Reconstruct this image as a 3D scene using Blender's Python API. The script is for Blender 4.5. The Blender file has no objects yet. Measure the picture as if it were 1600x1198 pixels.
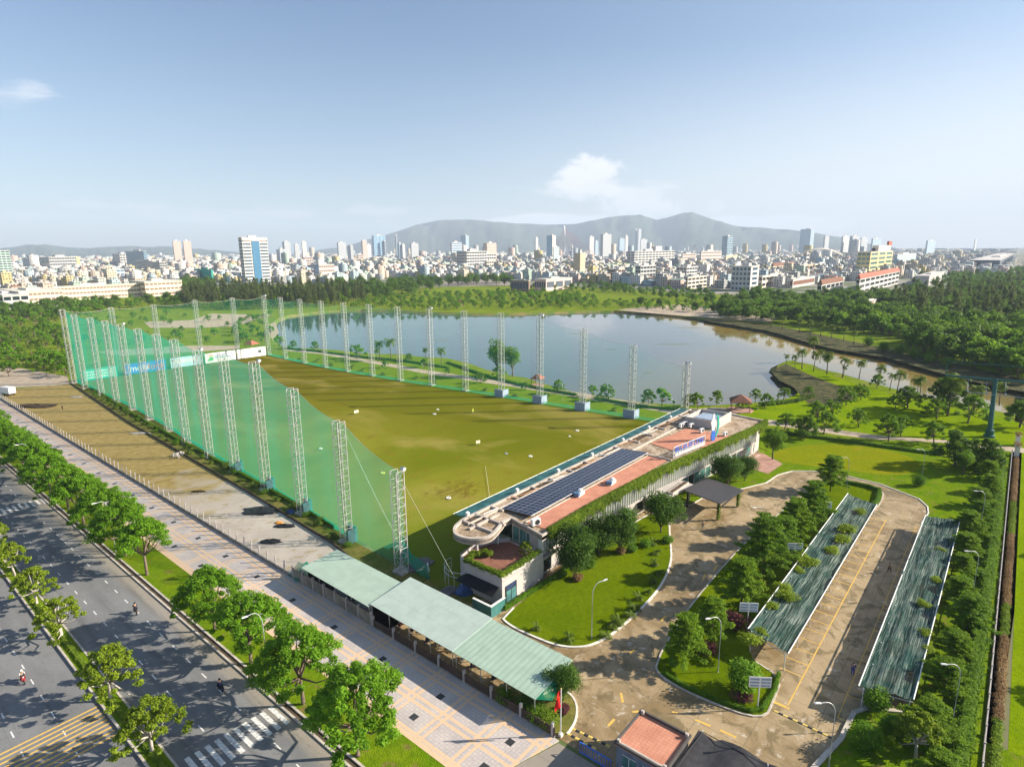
import bpy, bmesh, math, random
import numpy as np
from mathutils import Vector, Matrix
from mathutils.geometry import tessellate_polygon
PI = math.pi
S = bpy.context.scene
C = S.collection
# ---------------- camera, world, sun, exposure ----------------
CAMH = 50.0; FPX = 950.0; PITCH = math.radians(12.41); ROLL = math.radians(0.5); YAW = math.radians(39.9)
_f = Vector((math.cos(YAW)*math.cos(PITCH), math.sin(YAW)*math.cos(PITCH), -math.sin(PITCH)))
_r0 = Vector((math.sin(YAW), -math.cos(YAW), 0)); _u0 = _r0.cross(_f)
_r = _r0*math.cos(ROLL) - _u0*math.sin(ROLL); _u = _u0*math.cos(ROLL) + _r0*math.sin(ROLL)
cam = bpy.data.cameras.new('camera'); co = bpy.data.objects.new('camera', cam); C.objects.link(co)
cam.sensor_width = 36; cam.lens = FPX/1600*36; cam.clip_end = 60000; cam.clip_start = 0.5
M = Matrix.Identity(4)
for i in range(3): M[i][0] = _r[i]; M[i][1] = _u[i]; M[i][2] = -_f[i]
M[0][3] = M[1][3] = 0; M[2][3] = CAMH
co.matrix_world = M; S.camera = co
def raydir(u, v): return (_f*FPX + _r*(u-800) - _u*(v-599)).normalized()
def G(u, v, z=0.0):
    """point of the site seen at pixel (u, v) of the 1600 px photo, at height z"""
    d = raydir(u, v); t = (z-CAMH)/d.z
    return (d.x*t, d.y*t)
def PX(X, Y, Z=0.0):
    v = Vector((X, Y, Z-CAMH)); d = v.dot(_f)
    return 800+FPX*v.dot(_r)/d, 599-FPX*v.dot(_u)/d, d
def HT(u, v, vt):
    """height of a thing standing at pixel (u, v) whose top is at row vt"""
    X, Y = G(u, v); lo, hi = 0.0, 400.0
    for _ in range(40):
        m = (lo+hi)/2
        if PX(X, Y, m)[1] > vt: lo = m
        else: hi = m
    return lo
S.view_settings.view_transform = 'Standard'; S.view_settings.look = 'None'
S.view_settings.gamma = 1.0; S.view_settings.use_curve_mapping = False
S.view_settings.exposure = 1.3
SUN_AZ = math.radians(-46.6); SUN_EL = math.radians(25)
sd = Vector((math.cos(SUN_AZ)*math.cos(SUN_EL), math.sin(SUN_AZ)*math.cos(SUN_EL), math.sin(SUN_EL)))
sl = bpy.data.lights.new('sun', 'SUN'); sl.energy = 5.0; sl.angle = math.radians(0.5); sl.color = (1.0, 0.9, 0.74)
so = bpy.data.objects.new('sun', sl); C.objects.link(so); so.rotation_euler = sd.to_track_quat('Z', 'Y').to_euler(); so.location = (0, 0, 200)

class SH:
    def __init__(s, tree): s.t = tree; s.N = tree.nodes; s.L = tree.links
    def node(s, ty, **k):
        n = s.N.new(ty)
        for a, b in k.items(): setattr(n, a, b)
        return n
    def put(s, sock, v):
        if isinstance(v, bpy.types.NodeSocket): s.L.new(v, sock)
        elif v is not None:
            if isinstance(v, (tuple, list)) and len(v) == 3 and sock.type == 'RGBA': v = (*v, 1)
            sock.default_value = v
    def m(s, op, a, b=None, c=None, clamp=False):
        n = s.node('ShaderNodeMath', operation=op, use_clamp=clamp)
        s.put(n.inputs[0], a)
        if b is not None: s.put(n.inputs[1], b)
        if c is not None: s.put(n.inputs[2], c)
        return n.outputs[0]
    def mix(s, f, a, b, blend='MIX'):
        n = s.node('ShaderNodeMix', data_type='RGBA', blend_type=blend)
        s.put(n.inputs[0], f); s.put(n.inputs[6], a); s.put(n.inputs[7], b)
        return n.outputs[2]
    def ss(s, x, a, b, lo=0.0, hi=1.0):
        n = s.node('ShaderNodeMapRange', interpolation_type='SMOOTHSTEP', clamp=True)
        for i, v in enumerate((x, a, b, lo, hi)): s.put(n.inputs[i], v)
        return n.outputs[0]
    def noise(s, scale, vec=None, detail=3.0, rough=0.55, dist=0.0):
        n = s.node('ShaderNodeTexNoise')
        if vec is not None: s.L.new(vec, n.inputs['Vector'])
        n.inputs['Scale'].default_value = scale; n.inputs['Detail'].default_value = detail
        n.inputs['Roughness'].default_value = rough; n.inputs['Distortion'].default_value = dist
        return n.outputs['Fac']
    def pos(s): return s.node('ShaderNodeNewGeometry').outputs['Position']
    def obj(s): return s.node('ShaderNodeTexCoord').outputs['Object']
    def xyz(s, v):
        n = s.node('ShaderNodeSeparateXYZ'); s.L.new(v, n.inputs[0]); return n.outputs
    def vec(s, x, y, z=0.0):
        n = s.node('ShaderNodeCombineXYZ')
        for i, v in enumerate((x, y, z)): s.put(n.inputs[i], v)
        return n.outputs[0]
    def scale(s, v, k):
        n = s.node('ShaderNodeVectorMath', operation='MULTIPLY'); s.L.new(v, n.inputs[0]); n.inputs[1].default_value = k; return n.outputs[0]
    def bsdf(s, color, rough=0.8, metal=0.0, bump=None, bdist=0.05, bstr=0.5, spec=None, alpha=None):
        n = s.node('ShaderNodeBsdfPrincipled'); s.put(n.inputs['Base Color'], color); s.put(n.inputs['Roughness'], rough)
        n.inputs['Metallic'].default_value = metal
        if spec is None and isinstance(rough, float) and rough >= .7: spec = .12
        if spec is not None: n.inputs['Specular IOR Level'].default_value = spec
        if alpha is not None: s.put(n.inputs['Alpha'], alpha)
        if bump is not None:
            b = s.node('ShaderNodeBump'); b.inputs['Strength'].default_value = bstr; b.inputs['Distance'].default_value = bdist
            s.L.new(bump, b.inputs['Height']); s.L.new(b.outputs[0], n.inputs['Normal'])
        return n.outputs[0]
    def line(s, x, period, width, off=0.0):
        """1 inside bands of the given width every period"""
        a = s.m('SUBTRACT', x, off-width/2); a = s.m('DIVIDE', a, period); a = s.m('FRACT', a)
        return s.m('LESS_THAN', a, width/period)
    def band(s, x, lo, hi): return s.m('MULTIPLY', s.m('GREATER_THAN', x, lo), s.m('LESS_THAN', x, hi))

w = bpy.data.worlds.new('World'); S.world = w; w.use_nodes = True
W = SH(w.node_tree); W.N.clear()
sky = W.node('ShaderNodeTexSky', sky_type='NISHITA', sun_disc=False, sun_elevation=SUN_EL, sun_rotation=math.radians(136.6))
sky.altitude = 0; sky.air_density = 1.0; sky.dust_density = 1.0; sky.ozone_density = 2.6
tc = W.node('ShaderNodeTexCoord').outputs['Generated']
X, Y, Z = W.xyz(tc)
azn = W.m('ARCTAN2', Y, X); eln = W.m('ARCSINE', Z)
def azel(u, v):
    d = raydir(u, v); return math.atan2(d.y, d.x), math.asin(d.z)
def cloud(u0, u1, v0, v1, ns, th, amp, seed, soft=0.35, stretch=1.0):
    """a patch of real sky cloud bounded by two directions"""
    a0, e0 = azel(u0, v1); a1, e1 = azel(u1, v0)
    ac, ec = (a0+a1)/2, (e0+e1)/2; sa, se = abs(a1-a0)/2, abs(e1-e0)/2
    x = W.m('DIVIDE', W.m('SUBTRACT', azn, ac), sa); y = W.m('DIVIDE', W.m('SUBTRACT', eln, ec), se)
    v = W.vec(W.m('MULTIPLY', azn, 1.0/stretch), eln, float(seed))
    n = W.noise(ns, v, 6, 0.6, 0.3)
    n = W.m('SUBTRACT', W.m('MULTIPLY', n, 1.9), .42); n2 = W.noise(ns*0.35, v, 2, 0.5)
    r = W.m('ADD', W.m('MULTIPLY', x, x), W.m('MULTIPLY', y, y))
    k = W.m('SUBTRACT', W.m('ADD', n, W.m('MULTIPLY', n2, 0.4)), W.m('MULTIPLY', r, 0.34))
    return W.m('MULTIPLY', W.ss(k, th, th+soft), amp)
cl = [cloud(-60, 95, 128, 165, 22, .5, .6, 3, .5, 2.6), cloud(50, 120, 120, 134, 30, .66, .3, 4, .5, 2.6),
      cloud(868, 968, 244, 290, 26, .22, .95, 7, .4), cloud(820, 1040, 276, 312, 26, .26, .9, 7, .45, 1.8),
      cloud(920, 1060, 290, 350, 24, .28, .75, 9, .45), cloud(1095, 1135, 302, 335, 30, .42, .4, 11, .3),
      cloud(780, 970, 336, 358, 30, .0, .9, 13, .4, 3.0), cloud(1085, 1310, 338, 366, 30, .0, .9, 15, .4, 3.0),
      cloud(80, 820, 314, 338, 40, .55, .28, 17, .3, 5.0), cloud(-50, 500, 330, 352, 40, .55, .25, 19, .3, 6.0)]
tot = cl[0]
for c in cl[1:]: tot = W.m('MAXIMUM', tot, c)
skt = W.mix(1.0, sky.outputs[0], (.90, .97, 1.03, 1), 'MULTIPLY')
_a, _e = azel(1700, 300); _b, _e2 = azel(500, 300)
veil = W.m('MULTIPLY', W.ss(eln, .36, .0), W.m('ADD', .17, W.m('MULTIPLY', W.ss(azn, _b, _a), .70)))
veil2 = W.m('MULTIPLY', W.ss(azn, _b, _a), .12)
skt = W.mix(W.m('MAXIMUM', veil, veil2), skt, (7.2, 7.2, 7.2, 1))
skc = W.mix(tot, skt, (7.4, 7.4, 7.6, 1))
bg = W.node('ShaderNodeBackground'); W.L.new(skc, bg.inputs[0]); bg.inputs[1].default_value = 0.0605
wo = W.node('ShaderNodeOutputWorld'); W.L.new(bg.outputs[0], wo.inputs[0])

# ---------------- helpers ----------------
MT = {}
def mat(name, build):
    m = bpy.data.materials.new(name); m.use_nodes = True; t = m.node_tree; t.nodes.clear(); s = SH(t)
    o = s.node('ShaderNodeOutputMaterial'); r = build(s); s.L.new(r, o.inputs[0]); MT[name] = m; return m
def plain(name, col, rough=0.7, metal=0.0, var=0.12, ns=1.5, bump=0.0):
    """a paint / stone / metal with uneven tone"""
    def b(s):
        n = s.noise(ns, s.obj(), 4); n2 = s.noise(ns*9, s.obj(), 2)
        f = s.m('ADD', s.m('MULTIPLY', n, 0.7), s.m('MULTIPLY', n2, 0.3))
        dk = tuple(c*(1-var*1.6) for c in col); lt = tuple(min(1, c*(1+var)) for c in col)
        return s.bsdf(s.mix(s.ss(f, .3, .7), dk, lt), rough, metal, n2 if bump else None, 0.02, bump)
    return mat(name, b)
def tag(o, label=None, cat=None, group=None, kind=None):
    if label: o['label'] = label
    if cat: o['category'] = cat
    if group: o['group'] = group
    if kind: o['kind'] = kind
    return o
def thing(name, label, cat, loc=(0, 0, 0), rz=0.0, group=None, sc=None):
    o = bpy.data.objects.new(name, None); C.objects.link(o); o.empty_display_size = 0.3
    o.location = (loc[0], loc[1], loc[2] if len(loc) > 2 else 0.0); o.rotation_euler = (0, 0, rz)
    if sc: o.scale = (sc, sc, sc) if not isinstance(sc, tuple) else sc
    return tag(o, label, cat, group)
def place(name, me, parent=None, loc=None, rz=0.0):
    o = bpy.data.objects.new(name, me); C.objects.link(o)
    if parent: o.parent = parent
    if loc: o.location = (loc[0], loc[1], loc[2] if len(loc) > 2 else 0.0)
    if rz: o.rotation_euler = (0, 0, rz)
    return o
def copy_tree(o, parent=None):
    c = o.copy(); C.objects.link(c); c.parent = parent
    for ch in o.children: copy_tree(ch, c)
    return c
def gm(m):
    return MT[m] if isinstance(m, str) else m
class MB:
    def __init__(s): s.v = []; s.f = []; s.mi = []; s.uv = []; s.cur = 0
    def add(s, vs, fs):
        b = len(s.v); s.v += [tuple(p) for p in vs]
        for f in fs: s.f.append(tuple(i+b for i in f)); s.mi.append(s.cur)
        return s
    def box(s, x0, x1, y0, y1, z0, z1):
        return s.add([(x0,y0,z0),(x1,y0,z0),(x1,y1,z0),(x0,y1,z0),(x0,y0,z1),(x1,y0,z1),(x1,y1,z1),(x0,y1,z1)],
                     [(0,3,2,1),(4,5,6,7),(0,1,5,4),(1,2,6,5),(2,3,7,6),(3,0,4,7)])
    def obox(s, c, sz, rz=0.0, rx=0.0, ry=0.0):
        R = Matrix.Rotation(rz, 3, 'Z') @ Matrix.Rotation(ry, 3, 'Y') @ Matrix.Rotation(rx, 3, 'X')
        P = [Vector(c) + R @ Vector((sx*sz[0]/2, sy*sz[1]/2, q*sz[2]/2)) for q in (-1, 1) for sx, sy in ((-1,-1),(1,-1),(1,1),(-1,1))]
        return s.add(P, [(0,3,2,1),(4,5,6,7),(0,1,5,4),(1,2,6,5),(2,3,7,6),(3,0,4,7)])
    def tube(s, pts, rad, n=6, cap=True):
        pts = [Vector(p) for p in pts]; rad = rad if isinstance(rad, (list, tuple)) else [rad]*len(pts); V = []
        for i, p in enumerate(pts):
            d = (pts[min(i+1, len(pts)-1)] - pts[max(i-1, 0)]).normalized()
            a = d.cross(Vector((0, 0, 1)));  a = a.normalized() if a.length > 1e-3 else Vector((1, 0, 0))
            b = d.cross(a)
            for k in range(n): V.append(p + (a*math.cos(2*PI*k/n) + b*math.sin(2*PI*k/n))*rad[i])
        F = [(i*n+k, i*n+(k+1) % n, (i+1)*n+(k+1) % n, (i+1)*n+k) for i in range(len(pts)-1) for k in range(n)]
        if cap: F += [tuple(range(n-1, -1, -1)), tuple((len(pts)-1)*n+k for k in range(n))]
        return s.add(V, F)
    def prism(s, poly, z0, z1):
        n = len(poly); V = [(p[0], p[1], z0) for p in poly] + [(p[0], p[1], z1) for p in poly]
        tri = tessellate_polygon([[Vector((p[0], p[1], 0)) for p in poly]])
        F = [(i, (i+1) % n, n+(i+1) % n, n+i) for i in range(n)] + [tuple(n+i for i in t) for t in tri] + [tuple(reversed(t)) for t in tri]
        return s.add(V, F)
    def sheet(s, poly, z, holes=()):
        allp = [[Vector((p[0], p[1], 0)) for p in poly]] + [[Vector((p[0], p[1], 0)) for p in h] for h in holes]
        tri = tessellate_polygon(allp); V = [(p.x, p.y, z) for L in allp for p in L]; F = []
        for a, b, c in tri:
            A, B, Cc = V[a], V[b], V[c]
            cr = (B[0]-A[0])*(Cc[1]-A[1])-(B[1]-A[1])*(Cc[0]-A[0])
            F.append((a, b, c) if cr > 0 else (a, c, b))
        return s.add(V, F)
    def lathe(s, prof, c=(0, 0, 0), n=12):
        V = [(c[0]+r*math.cos(2*PI*k/n), c[1]+r*math.sin(2*PI*k/n), c[2]+z) for r, z in prof for k in range(n)]
        F = [(i*n+k, i*n+(k+1) % n, (i+1)*n+(k+1) % n, (i+1)*n+k) for i in range(len(prof)-1) for k in range(n)]
        return s.add(V, F)
    def mesh(s, name, mats, smooth=False):
        me = bpy.data.meshes.new(name); me.from_pydata(s.v, [], s.f)
        for m in (mats if isinstance(mats, (list, tuple)) else [mats]): me.materials.append(gm(m))
        if any(s.mi): me.polygons.foreach_set('material_index', s.mi)
        if smooth: me.polygons.foreach_set('use_smooth', [True]*len(s.f))
        me.update(); return me
    def build(s, name, mats, parent=None, loc=None, rz=0.0, smooth=False):
        bm = s.mesh(name, mats, smooth)
        return place(name, bm, parent, loc, rz)
def recalc(me):
    b = bmesh.new(); b.from_mesh(me); bmesh.ops.recalc_face_normals(b, faces=b.faces); b.to_mesh(me); b.free(); return me
def npmesh(name, V, F, mats, smooth=False):
    """V (n,3), F (m,4) quads"""
    me = bpy.data.meshes.new(name); n, m = len(V), len(F); k = F.shape[1]
    me.vertices.add(n); me.vertices.foreach_set('co', np.asarray(V, np.float32).ravel())
    me.loops.add(m*k); me.loops.foreach_set('vertex_index', F.astype(np.int32).ravel())
    me.polygons.add(m); me.polygons.foreach_set('loop_start', np.arange(0, m*k, k, dtype=np.int32))
    try: me.polygons.foreach_set('loop_total', np.full(m, k, np.int32))
    except Exception: pass
    for mm in (mats if isinstance(mats, (list, tuple)) else [mats]): me.materials.append(gm(mm))
    if smooth: me.polygons.foreach_set('use_smooth', np.ones(m, bool))
    me.update(calc_edges=True); return me
ORD = ['first','second','third','fourth','fifth','sixth','seventh','eighth','ninth','tenth','eleventh','twelfth','thirteenth','fourteenth','fifteenth','sixteenth','seventeenth','eighteenth','nineteenth']
TENS = ['twent','thirt','fort','fift','sixt','sevent','eight','ninet']
def ordn(i):
    if i < 19: return ORD[i]
    i += 1
    if i >= 100: return ('hundred and ' if i < 200 else 'two hundred and ')*(i % 100 > 0) + (ordn(i % 100-1) if i % 100 else ('hundredth' if i < 200 else 'two-hundredth'))
    t = TENS[i//10-2]
    return t+'ieth' if i % 10 == 0 else t+'y-'+ORD[i % 10-1]
# ---------------- ground materials ----------------
def _grass(s, a, b, c=None, ns=0.08):
    p = s.pos(); n = s.noise(ns, p, 5, .6); n2 = s.noise(1.7, p, 3); n3 = s.noise(9.0, p, 2)
    col = s.mix(s.ss(n, .35, .65), a, b)
    if c: col = s.mix(s.ss(s.noise(ns*2.3, p, 4), .55, .72), col, c)
    col = s.mix(s.m('MULTIPLY', s.ss(n2, .35, .7), .45), col, tuple(x*.6 for x in a))
    return s.bsdf(col, .95, 0, n3, .12, .8, spec=0.0)
mat('grass_park', lambda s: _grass(s, (.13,.20,.012), (.19,.25,.02), (.27,.21,.09)))
mat('grass_lawn', lambda s: _grass(s, (.15,.24,.003), (.20,.28,.004), None, .15))
mat('grass_olive', lambda s: _grass(s, (.10,.155,.002), (.135,.185,.003), None, .12))
mat('grass_verge', lambda s: _grass(s, (.11,.20,.005), (.16,.23,.008), (.20,.16,.05), .3))
mat('grass_rough', lambda s: _grass(s, (.12,.15,.03), (.24,.20,.06), (.08,.12,.02), .35))
mat('grass_golden', lambda s: _grass(s, (.21,.23,.006), (.18,.22,.006), (.27,.24,.015), .12))
def _turf(s):
    p = s.pos(); x, y, z = s.xyz(p)
    v = s.scale(p, (.02, .035, 1)); n = s.noise(1.0, v, 5, .6, .6); n2 = s.noise(.25, p, 4, .6); n3 = s.noise(2.2, p, 3)
    col = s.mix(s.ss(n, .32, .68), (.125,.150,.006), (.24,.23,.026))
    col = s.mix(s.m('MULTIPLY', s.ss(n2, .5, .75), .6), col, (.20,.115,.02))
    col = s.mix(s.m('MULTIPLY', s.ss(s.m('ADD', y, s.m('MULTIPLY', n2, 120)), 190, 300), .65), col, (.17,.095,.02))
    col = s.mix(s.m('MULTIPLY', s.ss(s.m('ADD', x, s.m('MULTIPLY', n, 50)), 108, 155), .65), col, (.115,.115,.005))
    n4 = s.noise(.045, s.scale(p, (1, .55, 1)), 4, .55, .8); col = s.mix(s.m('MULTIPLY', s.ss(n4, .5, .68), .5), col, (.34,.27,.08))
    col = s.mix(s.m('MULTIPLY', s.ss(s.noise(.11, p, 4, .6), .56, .7), .55), col, (.13,.15,.008))
    col = s.mix(s.m('MULTIPLY', s.ss(s.m('ADD', x, s.m('MULTIPLY', n2, 18)), 100, 68), .6), col, (.12,.17,.012))  # greener to the left, the net's tint put into the turf colour
    # churned dark track near the tees
    dx = s.m('SUBTRACT', x, 86.0); dy = s.m('SUBTRACT', y, 88.0)
    r = s.m('ADD', s.m('MULTIPLY', s.m('MULTIPLY', dx, dx), .006), s.m('MULTIPLY', s.m('MULTIPLY', dy, dy), .013))
    t = s.m('SUBTRACT', s.noise(.35, s.scale(p, (1, 2.2, 1)), 5, .65, 1.0), s.m('MULTIPLY', r, .35))
    col = s.mix(s.m('MULTIPLY', s.ss(t, .38, .58), .6), col, (.11,.055,.012))
    col = s.mix(s.m('MULTIPLY', s.ss(n3, .4, .7), .25), col, (.08,.10,.01))
    return s.bsdf(col, .9, 0, s.noise(7, p, 2), .05, .5, spec=0.0)
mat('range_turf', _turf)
def _asph(s):
    p = s.pos(); x, y, z = s.xyz(p)
    n = s.noise(.12, s.scale(p, (3, .5, 1)), 4); n2 = s.noise(12, p, 3); n3 = s.noise(.6, p, 4)
    col = s.mix(s.ss(n, .3, .7), (.165,.168,.172), (.21,.212,.215))
    col = s.mix(s.m('MULTIPLY', s.ss(n3, .5, .75), .35), col, (.125,.122,.118))
    col = s.mix(s.m('MULTIPLY', s.ss(s.m('ADD', x, s.m('MULTIPLY', n3, 1.2)), 26.6, 28.3), .6), col, (.34,.29,.22))
    col = s.mix(s.m('MULTIPLY', s.band(n3, .497, .503), .6), col, (.05,.05,.05))
    ln = s.m('ABSOLUTE', s.m('SUBTRACT', s.m('FRACT', s.m('DIVIDE', s.m('SUBTRACT', x, 17.5), 3.75)), .5)); oil = s.noise(.5, s.scale(p, (2.2, .12, 1)), 4, .6)
    col = s.mix(s.m('MULTIPLY', s.m('MULTIPLY', s.ss(ln, .22, .0), s.ss(oil, .42, .65)), .45), col, (.085,.084,.083))
    pt = s.node('ShaderNodeTexVoronoi'); s.L.new(s.scale(p, (.16, .09, 1)), pt.inputs['Vector']); pt.inputs['Scale'].default_value = 1.0; pt.distance = 'CHEBYCHEV'
    col = s.mix(s.m('MULTIPLY', s.m('LESS_THAN', pt.outputs['Distance'], .10), .4), col, (.10,.098,.095))
    return s.bsdf(col, .85, 0, n2, .02, .5)
mat('asphalt', _asph)
def _pave(s):
    p = s.pos(); x, y, z = s.xyz(p)
    n = s.noise(.35, p, 4); n2 = s.noise(4, p, 3)
    base = s.mix(s.ss(n, .3, .7), (.44,.39,.37), (.54,.48,.45))
    cb = s.node('ShaderNodeTexChecker'); s.L.new(p, cb.inputs[0]); cb.inputs['Scale'].default_value = 2.5
    base = s.mix(s.m('MULTIPLY', cb.outputs[1], .16), base, (.30,.30,.34))
    g1 = s.m('MAXIMUM', s.line(x, .4, .05), s.line(y, .4, .05))
    base = s.mix(s.m('MULTIPLY', g1, .45), base, (.24,.22,.22))
    far = s.ss(y, 90, 160)
    o = None
    for off in (-.42, .42):
        a = s.m('MAXIMUM', s.line(x, 3.95, .36, 38.8+off), s.line(y, 5.2, .36, 42.7+off)); o = a if o is None else s.m('MAXIMUM', o, a)
    o = s.m('MAXIMUM', o, s.m('LESS_THAN', x, 35.0))
    base = s.mix(s.m('MULTIPLY', o, .8), base, (.68,.46,.27))
    base = s.mix(s.m('MULTIPLY', s.ss(n2, .55, .8), .4), base, (.22,.20,.18))
    base = s.mix(s.m('MULTIPLY', s.ss(n, .55, .75), .3), base, (.55,.47,.40))
    return s.bsdf(base, .75, 0, g1, -.01, .4)
mat('paving', _pave)
def _conc(s):
    p = s.pos(); x, y, z = s.xyz(p)
    n = s.noise(.13, p, 6, .65, .5); n2 = s.noise(.8, p, 5, .7, .3); n3 = s.noise(5, p, 3)
    col = s.mix(s.ss(n, .36, .62), (.22,.15,.065), (.37,.275,.155))
    col = s.mix(s.ss(n2, .56, .70), col, (.50,.43,.34))
    col = s.mix(s.m('MULTIPLY', s.ss(s.noise(.33, p, 6, .7, .8), .50, .60), .75), col, (.13,.095,.035))
    j = s.m('MAXIMUM', s.line(x, 5.0, .07, .8), s.line(y, 5.2, .07, .4))
    col = s.mix(s.m('MULTIPLY', j, .6), col, (.10,.085,.06))
    col = s.mix(s.m('MULTIPLY', s.ss(n3, .45, .75), .25), col, (.16,.13,.08))
    return s.bsdf(col, s.ss(n, .3, .7, .55, .9), 0, n3, .02, .4)
mat('stained_concrete', _conc)
def _lot(s):
    p = s.pos(); x, y, z = s.xyz(p)
    n = s.noise(.12, p, 5, .6, .4); n2 = s.noise(.6, p, 5, .65); n3 = s.noise(4, p, 3)
    dry = s.mix(s.ss(n2, .35, .65), (.30,.21,.07), (.40,.30,.11)); dry = s.mix(s.m('MULTIPLY', s.ss(n3, .4, .7), .4), dry, (.16,.13,.04))
    con = s.mix(s.ss(n, .3, .7), (.42,.36,.31), (.55,.48,.41)); con = s.mix(s.m('MULTIPLY', s.ss(n2, .5, .7), .5), con, (.30,.24,.17))
    f = s.ss(s.m('ADD', y, s.m('MULTIPLY', n, 90)), 160, 190)
    f = s.m('MAXIMUM', f, s.m('MULTIPLY', s.ss(n2, .58, .66), .8))
    return s.bsdf(s.mix(f, con, dry), .9, 0, n3, .05, .6)
mat('bare_lot', _lot)
mat('city_ground', lambda s: s.bsdf(s.mix(s.ss(s.noise(.02, s.pos(), 5), .42, .6), (.30,.28,.26), (.10,.13,.06)), .9))
mat('ground_base', lambda s: s.bsdf(s.mix(s.ss(s.noise(.01, s.pos(), 5), .40, .6), (.10,.14,.045), (.17,.16,.09)), .9))
mat('tan_path', lambda s: s.bsdf(s.mix(s.ss(s.noise(.4, s.pos(), 5), .3, .7), (.34,.27,.19), (.47,.39,.31)), .85, 0, s.noise(5, s.pos()), .02, .3))
mat('red_paving', lambda s: s.bsdf(s.mix(s.ss(s.noise(.8, s.pos(), 5), .3, .7), (.34,.19,.15), (.44,.27,.22)), .85, 0, s.noise(5, s.pos()), .02, .3))
mat('bank_earth_shade', lambda s: s.bsdf(s.mix(s.ss(s.noise(.35, s.pos(), 5, .65), .42, .62), (.035,.045,.012), (.10,.085,.035)), .95, 0, s.noise(1.2, s.pos(), 4), .4, .8))  # earth and grass, with the shade of a sunless slope in the colour
mat('bank_grass', lambda s: s.bsdf(s.mix(s.ss(s.noise(.15, s.pos(), 5, .65), .40, .62), (.10,.17,.025), (.24,.20,.07)), .95, 0, s.noise(1.2, s.pos(), 4), .3, .8))
def _water(s):
    p = s.pos(); x, y, z = s.xyz(p)
    n = s.noise(.02, p, 4, .5, 1.0)
    d_ = s.m('SUBTRACT', s.m('ADD', s.m('MULTIPLY', s.m('ADD', y, 5.0), .95), 272.0), s.m('ADD', x, s.m('MULTIPLY', n, 20))); silt = s.ss(d_, 62, 18)
    silt = s.m('MAXIMUM', silt, s.m('MULTIPLY', s.ss(y, 150, 100), .35))
    col = s.mix(silt, (.055,.078,.08), (.27,.19,.05))
    col = s.mix(s.m('MULTIPLY', s.ss(n, .5, .7), .3), col, (.10,.13,.11))
    r = s.noise(1.3, s.scale(p, (1, 1, 1)), 3, .6); r2 = s.noise(.15, p, 3)
    return s.bsdf(col, s.ss(r2, .4, .65, .03, .10), 0, r, .02, .12, spec=.6)
mat('lake_water', _water)
mat('white_marking', lambda s: s.bsdf(s.mix(s.ss(s.noise(3, s.pos(), 4), .45, .75), (.68,.68,.66), (.34,.33,.32)), .7))
mat('yellow_marking', lambda s: s.bsdf(s.mix(s.ss(s.noise(2.5, s.pos(), 4), .45, .8), (.66,.42,.10), (.45,.32,.15)), .7))
plain('kerb_stone', (.50,.45,.39), .8, 0, .2, .8, .2)
plain('dark_gutter', (.10,.075,.05), .9, 0, .3, .8, .2)
plain('kerb_white', (.70,.66,.60), .8, 0, .12, .8)
plain('black_paint', (.03,.03,.032), .6, 0, .2)

# ---------------- the setting ----------------
def sheet(name, poly, z, m, holes=(), kind='structure', parent=None):
    o = MB().sheet(poly, z, holes).build(name, m); tag(o, kind=kind); return o
def rect(x0, x1, y0, y1): return [(x0,y0),(x1,y0),(x1,y1),(x0,y1)]
def smooth(pts, it=2, closed=True):
    for _ in range(it):
        q = []; n = len(pts)
        for i in range(n if closed else n-1):
            a, b = pts[i], pts[(i+1) % n]
            q += [(a[0]*.75+b[0]*.25, a[1]*.75+b[1]*.25), (a[0]*.25+b[0]*.75, a[1]*.25+b[1]*.75)]
        if not closed: q = [pts[0]]+q+[pts[-1]]
        pts = q
    return pts
WL = -1.5
lake_px = [(447,497),(480,492),(530,487),(600,487),(650,490),(760,494),(850,491),(950,488),(985,490),(1050,496),(1100,504),(1150,514),(1200,522),(1255,538),(1300,550),(1350,558),(1389,566),(1448,583),(1500,597),(1560,611),(1640,625),
           (1640,664),(1560,646),(1500,634),(1455,626),(1389,608),(1330,591),(1290,578),(1255,567),(1228,564),(1197,579),(1215,592),(1238,602),(1243,613),(1230,622),(1204,629),(1150,634),(1100,637),(1050,635),(1003,632),(971,627),(920,621),(879,609),(853,602),(832,594),(809,591),(784,585),(763,580),(748,573),(719,566),(701,562),(663,561),(635,556),(577,556),(558,553),(523,549),(488,547),(458,546),(436,541),(431,525),(430,508)]
lake = [G(u, v, WL) for u, v in lake_px]
lake = smooth(lake, 1)
def offset_poly(P, d):
    n = len(P); A = sum(P[i][0]*P[(i+1) % n][1]-P[(i+1) % n][0]*P[i][1] for i in range(n)); sg = 1 if A > 0 else -1; out = []
    for i in range(n):
        a, b, c = Vector(P[i-1]), Vector(P[i]), Vector(P[(i+1) % n])
        t = ((b-a).normalized()+(c-b).normalized()); t = t.normalized() if t.length > 1e-6 else (c-b).normalized()
        dd = d(b) if callable(d) else d
        out.append((b.x+t.y*dd*sg, b.y-t.x*dd*sg))
    return out
def bankw(b):
    if b.x > 250 and b.y < 200 and (b.y > 60+(b.x-263)*.2 or b.x > 300): return 5.5 if PX(b.x, b.y)[1] < 560+(PX(b.x, b.y)[0]-1200)*.1 else 2.5
    if 218 < b.x < 285 and 55 < b.y < 84: return 6.5
    return 3.0
lake_out = offset_poly(lake, bankw)
BIG = 14000
gnd = [(-350, -BIG), (BIG, -BIG), (BIG, BIG), (-350, BIG)]
mb = MB().sheet(gnd, 0, [lake_out]); g0 = mb.build('ground', 'ground_base'); tag(g0, kind='structure')
n = len(lake); mb = MB()
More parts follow.
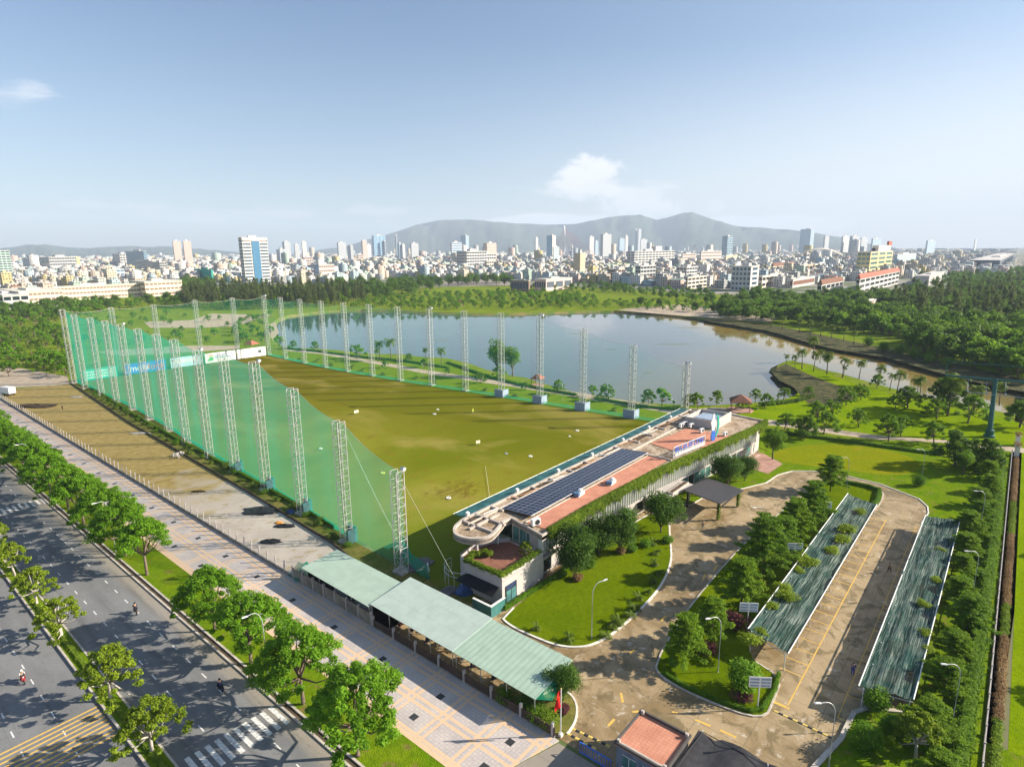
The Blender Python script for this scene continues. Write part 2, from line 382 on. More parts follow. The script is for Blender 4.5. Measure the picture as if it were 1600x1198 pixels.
mb.add([(p[0], p[1], 0) for p in lake_out]+[(p[0], p[1], WL-.3) for p in offset_poly(lake, -.6)], [(i, (i+1) % n, n+(i+1) % n, n+i) for i in range(n)])
bk = mb.build('lake_bank', ['bank_grass', 'bank_earth_shade'], smooth=True); recalc(bk.data); tag(bk, kind='structure')
for pl in bk.data.polygons:
    c = pl.center
    if c.x > 255 and c.y < 260: pl.material_index = 1
sheet('lake', offset_poly(lake, .4), WL, 'lake_water')
for i, (u, v, L, wd) in enumerate([(1052,538,11,1.0),(1078,512,9,1.0),(905,521,6,.9),(773,546,7,1.1),(1012,583,2.5,.6),(955,546,4,.5),(690,532,5,.7)]):
    x, y = G(u, v, WL); rg_ = random.Random(i); pts = []
    for k in range(18):
        a = k*PI/9; e1 = L*math.cos(a)*rg_.uniform(.75,1.1); e2 = wd*math.sin(a)*rg_.uniform(.4,1.2); pts.append((x+e1*math.sin(YAW)+e2*math.cos(YAW), y-e1*math.cos(YAW)+e2*math.sin(YAW)))
    o = MB().prism(pts, WL-.02, WL+.03).build('floating_weed', 'bank_grass'); tag(o, ['longest floating weed patch, in the right half of the lake','weed patch nearest the far right shore of the lake','small weed patch in the far middle of the lake','weed patch beside the leaning shore trees','small weed patch left of the grassy point','tiny weed speck in the middle of the lake','weed patch seen through the right net'][i], 'weed', 'weed patches on the lake')
# near park grass: everything this side of the lake and around it
sheet('city_ground', [G(-300,452), G(300,447), G(600,441), G(900,447), G(1150,460), G(1350,462), G(1900,440), (9000,-3500), (9000, 9500), (1500, 9500)], .012, 'city_ground')
park = [(44.5, -3), (240, -3), (700, -60), G(1350,466), G(1150,462), G(900,449), G(600,443), G(300,449), G(-200,470), (44.5, 640), (44.5, 277), (70, 277)]
sheet('park_grass', park, .008, 'grass_park', [offset_poly(lake_out, .05)])
sheet('right_lawn', [(40, -120), (300, -120), (300, -4.9), (40, -4.9)], .012, 'grass_lawn')
# road
YF = 1400
sheet('road', rect(-45, 28.3, 18, YF), .010, 'asphalt')
sheet('side_street', [(28.3, -60), (44, -60), (44, 30.9), (34.4, 34), (28.3, 34)], .014, 'asphalt')
mb = MB().box(28.3, 28.55, 34, YF, 0, .16).box(29.1, 29.35, 34, YF, 0, .16); o = mb.build('kerb', 'kerb_stone'); tag(o, kind='structure')
sheet('gutter', rect(28.55, 29.1, 34, YF), .016, 'dark_gutter')
mb = MB().prism(rect(29.35, 34.4, 34, YF), 0, .15); o = mb.build('verge', 'grass_verge'); tag(o, kind='structure')
mb = MB().prism([(34.4, 34), (44.2, 31), (44.2, 620), (34.4, 620)], 0, .14); o = mb.build('sidewalk', 'paving'); tag(o, kind='structure')
mb = MB().prism(rect(15.75, 17.35, -20, YF), 0, .2); o = mb.build('median_grass', 'grass_verge'); tag(o, kind='structure')
mb = MB().box(15.52, 15.75, -20, YF, 0, .24).box(17.35, 17.58, -20, YF, 0, .24); o = mb.build('median_kerb', 'kerb_stone'); tag(o, kind='structure')
mb = MB()
for X, y0 in ((25.25, 52.5), (21.3, 52.7), (11.7, 54.6), (8.1, 54.6)):
    y = y0-14*4.2 if X < 15 else y0-4.2*3
    while y < 420:
        if not (X > 20 and (y+1.4 > 54.6 and y < 59.6 or 149 < y+1 < 157)): mb.sheet(rect(X-.07, X+.07, y, y+1.3), .015)
        y += 4.22
for k in range(10): mb.sheet(rect(18.35+k*1.0, 18.85+k*1.0, 55.2, 59.0), .016)
for k in range(11): mb.sheet(rect(18.5+k*.94, 18.95+k*.94, 148.5, 152.5), .016)
o = mb.build('lane_markings', 'white_marking'); tag(o, kind='structure')
mb = MB()
for k in range(9): y = 67.9+k*.78; mb.sheet(rect(-12, 15.3, y, y+.25), .0165)
o = mb.build('rumble_markings', 'yellow_marking'); tag(o, kind='structure')
# tree grates in the pavement
mb = MB()
for k in range(24):
    for X in (36.8, 40.8):
        y = 34.8+k*10.4; mb.sheet(rect(X-.42, X+.42, y-.42, y+.42), .146)
o = mb.build('paving_grates', 'black_paint'); tag(o, kind='structure')
# the bare lot and the strip under the left masts
LW = [(52.6,74),(54.8,87),(56.9,118.3),(61.4,202.6),(68.1,281.9)]     # low wall line
sheet('bare_lot', [(44.9, 60), (52.6, 60)]+LW+[(50, 290), (44.9, 272)], .020, 'bare_lot')
RANGE = [(57.0,55),(57.5,71),(58.6,86),(60.2,103),(62,120),(63,136),(64,151),(65.4,167),(67,183),(68.6,201),(70,219),(70,248),(70.6,284),(88,288),(150.5,283),(149.5,250),(148.3,232),(149,200),(150.5,168),(153.5,136),(156,108),(159,80),(160,64)]
sheet('mast_strip', [(52.6, 60)]+LW+[(71, 286)]+[p for p in reversed(RANGE[:13])], .022, 'grass_rough')
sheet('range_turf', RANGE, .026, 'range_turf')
# far end of the range
sheet('plaza', [G(-40,640),G(0,612),G(20,606),G(110,601),G(105,588),G(60,580),G(0,570),G(-60,572)], .020, 'tan_path')
sheet('pink_court', [G(300,500),G(330,490),G(425,492),G(400,499),G(370,510),G(310,512),G(235,512),G(225,503)], .024, 'tan_path')
sheet('plaza_path', [G(190,556),G(300,550),G(372,545),G(375,540),G(300,540),G(190,546),G(150,550)], .024, 'tan_path')
sheet('shore_sand', [G(418,508),G(430,503),G(436,520),G(425,530),G(416,516)], .018, 'tan_path')
# strip between right masts and lake
lp = [(446,548),(500,553),(560,564),(620,575),(660,583),(700,589),(750,597),(800,604),(860,614),(910,622),(960,631),(1010,639),(1060,648),(1090,655)]
up = [(u+2, v-3.4-(u-446)*.0085) for u, v in lp]
sheet('lakeside_path', [G(*p) for p in lp]+[G(*p) for p in reversed(up)], .026, 'tan_path')
ls = [(440,541),(488,549),(560,556),(635,560),(701,567),(763,584),(809,595),(879,613),(971,631),(1050,640),(1150,639),(1212,634)]
sheet('lakeside_grass', [G(430,552), *[(p[0]+.8, p[1]) for p in reversed(RANGE[14:])][::-1], (166, 64), (185, 62), *[G(*p) for p in reversed(ls)]], .018, 'grass_verge')
# clubhouse side
sheet('compound_yard', [(44.3, 14), (28, 14), (28, -60), (64, -60), (64, 4), (135, 4), (150, 12), (150, 45), (162, 52), (162, 60), (57, 60), (52.6, 74), (44.9, 74)], .020, 'stained_concrete')
lawnA = [(57.2,50.4),(56.3,47.5),(56.5,43.5),(56.9,40.1),(58.6,37.6),(60.8,36.6),(63.6,36.1),(68.7,35.9),(76.3,36.2),(81.6,37.2),(86.7,38.8),(91,41),(94.4,42.8),(98,44.6),(101.7,46.5),(101.7,50.4)]
lawnA = smooth(lawnA, 2)
islB = [(61.4,28.7),(60.0,27.4),(59.5,24),(59.7,20.1),(60.2,17.0),(61.4,15.6),(63.5,15.7),(68.5,16.1),(70.0,20.8),(77.1,21.9),(127,22.4),(127.5,17.0),(134,16.4),(140.9,17.0),(142.3,19.5),(141.9,23.5),(140.0,27.2),(128.0,29.3),(115,30.5),(99.8,31.3),(83.9,31.0),(71.0,30.2)]
islB = smooth(islB, 1)
lawnC = [(109,45.5),(116,44.8),(124,40.5),(130.7,37.6),(137.2,37.1),(141.7,35.3),(144.6,31.6),(146.0,24.7),(145.3,18.3),(142.7,13.6),(140.9,10.6),(137.5,8.8),(134.0,8.3),(127.8,8.8),(127.8,2.8),(72.5,2.8),(72.5,-2.7),(189,-2.7),(187,11.3),(181.6,22.1),(172.5,34.8),(172,49.9),(172,60),(160.5,60),(152.7,44.2),(148,44.5),(122,49.5),(109,49.5)]
lawnD = [(50,-60),(71.9,-60),(71.9,2.8),(69,7.2),(67.6,8.0),(62.8,8.2),(58.2,9.2),(54,10),(50,12)]
plot = [(44.7,31.3),(45.5,30.9),(48,31.4),(50.2,33.0),(50.8,35.5),(48,36.4),(44.9,36.4)]
def island(name, poly, m, kerb='kerb_white', kw=.22, h=.15, gz=.12, skip=None):
    o = MB().prism(poly, 0, gz).build(name, m); recalc(o.data); tag(o, kind='structure')
    n = len(poly); inner = offset_poly(poly, -kw) if False else offset_poly(poly, kw); q = MB()
    for i in range(n):
        a, b, c, d = poly[i], poly[(i+1) % n], inner[(i+1) % n], inner[i]
        if skip and skip(((a[0]+b[0])/2, (a[1]+b[1])/2)): continue
        q.add([(a[0],a[1],0),(b[0],b[1],0),(c[0],c[1],0),(d[0],d[1],0),(a[0],a[1],h),(b[0],b[1],h),(c[0],c[1],h),(d[0],d[1],h)], [(4,5,6,7),(3,2,6,7),(0,1,5,4),(1,2,6,5),(0,3,7,4)])
    k = q.build(name+'_kerb', kerb); recalc(k.data); tag(k, kind='structure')
island('front_lawn', lawnA, 'grass_olive', skip=lambda p: p[1] > 50, kw=.3)
island('tree_island', islB, 'grass_olive', kerb='kerb_stone', skip=lambda p: p[0] > 70 and p[1] < 22.5 and p[0] < 127.6)  # grey instead of white kerb, its shade put into the colour
island('north_lawn', lawnC, 'grass_verge', skip=lambda p: p[1] < 8.2 or p[0] > 147)
island('gate_lawn', lawnD, 'grass_verge', kerb='kerb_stone', kw=.5, h=.3, skip=lambda p: p[0] < 51 or p[1] < 3)
island('corner_bed', smooth(plot, 2), 'grass_rough', skip=lambda p: p[0] < 45.5)
sheet('putting_green', smooth([(147,41.5),(155,43),(164,38),(171,29),(172,19),(166,13),(158,13),(151,18),(150,27),(147,35)], 2), .126, 'grass_golden')
sheet('red_paving', [(136.3,38.9),(145.2,38.3),(150,44.4),(148.2,46),(138.1,45.5)], .13, 'red_paving')
pth = [G(*p) for p in [(1186,663),(1215,665),(1300,678),(1380,688),(1470,695),(1560,703),(1640,712)]]
pth2 = [G(*p) for p in [(1640,704),(1560,696),(1470,687),(1380,681),(1300,670),(1215,657),(1192,655)]]
sheet('park_path', pth+pth2, .018, 'tan_path')
sheet('bright_lawn', [(p[0]+.3, p[1]) for p in reversed(pth2)]+[(250,-3),*[G(*q) for q in [(1640,672),(1560,652),(1500,640),(1455,632),(1389,614),(1330,597),(1290,583),(1255,573),(1228,569)]],(262,77),(242,68),(231,56),(212,56),(206,57),(190,66),(176,60)], .016, 'grass_lawn')
sheet('point_slope', [G(*q) for q in [(1203,579),(1228,568),(1262,584),(1300,599),(1338,612),(1334,624),(1290,634),(1262,630),(1250,617),(1240,605),(1217,594)]], .021, 'bank_earth_shade')
sheet('far_bank', [G(*q) for q in [(1640,619),(1560,605),(1500,591),(1448,577),(1389,560),(1350,553),(1300,545),(1255,533),(1200,517),(1150,509),(1100,501),(1100,497),(1150,501),(1200,507),(1260,518),(1300,527),(1350,537),(1400,548),(1450,559),(1500,570),(1560,583),(1640,600)]], .021, 'bank_earth_shade')  # flat strip, the slope's shade is only in its dark colour
sheet('shore_paving', [G(*q) for q in [(965,484),(1000,480),(1060,476),(1130,481),(1215,497),(1200,504),(1100,496),(1000,488)]], .014, 'tan_path')
sheet('distant_yard', [G(*q) for q in [(640,449),(680,439),(800,437),(810,446),(700,448)]], .02, 'asphalt')
sheet('lakeside_walk', [(173,66),(186,62),(189,66),(186,72),(170,80),(168,76)], .022, 'tan_path')
# distant mountains
def mountain(name, ridge_px, dist, label):
    """ridge given by the silhouette rows of the photo, built as a real hill mass at its distance"""
    rng = np.random.RandomState(5); P = []; us = np.linspace(ridge_px[0][0], ridge_px[-1][0], 150)
    vs = np.interp(us, [p[0] for p in ridge_px], [p[1] for p in ridge_px]) + np.interp(us, np.linspace(us[0], us[-1], 45), rng.uniform(-.9, .9, 45))
    rows = [(-.22, 0.0), (-.16, .25), (-.11, .5), (-.06, .74), (-.02, .95), (0, 1.0), (.05, .8), (.12, .45), (.2, 0)]
    V = []; nr = len(rows)
    for i, (u, v) in enumerate(zip(us, vs)):
        d = raydir(u, v); hd = Vector((d.x, d.y)).normalized(); e = d.z/math.hypot(d.x, d.y); top = max(CAMH+e*dist, 5)
        for j, (k, hh) in enumerate(rows):
            wob = rng.uniform(-.03, .03)*dist*(.3 if j in (0, 5) else 1)*.5+ (math.sin(i*.55+j*.8)*.012+math.sin(i*.23)*.018)*dist*(0 if j in (0, 5, nr-1) else 1)
            V.append((hd.x*(dist*(1+k)+wob), hd.y*(dist*(1+k)+wob), top*hh*(1 if j in (0,5) else 1+rng.uniform(-.05,.03)) - (30 if hh == 0 else 0)))
    F = [(i*nr+j, (i+1)*nr+j, (i+1)*nr+j+1, i*nr+j+1) for i in range(len(us)-1) for j in range(nr-1)]
    o = MB().add(V, F).build(name, 'mountain_forest', smooth=True); recalc(o.data); tag(o, label, kind='structure')
mat('mountain_forest', lambda s: s.bsdf(s.mix(s.ss(s.noise(.004, s.pos(), 6, .65), .4, .6), (.035,.055,.03), (.07,.085,.05)), .95))
mountain('hills', [(470,394),(540,385),(575,374),(620,362),(650,352),(690,344),(715,343),(760,345),(800,349),(850,351),(900,350),(925,345),(950,340),(970,337.5),(1000,336),(1012,340),(1025,344),(1050,337),(1065,332.5),(1080,331.5),(1095,337),(1115,344),(1150,353),(1200,357),(1250,361),(1290,366),(1340,377),(1400,388)], 11500, 'long blue mountain ridge behind the city')
mountain('hills', [(-120,392),(0,389),(20,386),(45,382.5),(70,382),(100,386),(140,388),(170,386),(210,385),(260,385.5),(300,388),(330,391),(380,394),(440,399)], 10500, 'low blue hills behind the city on the left')
# ---------------- vegetation ----------------
def leafmat(name, a, b, tr=.35, yl=None):
    def f(s):
        oi = s.node('ShaderNodeObjectInfo').outputs['Random']; p = s.obj()
        n = s.noise(1.1, p, 3); n2 = s.noise(14.0, p, 1)
        k = s.m('ADD', s.m('MULTIPLY', n, .6), s.m('MULTIPLY', n2, .4))
        c = s.mix(s.ss(k, .38, .62), a, b)
        if yl: c = s.mix(s.m('MULTIPLY', s.ss(n2, .55, .7), .5), c, yl)
        big = s.noise(.09, p, 3); c = s.mix(s.m('MULTIPLY', s.ss(big, .50, .62), .5), c, tuple(x*.5 for x in a)); c = s.mix(s.m('MULTIPLY', s.ss(big, .50, .38), .4), c, tuple(x*1.35 for x in b))
        c = s.mix(s.m('MULTIPLY', oi, .35), c, tuple(x*.62 for x in a))
        d = s.bsdf(c, .6, 0, spec=.12); t = s.node('ShaderNodeBsdfTranslucent'); s.put(t.inputs[0], s.mix(.5, c, tuple(x*1.5 for x in b)))
        m = s.node('ShaderNodeMixShader'); m.inputs[0].default_value = tr; s.L.new(d, m.inputs[1]); s.L.new(t.outputs[0], m.inputs[2]); return m.outputs[0]
    return mat(name, f)
leafmat('leaf_bright', (.10,.23,.010), (.18,.35,.02), .45, (.28,.40,.03))
leafmat('leaf_mid', (.10,.19,.012), (.16,.28,.022), .45)
leafmat('leaf_median', (.14,.22,.012), (.25,.33,.022), .4, (.30,.30,.03))
leafmat('leaf_dark', (.065,.135,.013), (.12,.21,.022), .42)
leafmat('leaf_lawn', (.04,.095,.012), (.09,.17,.018), .35)
leafmat('leaf_casuarina', (.06,.095,.026), (.12,.15,.04), .35)
leafmat('leaf_palm', (.07,.13,.015), (.14,.20,.022), .35, (.26,.25,.04))
leafmat('leaf_yellow', (.17,.26,.015), (.28,.36,.025), .4)
leafmat('leaf_flower', (.45,.26,.02), (.5,.33,.03), .3)
leafmat('leaf_hedge', (.085,.19,.01), (.15,.28,.018), .35)
leafmat('leaf_purple', (.10,.03,.04), (.16,.06,.06), .3)
leafmat('leaf_vine', (.12,.21,.015), (.22,.30,.025), .4)
leafmat('leaf_vine2', (.12,.22,.012), (.20,.32,.02), .45)
leafmat('leaf_dry', (.22,.13,.06), (.31,.21,.10), .3)
plain('bark', (.17,.13,.10), .95, 0, .25, 2.0, .5)
plain('bark_pale', (.42,.38,.33), .95, 0, .2, 2.0, .5)
def leaves(rng, cen, rad, n, size, up=.5, shell=.55, asp=.55):
    """n leaf faces spread through every blob of the crown"""
    cen = np.asarray(cen, float); rad = np.asarray(rad, float)
    if rad.ndim == 1: rad = np.stack([rad, rad, rad*.7], 1)
    k = np.repeat(np.arange(len(cen)), n); m = len(k)
    d = rng.normal(size=(m, 3)); d /= np.linalg.norm(d, axis=1)[:, None]
    r = shell + (1-shell)*rng.uniform(size=m)**.6; r *= rng.uniform(.75, 1.12, m)
    c = cen[k] + d*r[:, None]*rad[k]
    nr = d*.7 + rng.normal(size=(m, 3))*.55; nr[:, 2] += up; nr /= np.linalg.norm(nr, axis=1)[:, None]
    t = np.cross(nr, rng.normal(size=(m, 3))); t /= np.linalg.norm(t, axis=1)[:, None]; b = np.cross(nr, t)
    s = size*rng.uniform(.6, 1.35, m); a = t*s[:, None]*.5; b = b*(s*asp)[:, None]*.5
    V = np.stack([c-a, c-b*1.0+a*.1, c+a, c+b*1.0+a*.1], 1).reshape(-1, 3)
    return V
def crown_mesh(name, V, m): return npmesh(name, V, np.arange(len(V)).reshape(-1, 4), m)
def limbs(mb, rng, base, tips, r0, n=5):
    for t in tips:
        b = Vector(base); t = Vector(t); mid = b.lerp(t, .5) + Vector((rng.uniform(-.2,.2), rng.uniform(-.2,.2), -.12*(t-b).length))
        mb.tube([b, b.lerp(mid, .6), mid, t], [r0*.62, r0*.5, r0*.38, r0*.12], n)
def umbrella(seed, R=4.3, H=8.6, trunk=2.6, nb=46, npl=200, size=.3, leaf='leaf_bright', bark='bark', r0=.2, flat=.62, lean=.3, pad=(.55,1.05), shell=.5, depth=.42):
    """spreading street tree: forked trunk and a ragged crown of separate leaf pads"""
    rng = np.random.RandomState(seed); mb = MB(); lx, ly = rng.uniform(-lean, lean, 2)
    fork = (lx*.5, ly*.5, trunk); mb.tube([(0,0,-.1),(0,0,.25),(lx*.2,ly*.2,trunk*.5),fork], [r0*1.5,r0*1.1,r0,r0*.85], 8)
    cs = []; rs = []
    nl = rng.randint(4, 7); ang = rng.uniform(0, 6.28); lob = [(ang+i*6.28/nl+rng.uniform(-.4,.4), rng.uniform(.6, 1.2)) for i in range(nl)]; lz = rng.uniform(-.16, .05, nl)*H
    while len(cs) < nb:
        a = rng.uniform(0, 2*PI); q = rng.uniform()**.5; li = [math.exp(-((a-b+PI) % (2*PI)-PI)**2*3.6)*w for b, w in lob]; l = max(li); lh = lz[li.index(l)]*q
        rr = R*q*(.34+.78*l); top = H+lh-(rr/R)**2*(H-trunk)*flat; z = top - rng.uniform()**1.7*(H-trunk)*depth
        x, y = lx+rr*math.cos(a), ly+rr*math.sin(a)
        if any((x-c[0])**2+(y-c[1])**2+(z-c[2])**2 < .45 for c in cs) and rng.uniform() < .8: continue
        cs.append((x, y, z-.4)); rs.append(rng.uniform(*pad)*R/4.3)
    limbs(mb, rng, fork, [cs[i] for i in rng.permutation(nb)[:14]], r0*1.1)
    V = leaves(rng, cs, rs, npl, size, shell=shell)
    return (mb.mesh('trunk', bark, True), crown_mesh('crown', V, leaf))
def roundtree(seed, R=2.6, H=6.5, trunk=1.8, nb=30, npl=140, size=.3, leaf='leaf_mid', bark='bark', r0=.14, tall=1.0):
    rng = np.random.RandomState(seed); mb = MB(); mb.tube([(0,0,-.1),(.03,0,trunk*.6),(.08,.05,trunk+.6)], [r0*1.3,r0,r0*.8], 7)
    cz = (trunk+H)/2+.1; rz = (H-trunk)/2; cs = []; rs = []
    for i in range(nb):
        d = rng.normal(size=3); d /= np.linalg.norm(d); q = rng.uniform(.35, .9)*rng.uniform(.8,1.1)
        k = 1-.25*max(d[2],0) ; cs.append((d[0]*R*q*k*.9, d[1]*R*q*k*.9, cz+d[2]*rz*q*.85)); rs.append(rng.uniform(.28, .45)*R)
    limbs(mb, rng, (.08,.05,trunk+.4), [cs[i] for i in range(7)], r0)
    V = leaves(rng, cs, rs, npl, size)
    return (mb.mesh('trunk', bark, True), crown_mesh('crown', V, leaf))
def terminalia(seed, R=3.1, H=7.5, leaf='leaf_mid', tiers=7, npl=330, size=.25):
    """layered tree with horizontal tiers of small leaves round a thin straight stem"""
    rng = np.random.RandomState(seed); mb = MB(); mb.tube([(0,0,-.1),(0,0,H*.5),(.05,0,H*.96)], [.13,.1,.03], 7); cs = []; rs = []
    for t in range(tiers):
        z = H*(.26+.70*t/(tiers-1)); rt = R*(1-.66*(t/(tiers-1))**1.4)*rng.uniform(.85,1.1); nb = rng.randint(5, 8); a0 = rng.uniform(0, 6.3)
        for i in range(nb):
            a = a0+i*2*PI/nb+rng.uniform(-.3,.3); L = rt*rng.uniform(.7,1.1); mb.tube([(0,0,z-.15),(L*math.cos(a),L*math.sin(a),z+.15)], [.035,.01], 4, False)
            for q in (.3, .55, .8, 1.0): cs.append((L*q*math.cos(a), L*q*math.sin(a), z+.12*q+rng.uniform(-.08,.1))); rs.append((.5*R/2.8, .5*R/2.8, .22))
    V = leaves(rng, cs, np.array(rs), npl//3, size, up=.55, shell=.1)
    return (mb.mesh('trunk', 'bark', True), crown_mesh('crown', V, leaf))
def palm(seed, H=6.0, L=2.8, nf=16, leaf='leaf_palm', nseg=8, leafs=14):
    rng = np.random.RandomState(seed); mb = MB(); lx, ly = rng.uniform(-.5, .5, 2)
    mb.tube([(0,0,-.1),(lx*.2,ly*.2,H*.35),(lx*.6,ly*.6,H*.7),(lx,ly,H)], [.2,.14,.12,.13], 7)
    Q = []; top = np.array((lx, ly, H))
    for i in range(nf):
        a = i*2.399+rng.uniform(-.2,.2); el = rng.uniform(-.25, 1.15); Lf = L*rng.uniform(.85,1.1); pts = []; p = top.copy(); e = el
        for k in range(nseg+1):
            pts.append(p.copy()); p = p+np.array((math.cos(a)*math.cos(e), math.sin(a)*math.cos(e), math.sin(e)))*Lf/nseg; e -= (.22+.05*k)*(1.3-.3*el)*.8
        side = np.array((-math.sin(a), math.cos(a), 0.0))
        for k in range(leafs):
            f = (k+.6)/leafs; q = f*nseg; j = min(int(q), nseg-1); c = pts[j]+(pts[j+1]-pts[j])*(q-j); fw = (pts[j+1]-pts[j])/np.linalg.norm(pts[j+1]-pts[j])
            ll = L*.30*math.sin(PI*min(1, .18+.8*f))*1.0+.1
            for sgn in (-1, 1):
                tip = c+side*sgn*ll*.8+fw*ll*.45-np.array((0,0,ll*.42)); wdt = fw*Lf/leafs*.42
                Q += [c-wdt, c+wdt, tip+wdt*.25, tip-wdt*.25]
        for k in range(nseg): s2 = side*.03; Q += [pts[k]-s2, pts[k]+s2, pts[k+1]+s2*.6, pts[k+1]-s2*.6]
    V = np.array(Q)
    return (mb.mesh('trunk', 'bark', True), crown_mesh('fronds', V, leaf))
def casuarina(seed, H=14, R=2.6, n=2200, size=.55, leaf='leaf_casuarina'):
    rng = np.random.RandomState(seed); mb = MB(); mb.tube([(0,0,-.1),(.1,0,H*.5),(.2,.1,H*.95)], [.25,.15,.03], 6); cs = []; rs = []
    for i in range(34):
        f = rng.uniform()**.8; z = H*(.16+.84*f); rr = R*(1.05-.8*f)*rng.uniform(.3,1.0); a = rng.uniform(0, 6.3); cs.append((rr*math.cos(a), rr*math.sin(a), z)); rs.append((R*.34, R*.34, R*.55*(1.2-.5*f)))
    V = leaves(rng, cs, np.array(rs), n//34, size, up=.1, shell=.3, asp=.35)
    return (mb.mesh('trunk', 'bark', True), crown_mesh('crown', V, leaf))
def shrub(seed, R=1.0, H=1.2, n=900, size=.16, leaf='leaf_hedge'):
    rng = np.random.RandomState(seed); cs = []; rs = []
    for i in range(10):
        a = rng.uniform(0, 6.3); q = rng.uniform(0, .6)*R; cs.append((q*math.cos(a), q*math.sin(a), H*rng.uniform(.4,.62))); rs.append((R*.5, R*.5, H*.42))
    mb = MB().tube([(0,0,0),(0,0,H*.5)], [.06,.03], 5)
    return (mb.mesh('stem', 'bark', True), crown_mesh('foliage', leaves(rng, cs, np.array(rs), n//10, size), leaf))
TREES = {}
def proto(kind, seeds, fn, **k): TREES[kind] = [fn(s, **k) for s in seeds]
proto('street', (1,2,3,4,5), umbrella, R=4.9, H=9.6, trunk=3.3, npl=165, nb=130, size=.3, pad=(.35,.85), shell=.2, flat=.5, depth=.34)
proto('median', (11,12,13), umbrella, R=2.9, H=6.2, trunk=2.0, nb=75, npl=90, size=.29, pad=(.4,.85), shell=.2, depth=.55, leaf='leaf_median', bark='bark_pale', r0=.16)
proto('park', (21,22,23,24), umbrella, R=2.6, H=5.6, trunk=1.7, nb=40, npl=90, size=.3, pad=(.6,1.2), shell=.2, depth=.55, leaf='leaf_mid', r0=.13, lean=.5)
proto('parkdark', (31,32), umbrella, R=3.2, H=6.0, trunk=1.4, nb=60, npl=100, size=.32, pad=(.6,1.2), shell=.2, depth=.6, leaf='leaf_dark', r0=.2)
proto('round', (41,42,43), roundtree, npl=170, size=.28)
proto('rounddark', (44,45), roundtree, R=3.8, H=8.0, trunk=.5, nb=50, npl=200, size=.3, leaf='leaf_lawn')
proto('terminalia', (51,52,53), terminalia)
proto('terminalia_bright', (55,56,57), terminalia, leaf='leaf_vine2', R=3.2, H=7.0)
proto('palm', (61,62,63), palm)
proto('youngpalm', (65,66), palm, H=.7, L=1.5, nf=11, nseg=5, leafs=8)
proto('farpark', (71,72,73,74), umbrella, R=3.5, H=6.2, trunk=1.4, nb=22, npl=36, size=.75, leaf='leaf_bright', r0=.15)
proto('farmid', (75,76,77), roundtree, R=3.2, H=7.5, trunk=1.5, nb=16, npl=36, size=.8, leaf='leaf_mid')
proto('fardark', (78,79,80,81), roundtree, R=4.4, H=9, trunk=1.2, nb=26, npl=52, size=.8, leaf='leaf_dark', r0=.22)
proto('casuarina', (82,83,84), casuarina, H=14, R=2.8, n=900, size=.95)
proto('eucalyptus', (86,), roundtree, R=4.2, H=13.5, trunk=2.5, nb=30, npl=110, size=.5, leaf='leaf_mid', r0=.25)
proto('shrub', (91,92,93), shrub)
proto('bush', (94,95), shrub, R=1.7, H=2.6, n=3600, size=.2, leaf='leaf_hedge')
proto('yellowbush', (96,97), shrub, R=1.1, H=1.0, n=1200, size=.17, leaf='leaf_yellow')
proto('purplebush', (98,), shrub, R=.9, H=.8, n=700, size=.16, leaf='leaf_purple')
_rt = random.Random(77)
def tree(kind, loc, label, cat='tree', group=None, sc=1.0, name=None, rz=None, zs=1.0):
    tm, cm = TREES[kind][_rt.randrange(len(TREES[kind]))]
    t = thing(name or 'tree', label, cat, loc, _rt.uniform(0, 6.28) if rz is None else rz, group, (sc, sc, sc*zs))
    a = place(tm.name.split('.')[0], tm, t); b = place(cm.name.split('.')[0], cm, t); return t
def sortx(pts): return sorted(pts, key=lambda p: PX(p[0], p[1])[0])
def inpoly(x, y, P):
    c = False; n = len(P)
    for i in range(n):
        x1, y1 = P[i]; x2, y2 = P[i-1]
        if (y1 > y) != (y2 > y) and x < (x2-x1)*(y-y1)/(y2-y1)+x1: c = not c
    return c
def scatter(poly_px, n, sep, seed, avoid=()):
    """world points inside a region traced on the photo, kept apart by a real distance"""
    rg = random.Random(seed); out = []; us = [p[0] for p in poly_px]; vs = [p[1] for p in poly_px]; tries = 0
    while len(out) < n and tries < n*60:
        tries += 1; u, v = rg.uniform(min(us), max(us)), rg.uniform(min(vs), max(vs))
        if not inpoly(u, v, poly_px): continue
        x, y = G(u, v)
        if any((x-a)**2+(y-b)**2 < sep*sep for a, b in out[-400:]): continue
        if inpoly(x, y, lake_out): continue
        if any(inpoly(u, v, a) for a in avoid): continue
        out.append((x, y))
    return out
def merged(name, kind, pts, label, group=None, smin=.8, smax=1.25, seed=3):
    """countless trees as one mass"""
    rg = np.random.RandomState(seed); Vs = []; base = [np.empty(len(m[1].vertices)*3, np.float32) for m in TREES[kind]]
    for a, m in zip(base, TREES[kind]): m[1].vertices.foreach_get('co', a)
    for x, y in pts:
        v = base[rg.randint(len(base))].reshape(-1, 3); a = rg.uniform(0, 6.28); s = rg.uniform(smin, smax); ca, sa = math.cos(a)*s, math.sin(a)*s
        Vs.append(np.stack([v[:, 0]*ca-v[:, 1]*sa+x, v[:, 0]*sa+v[:, 1]*ca+y, v[:, 2]*s], 1))
    V = np.concatenate(Vs); me = crown_mesh(name, V, TREES[kind][0][1].materials[0]); o = place(name, me); return tag(o, label, 'trees', kind='stuff')
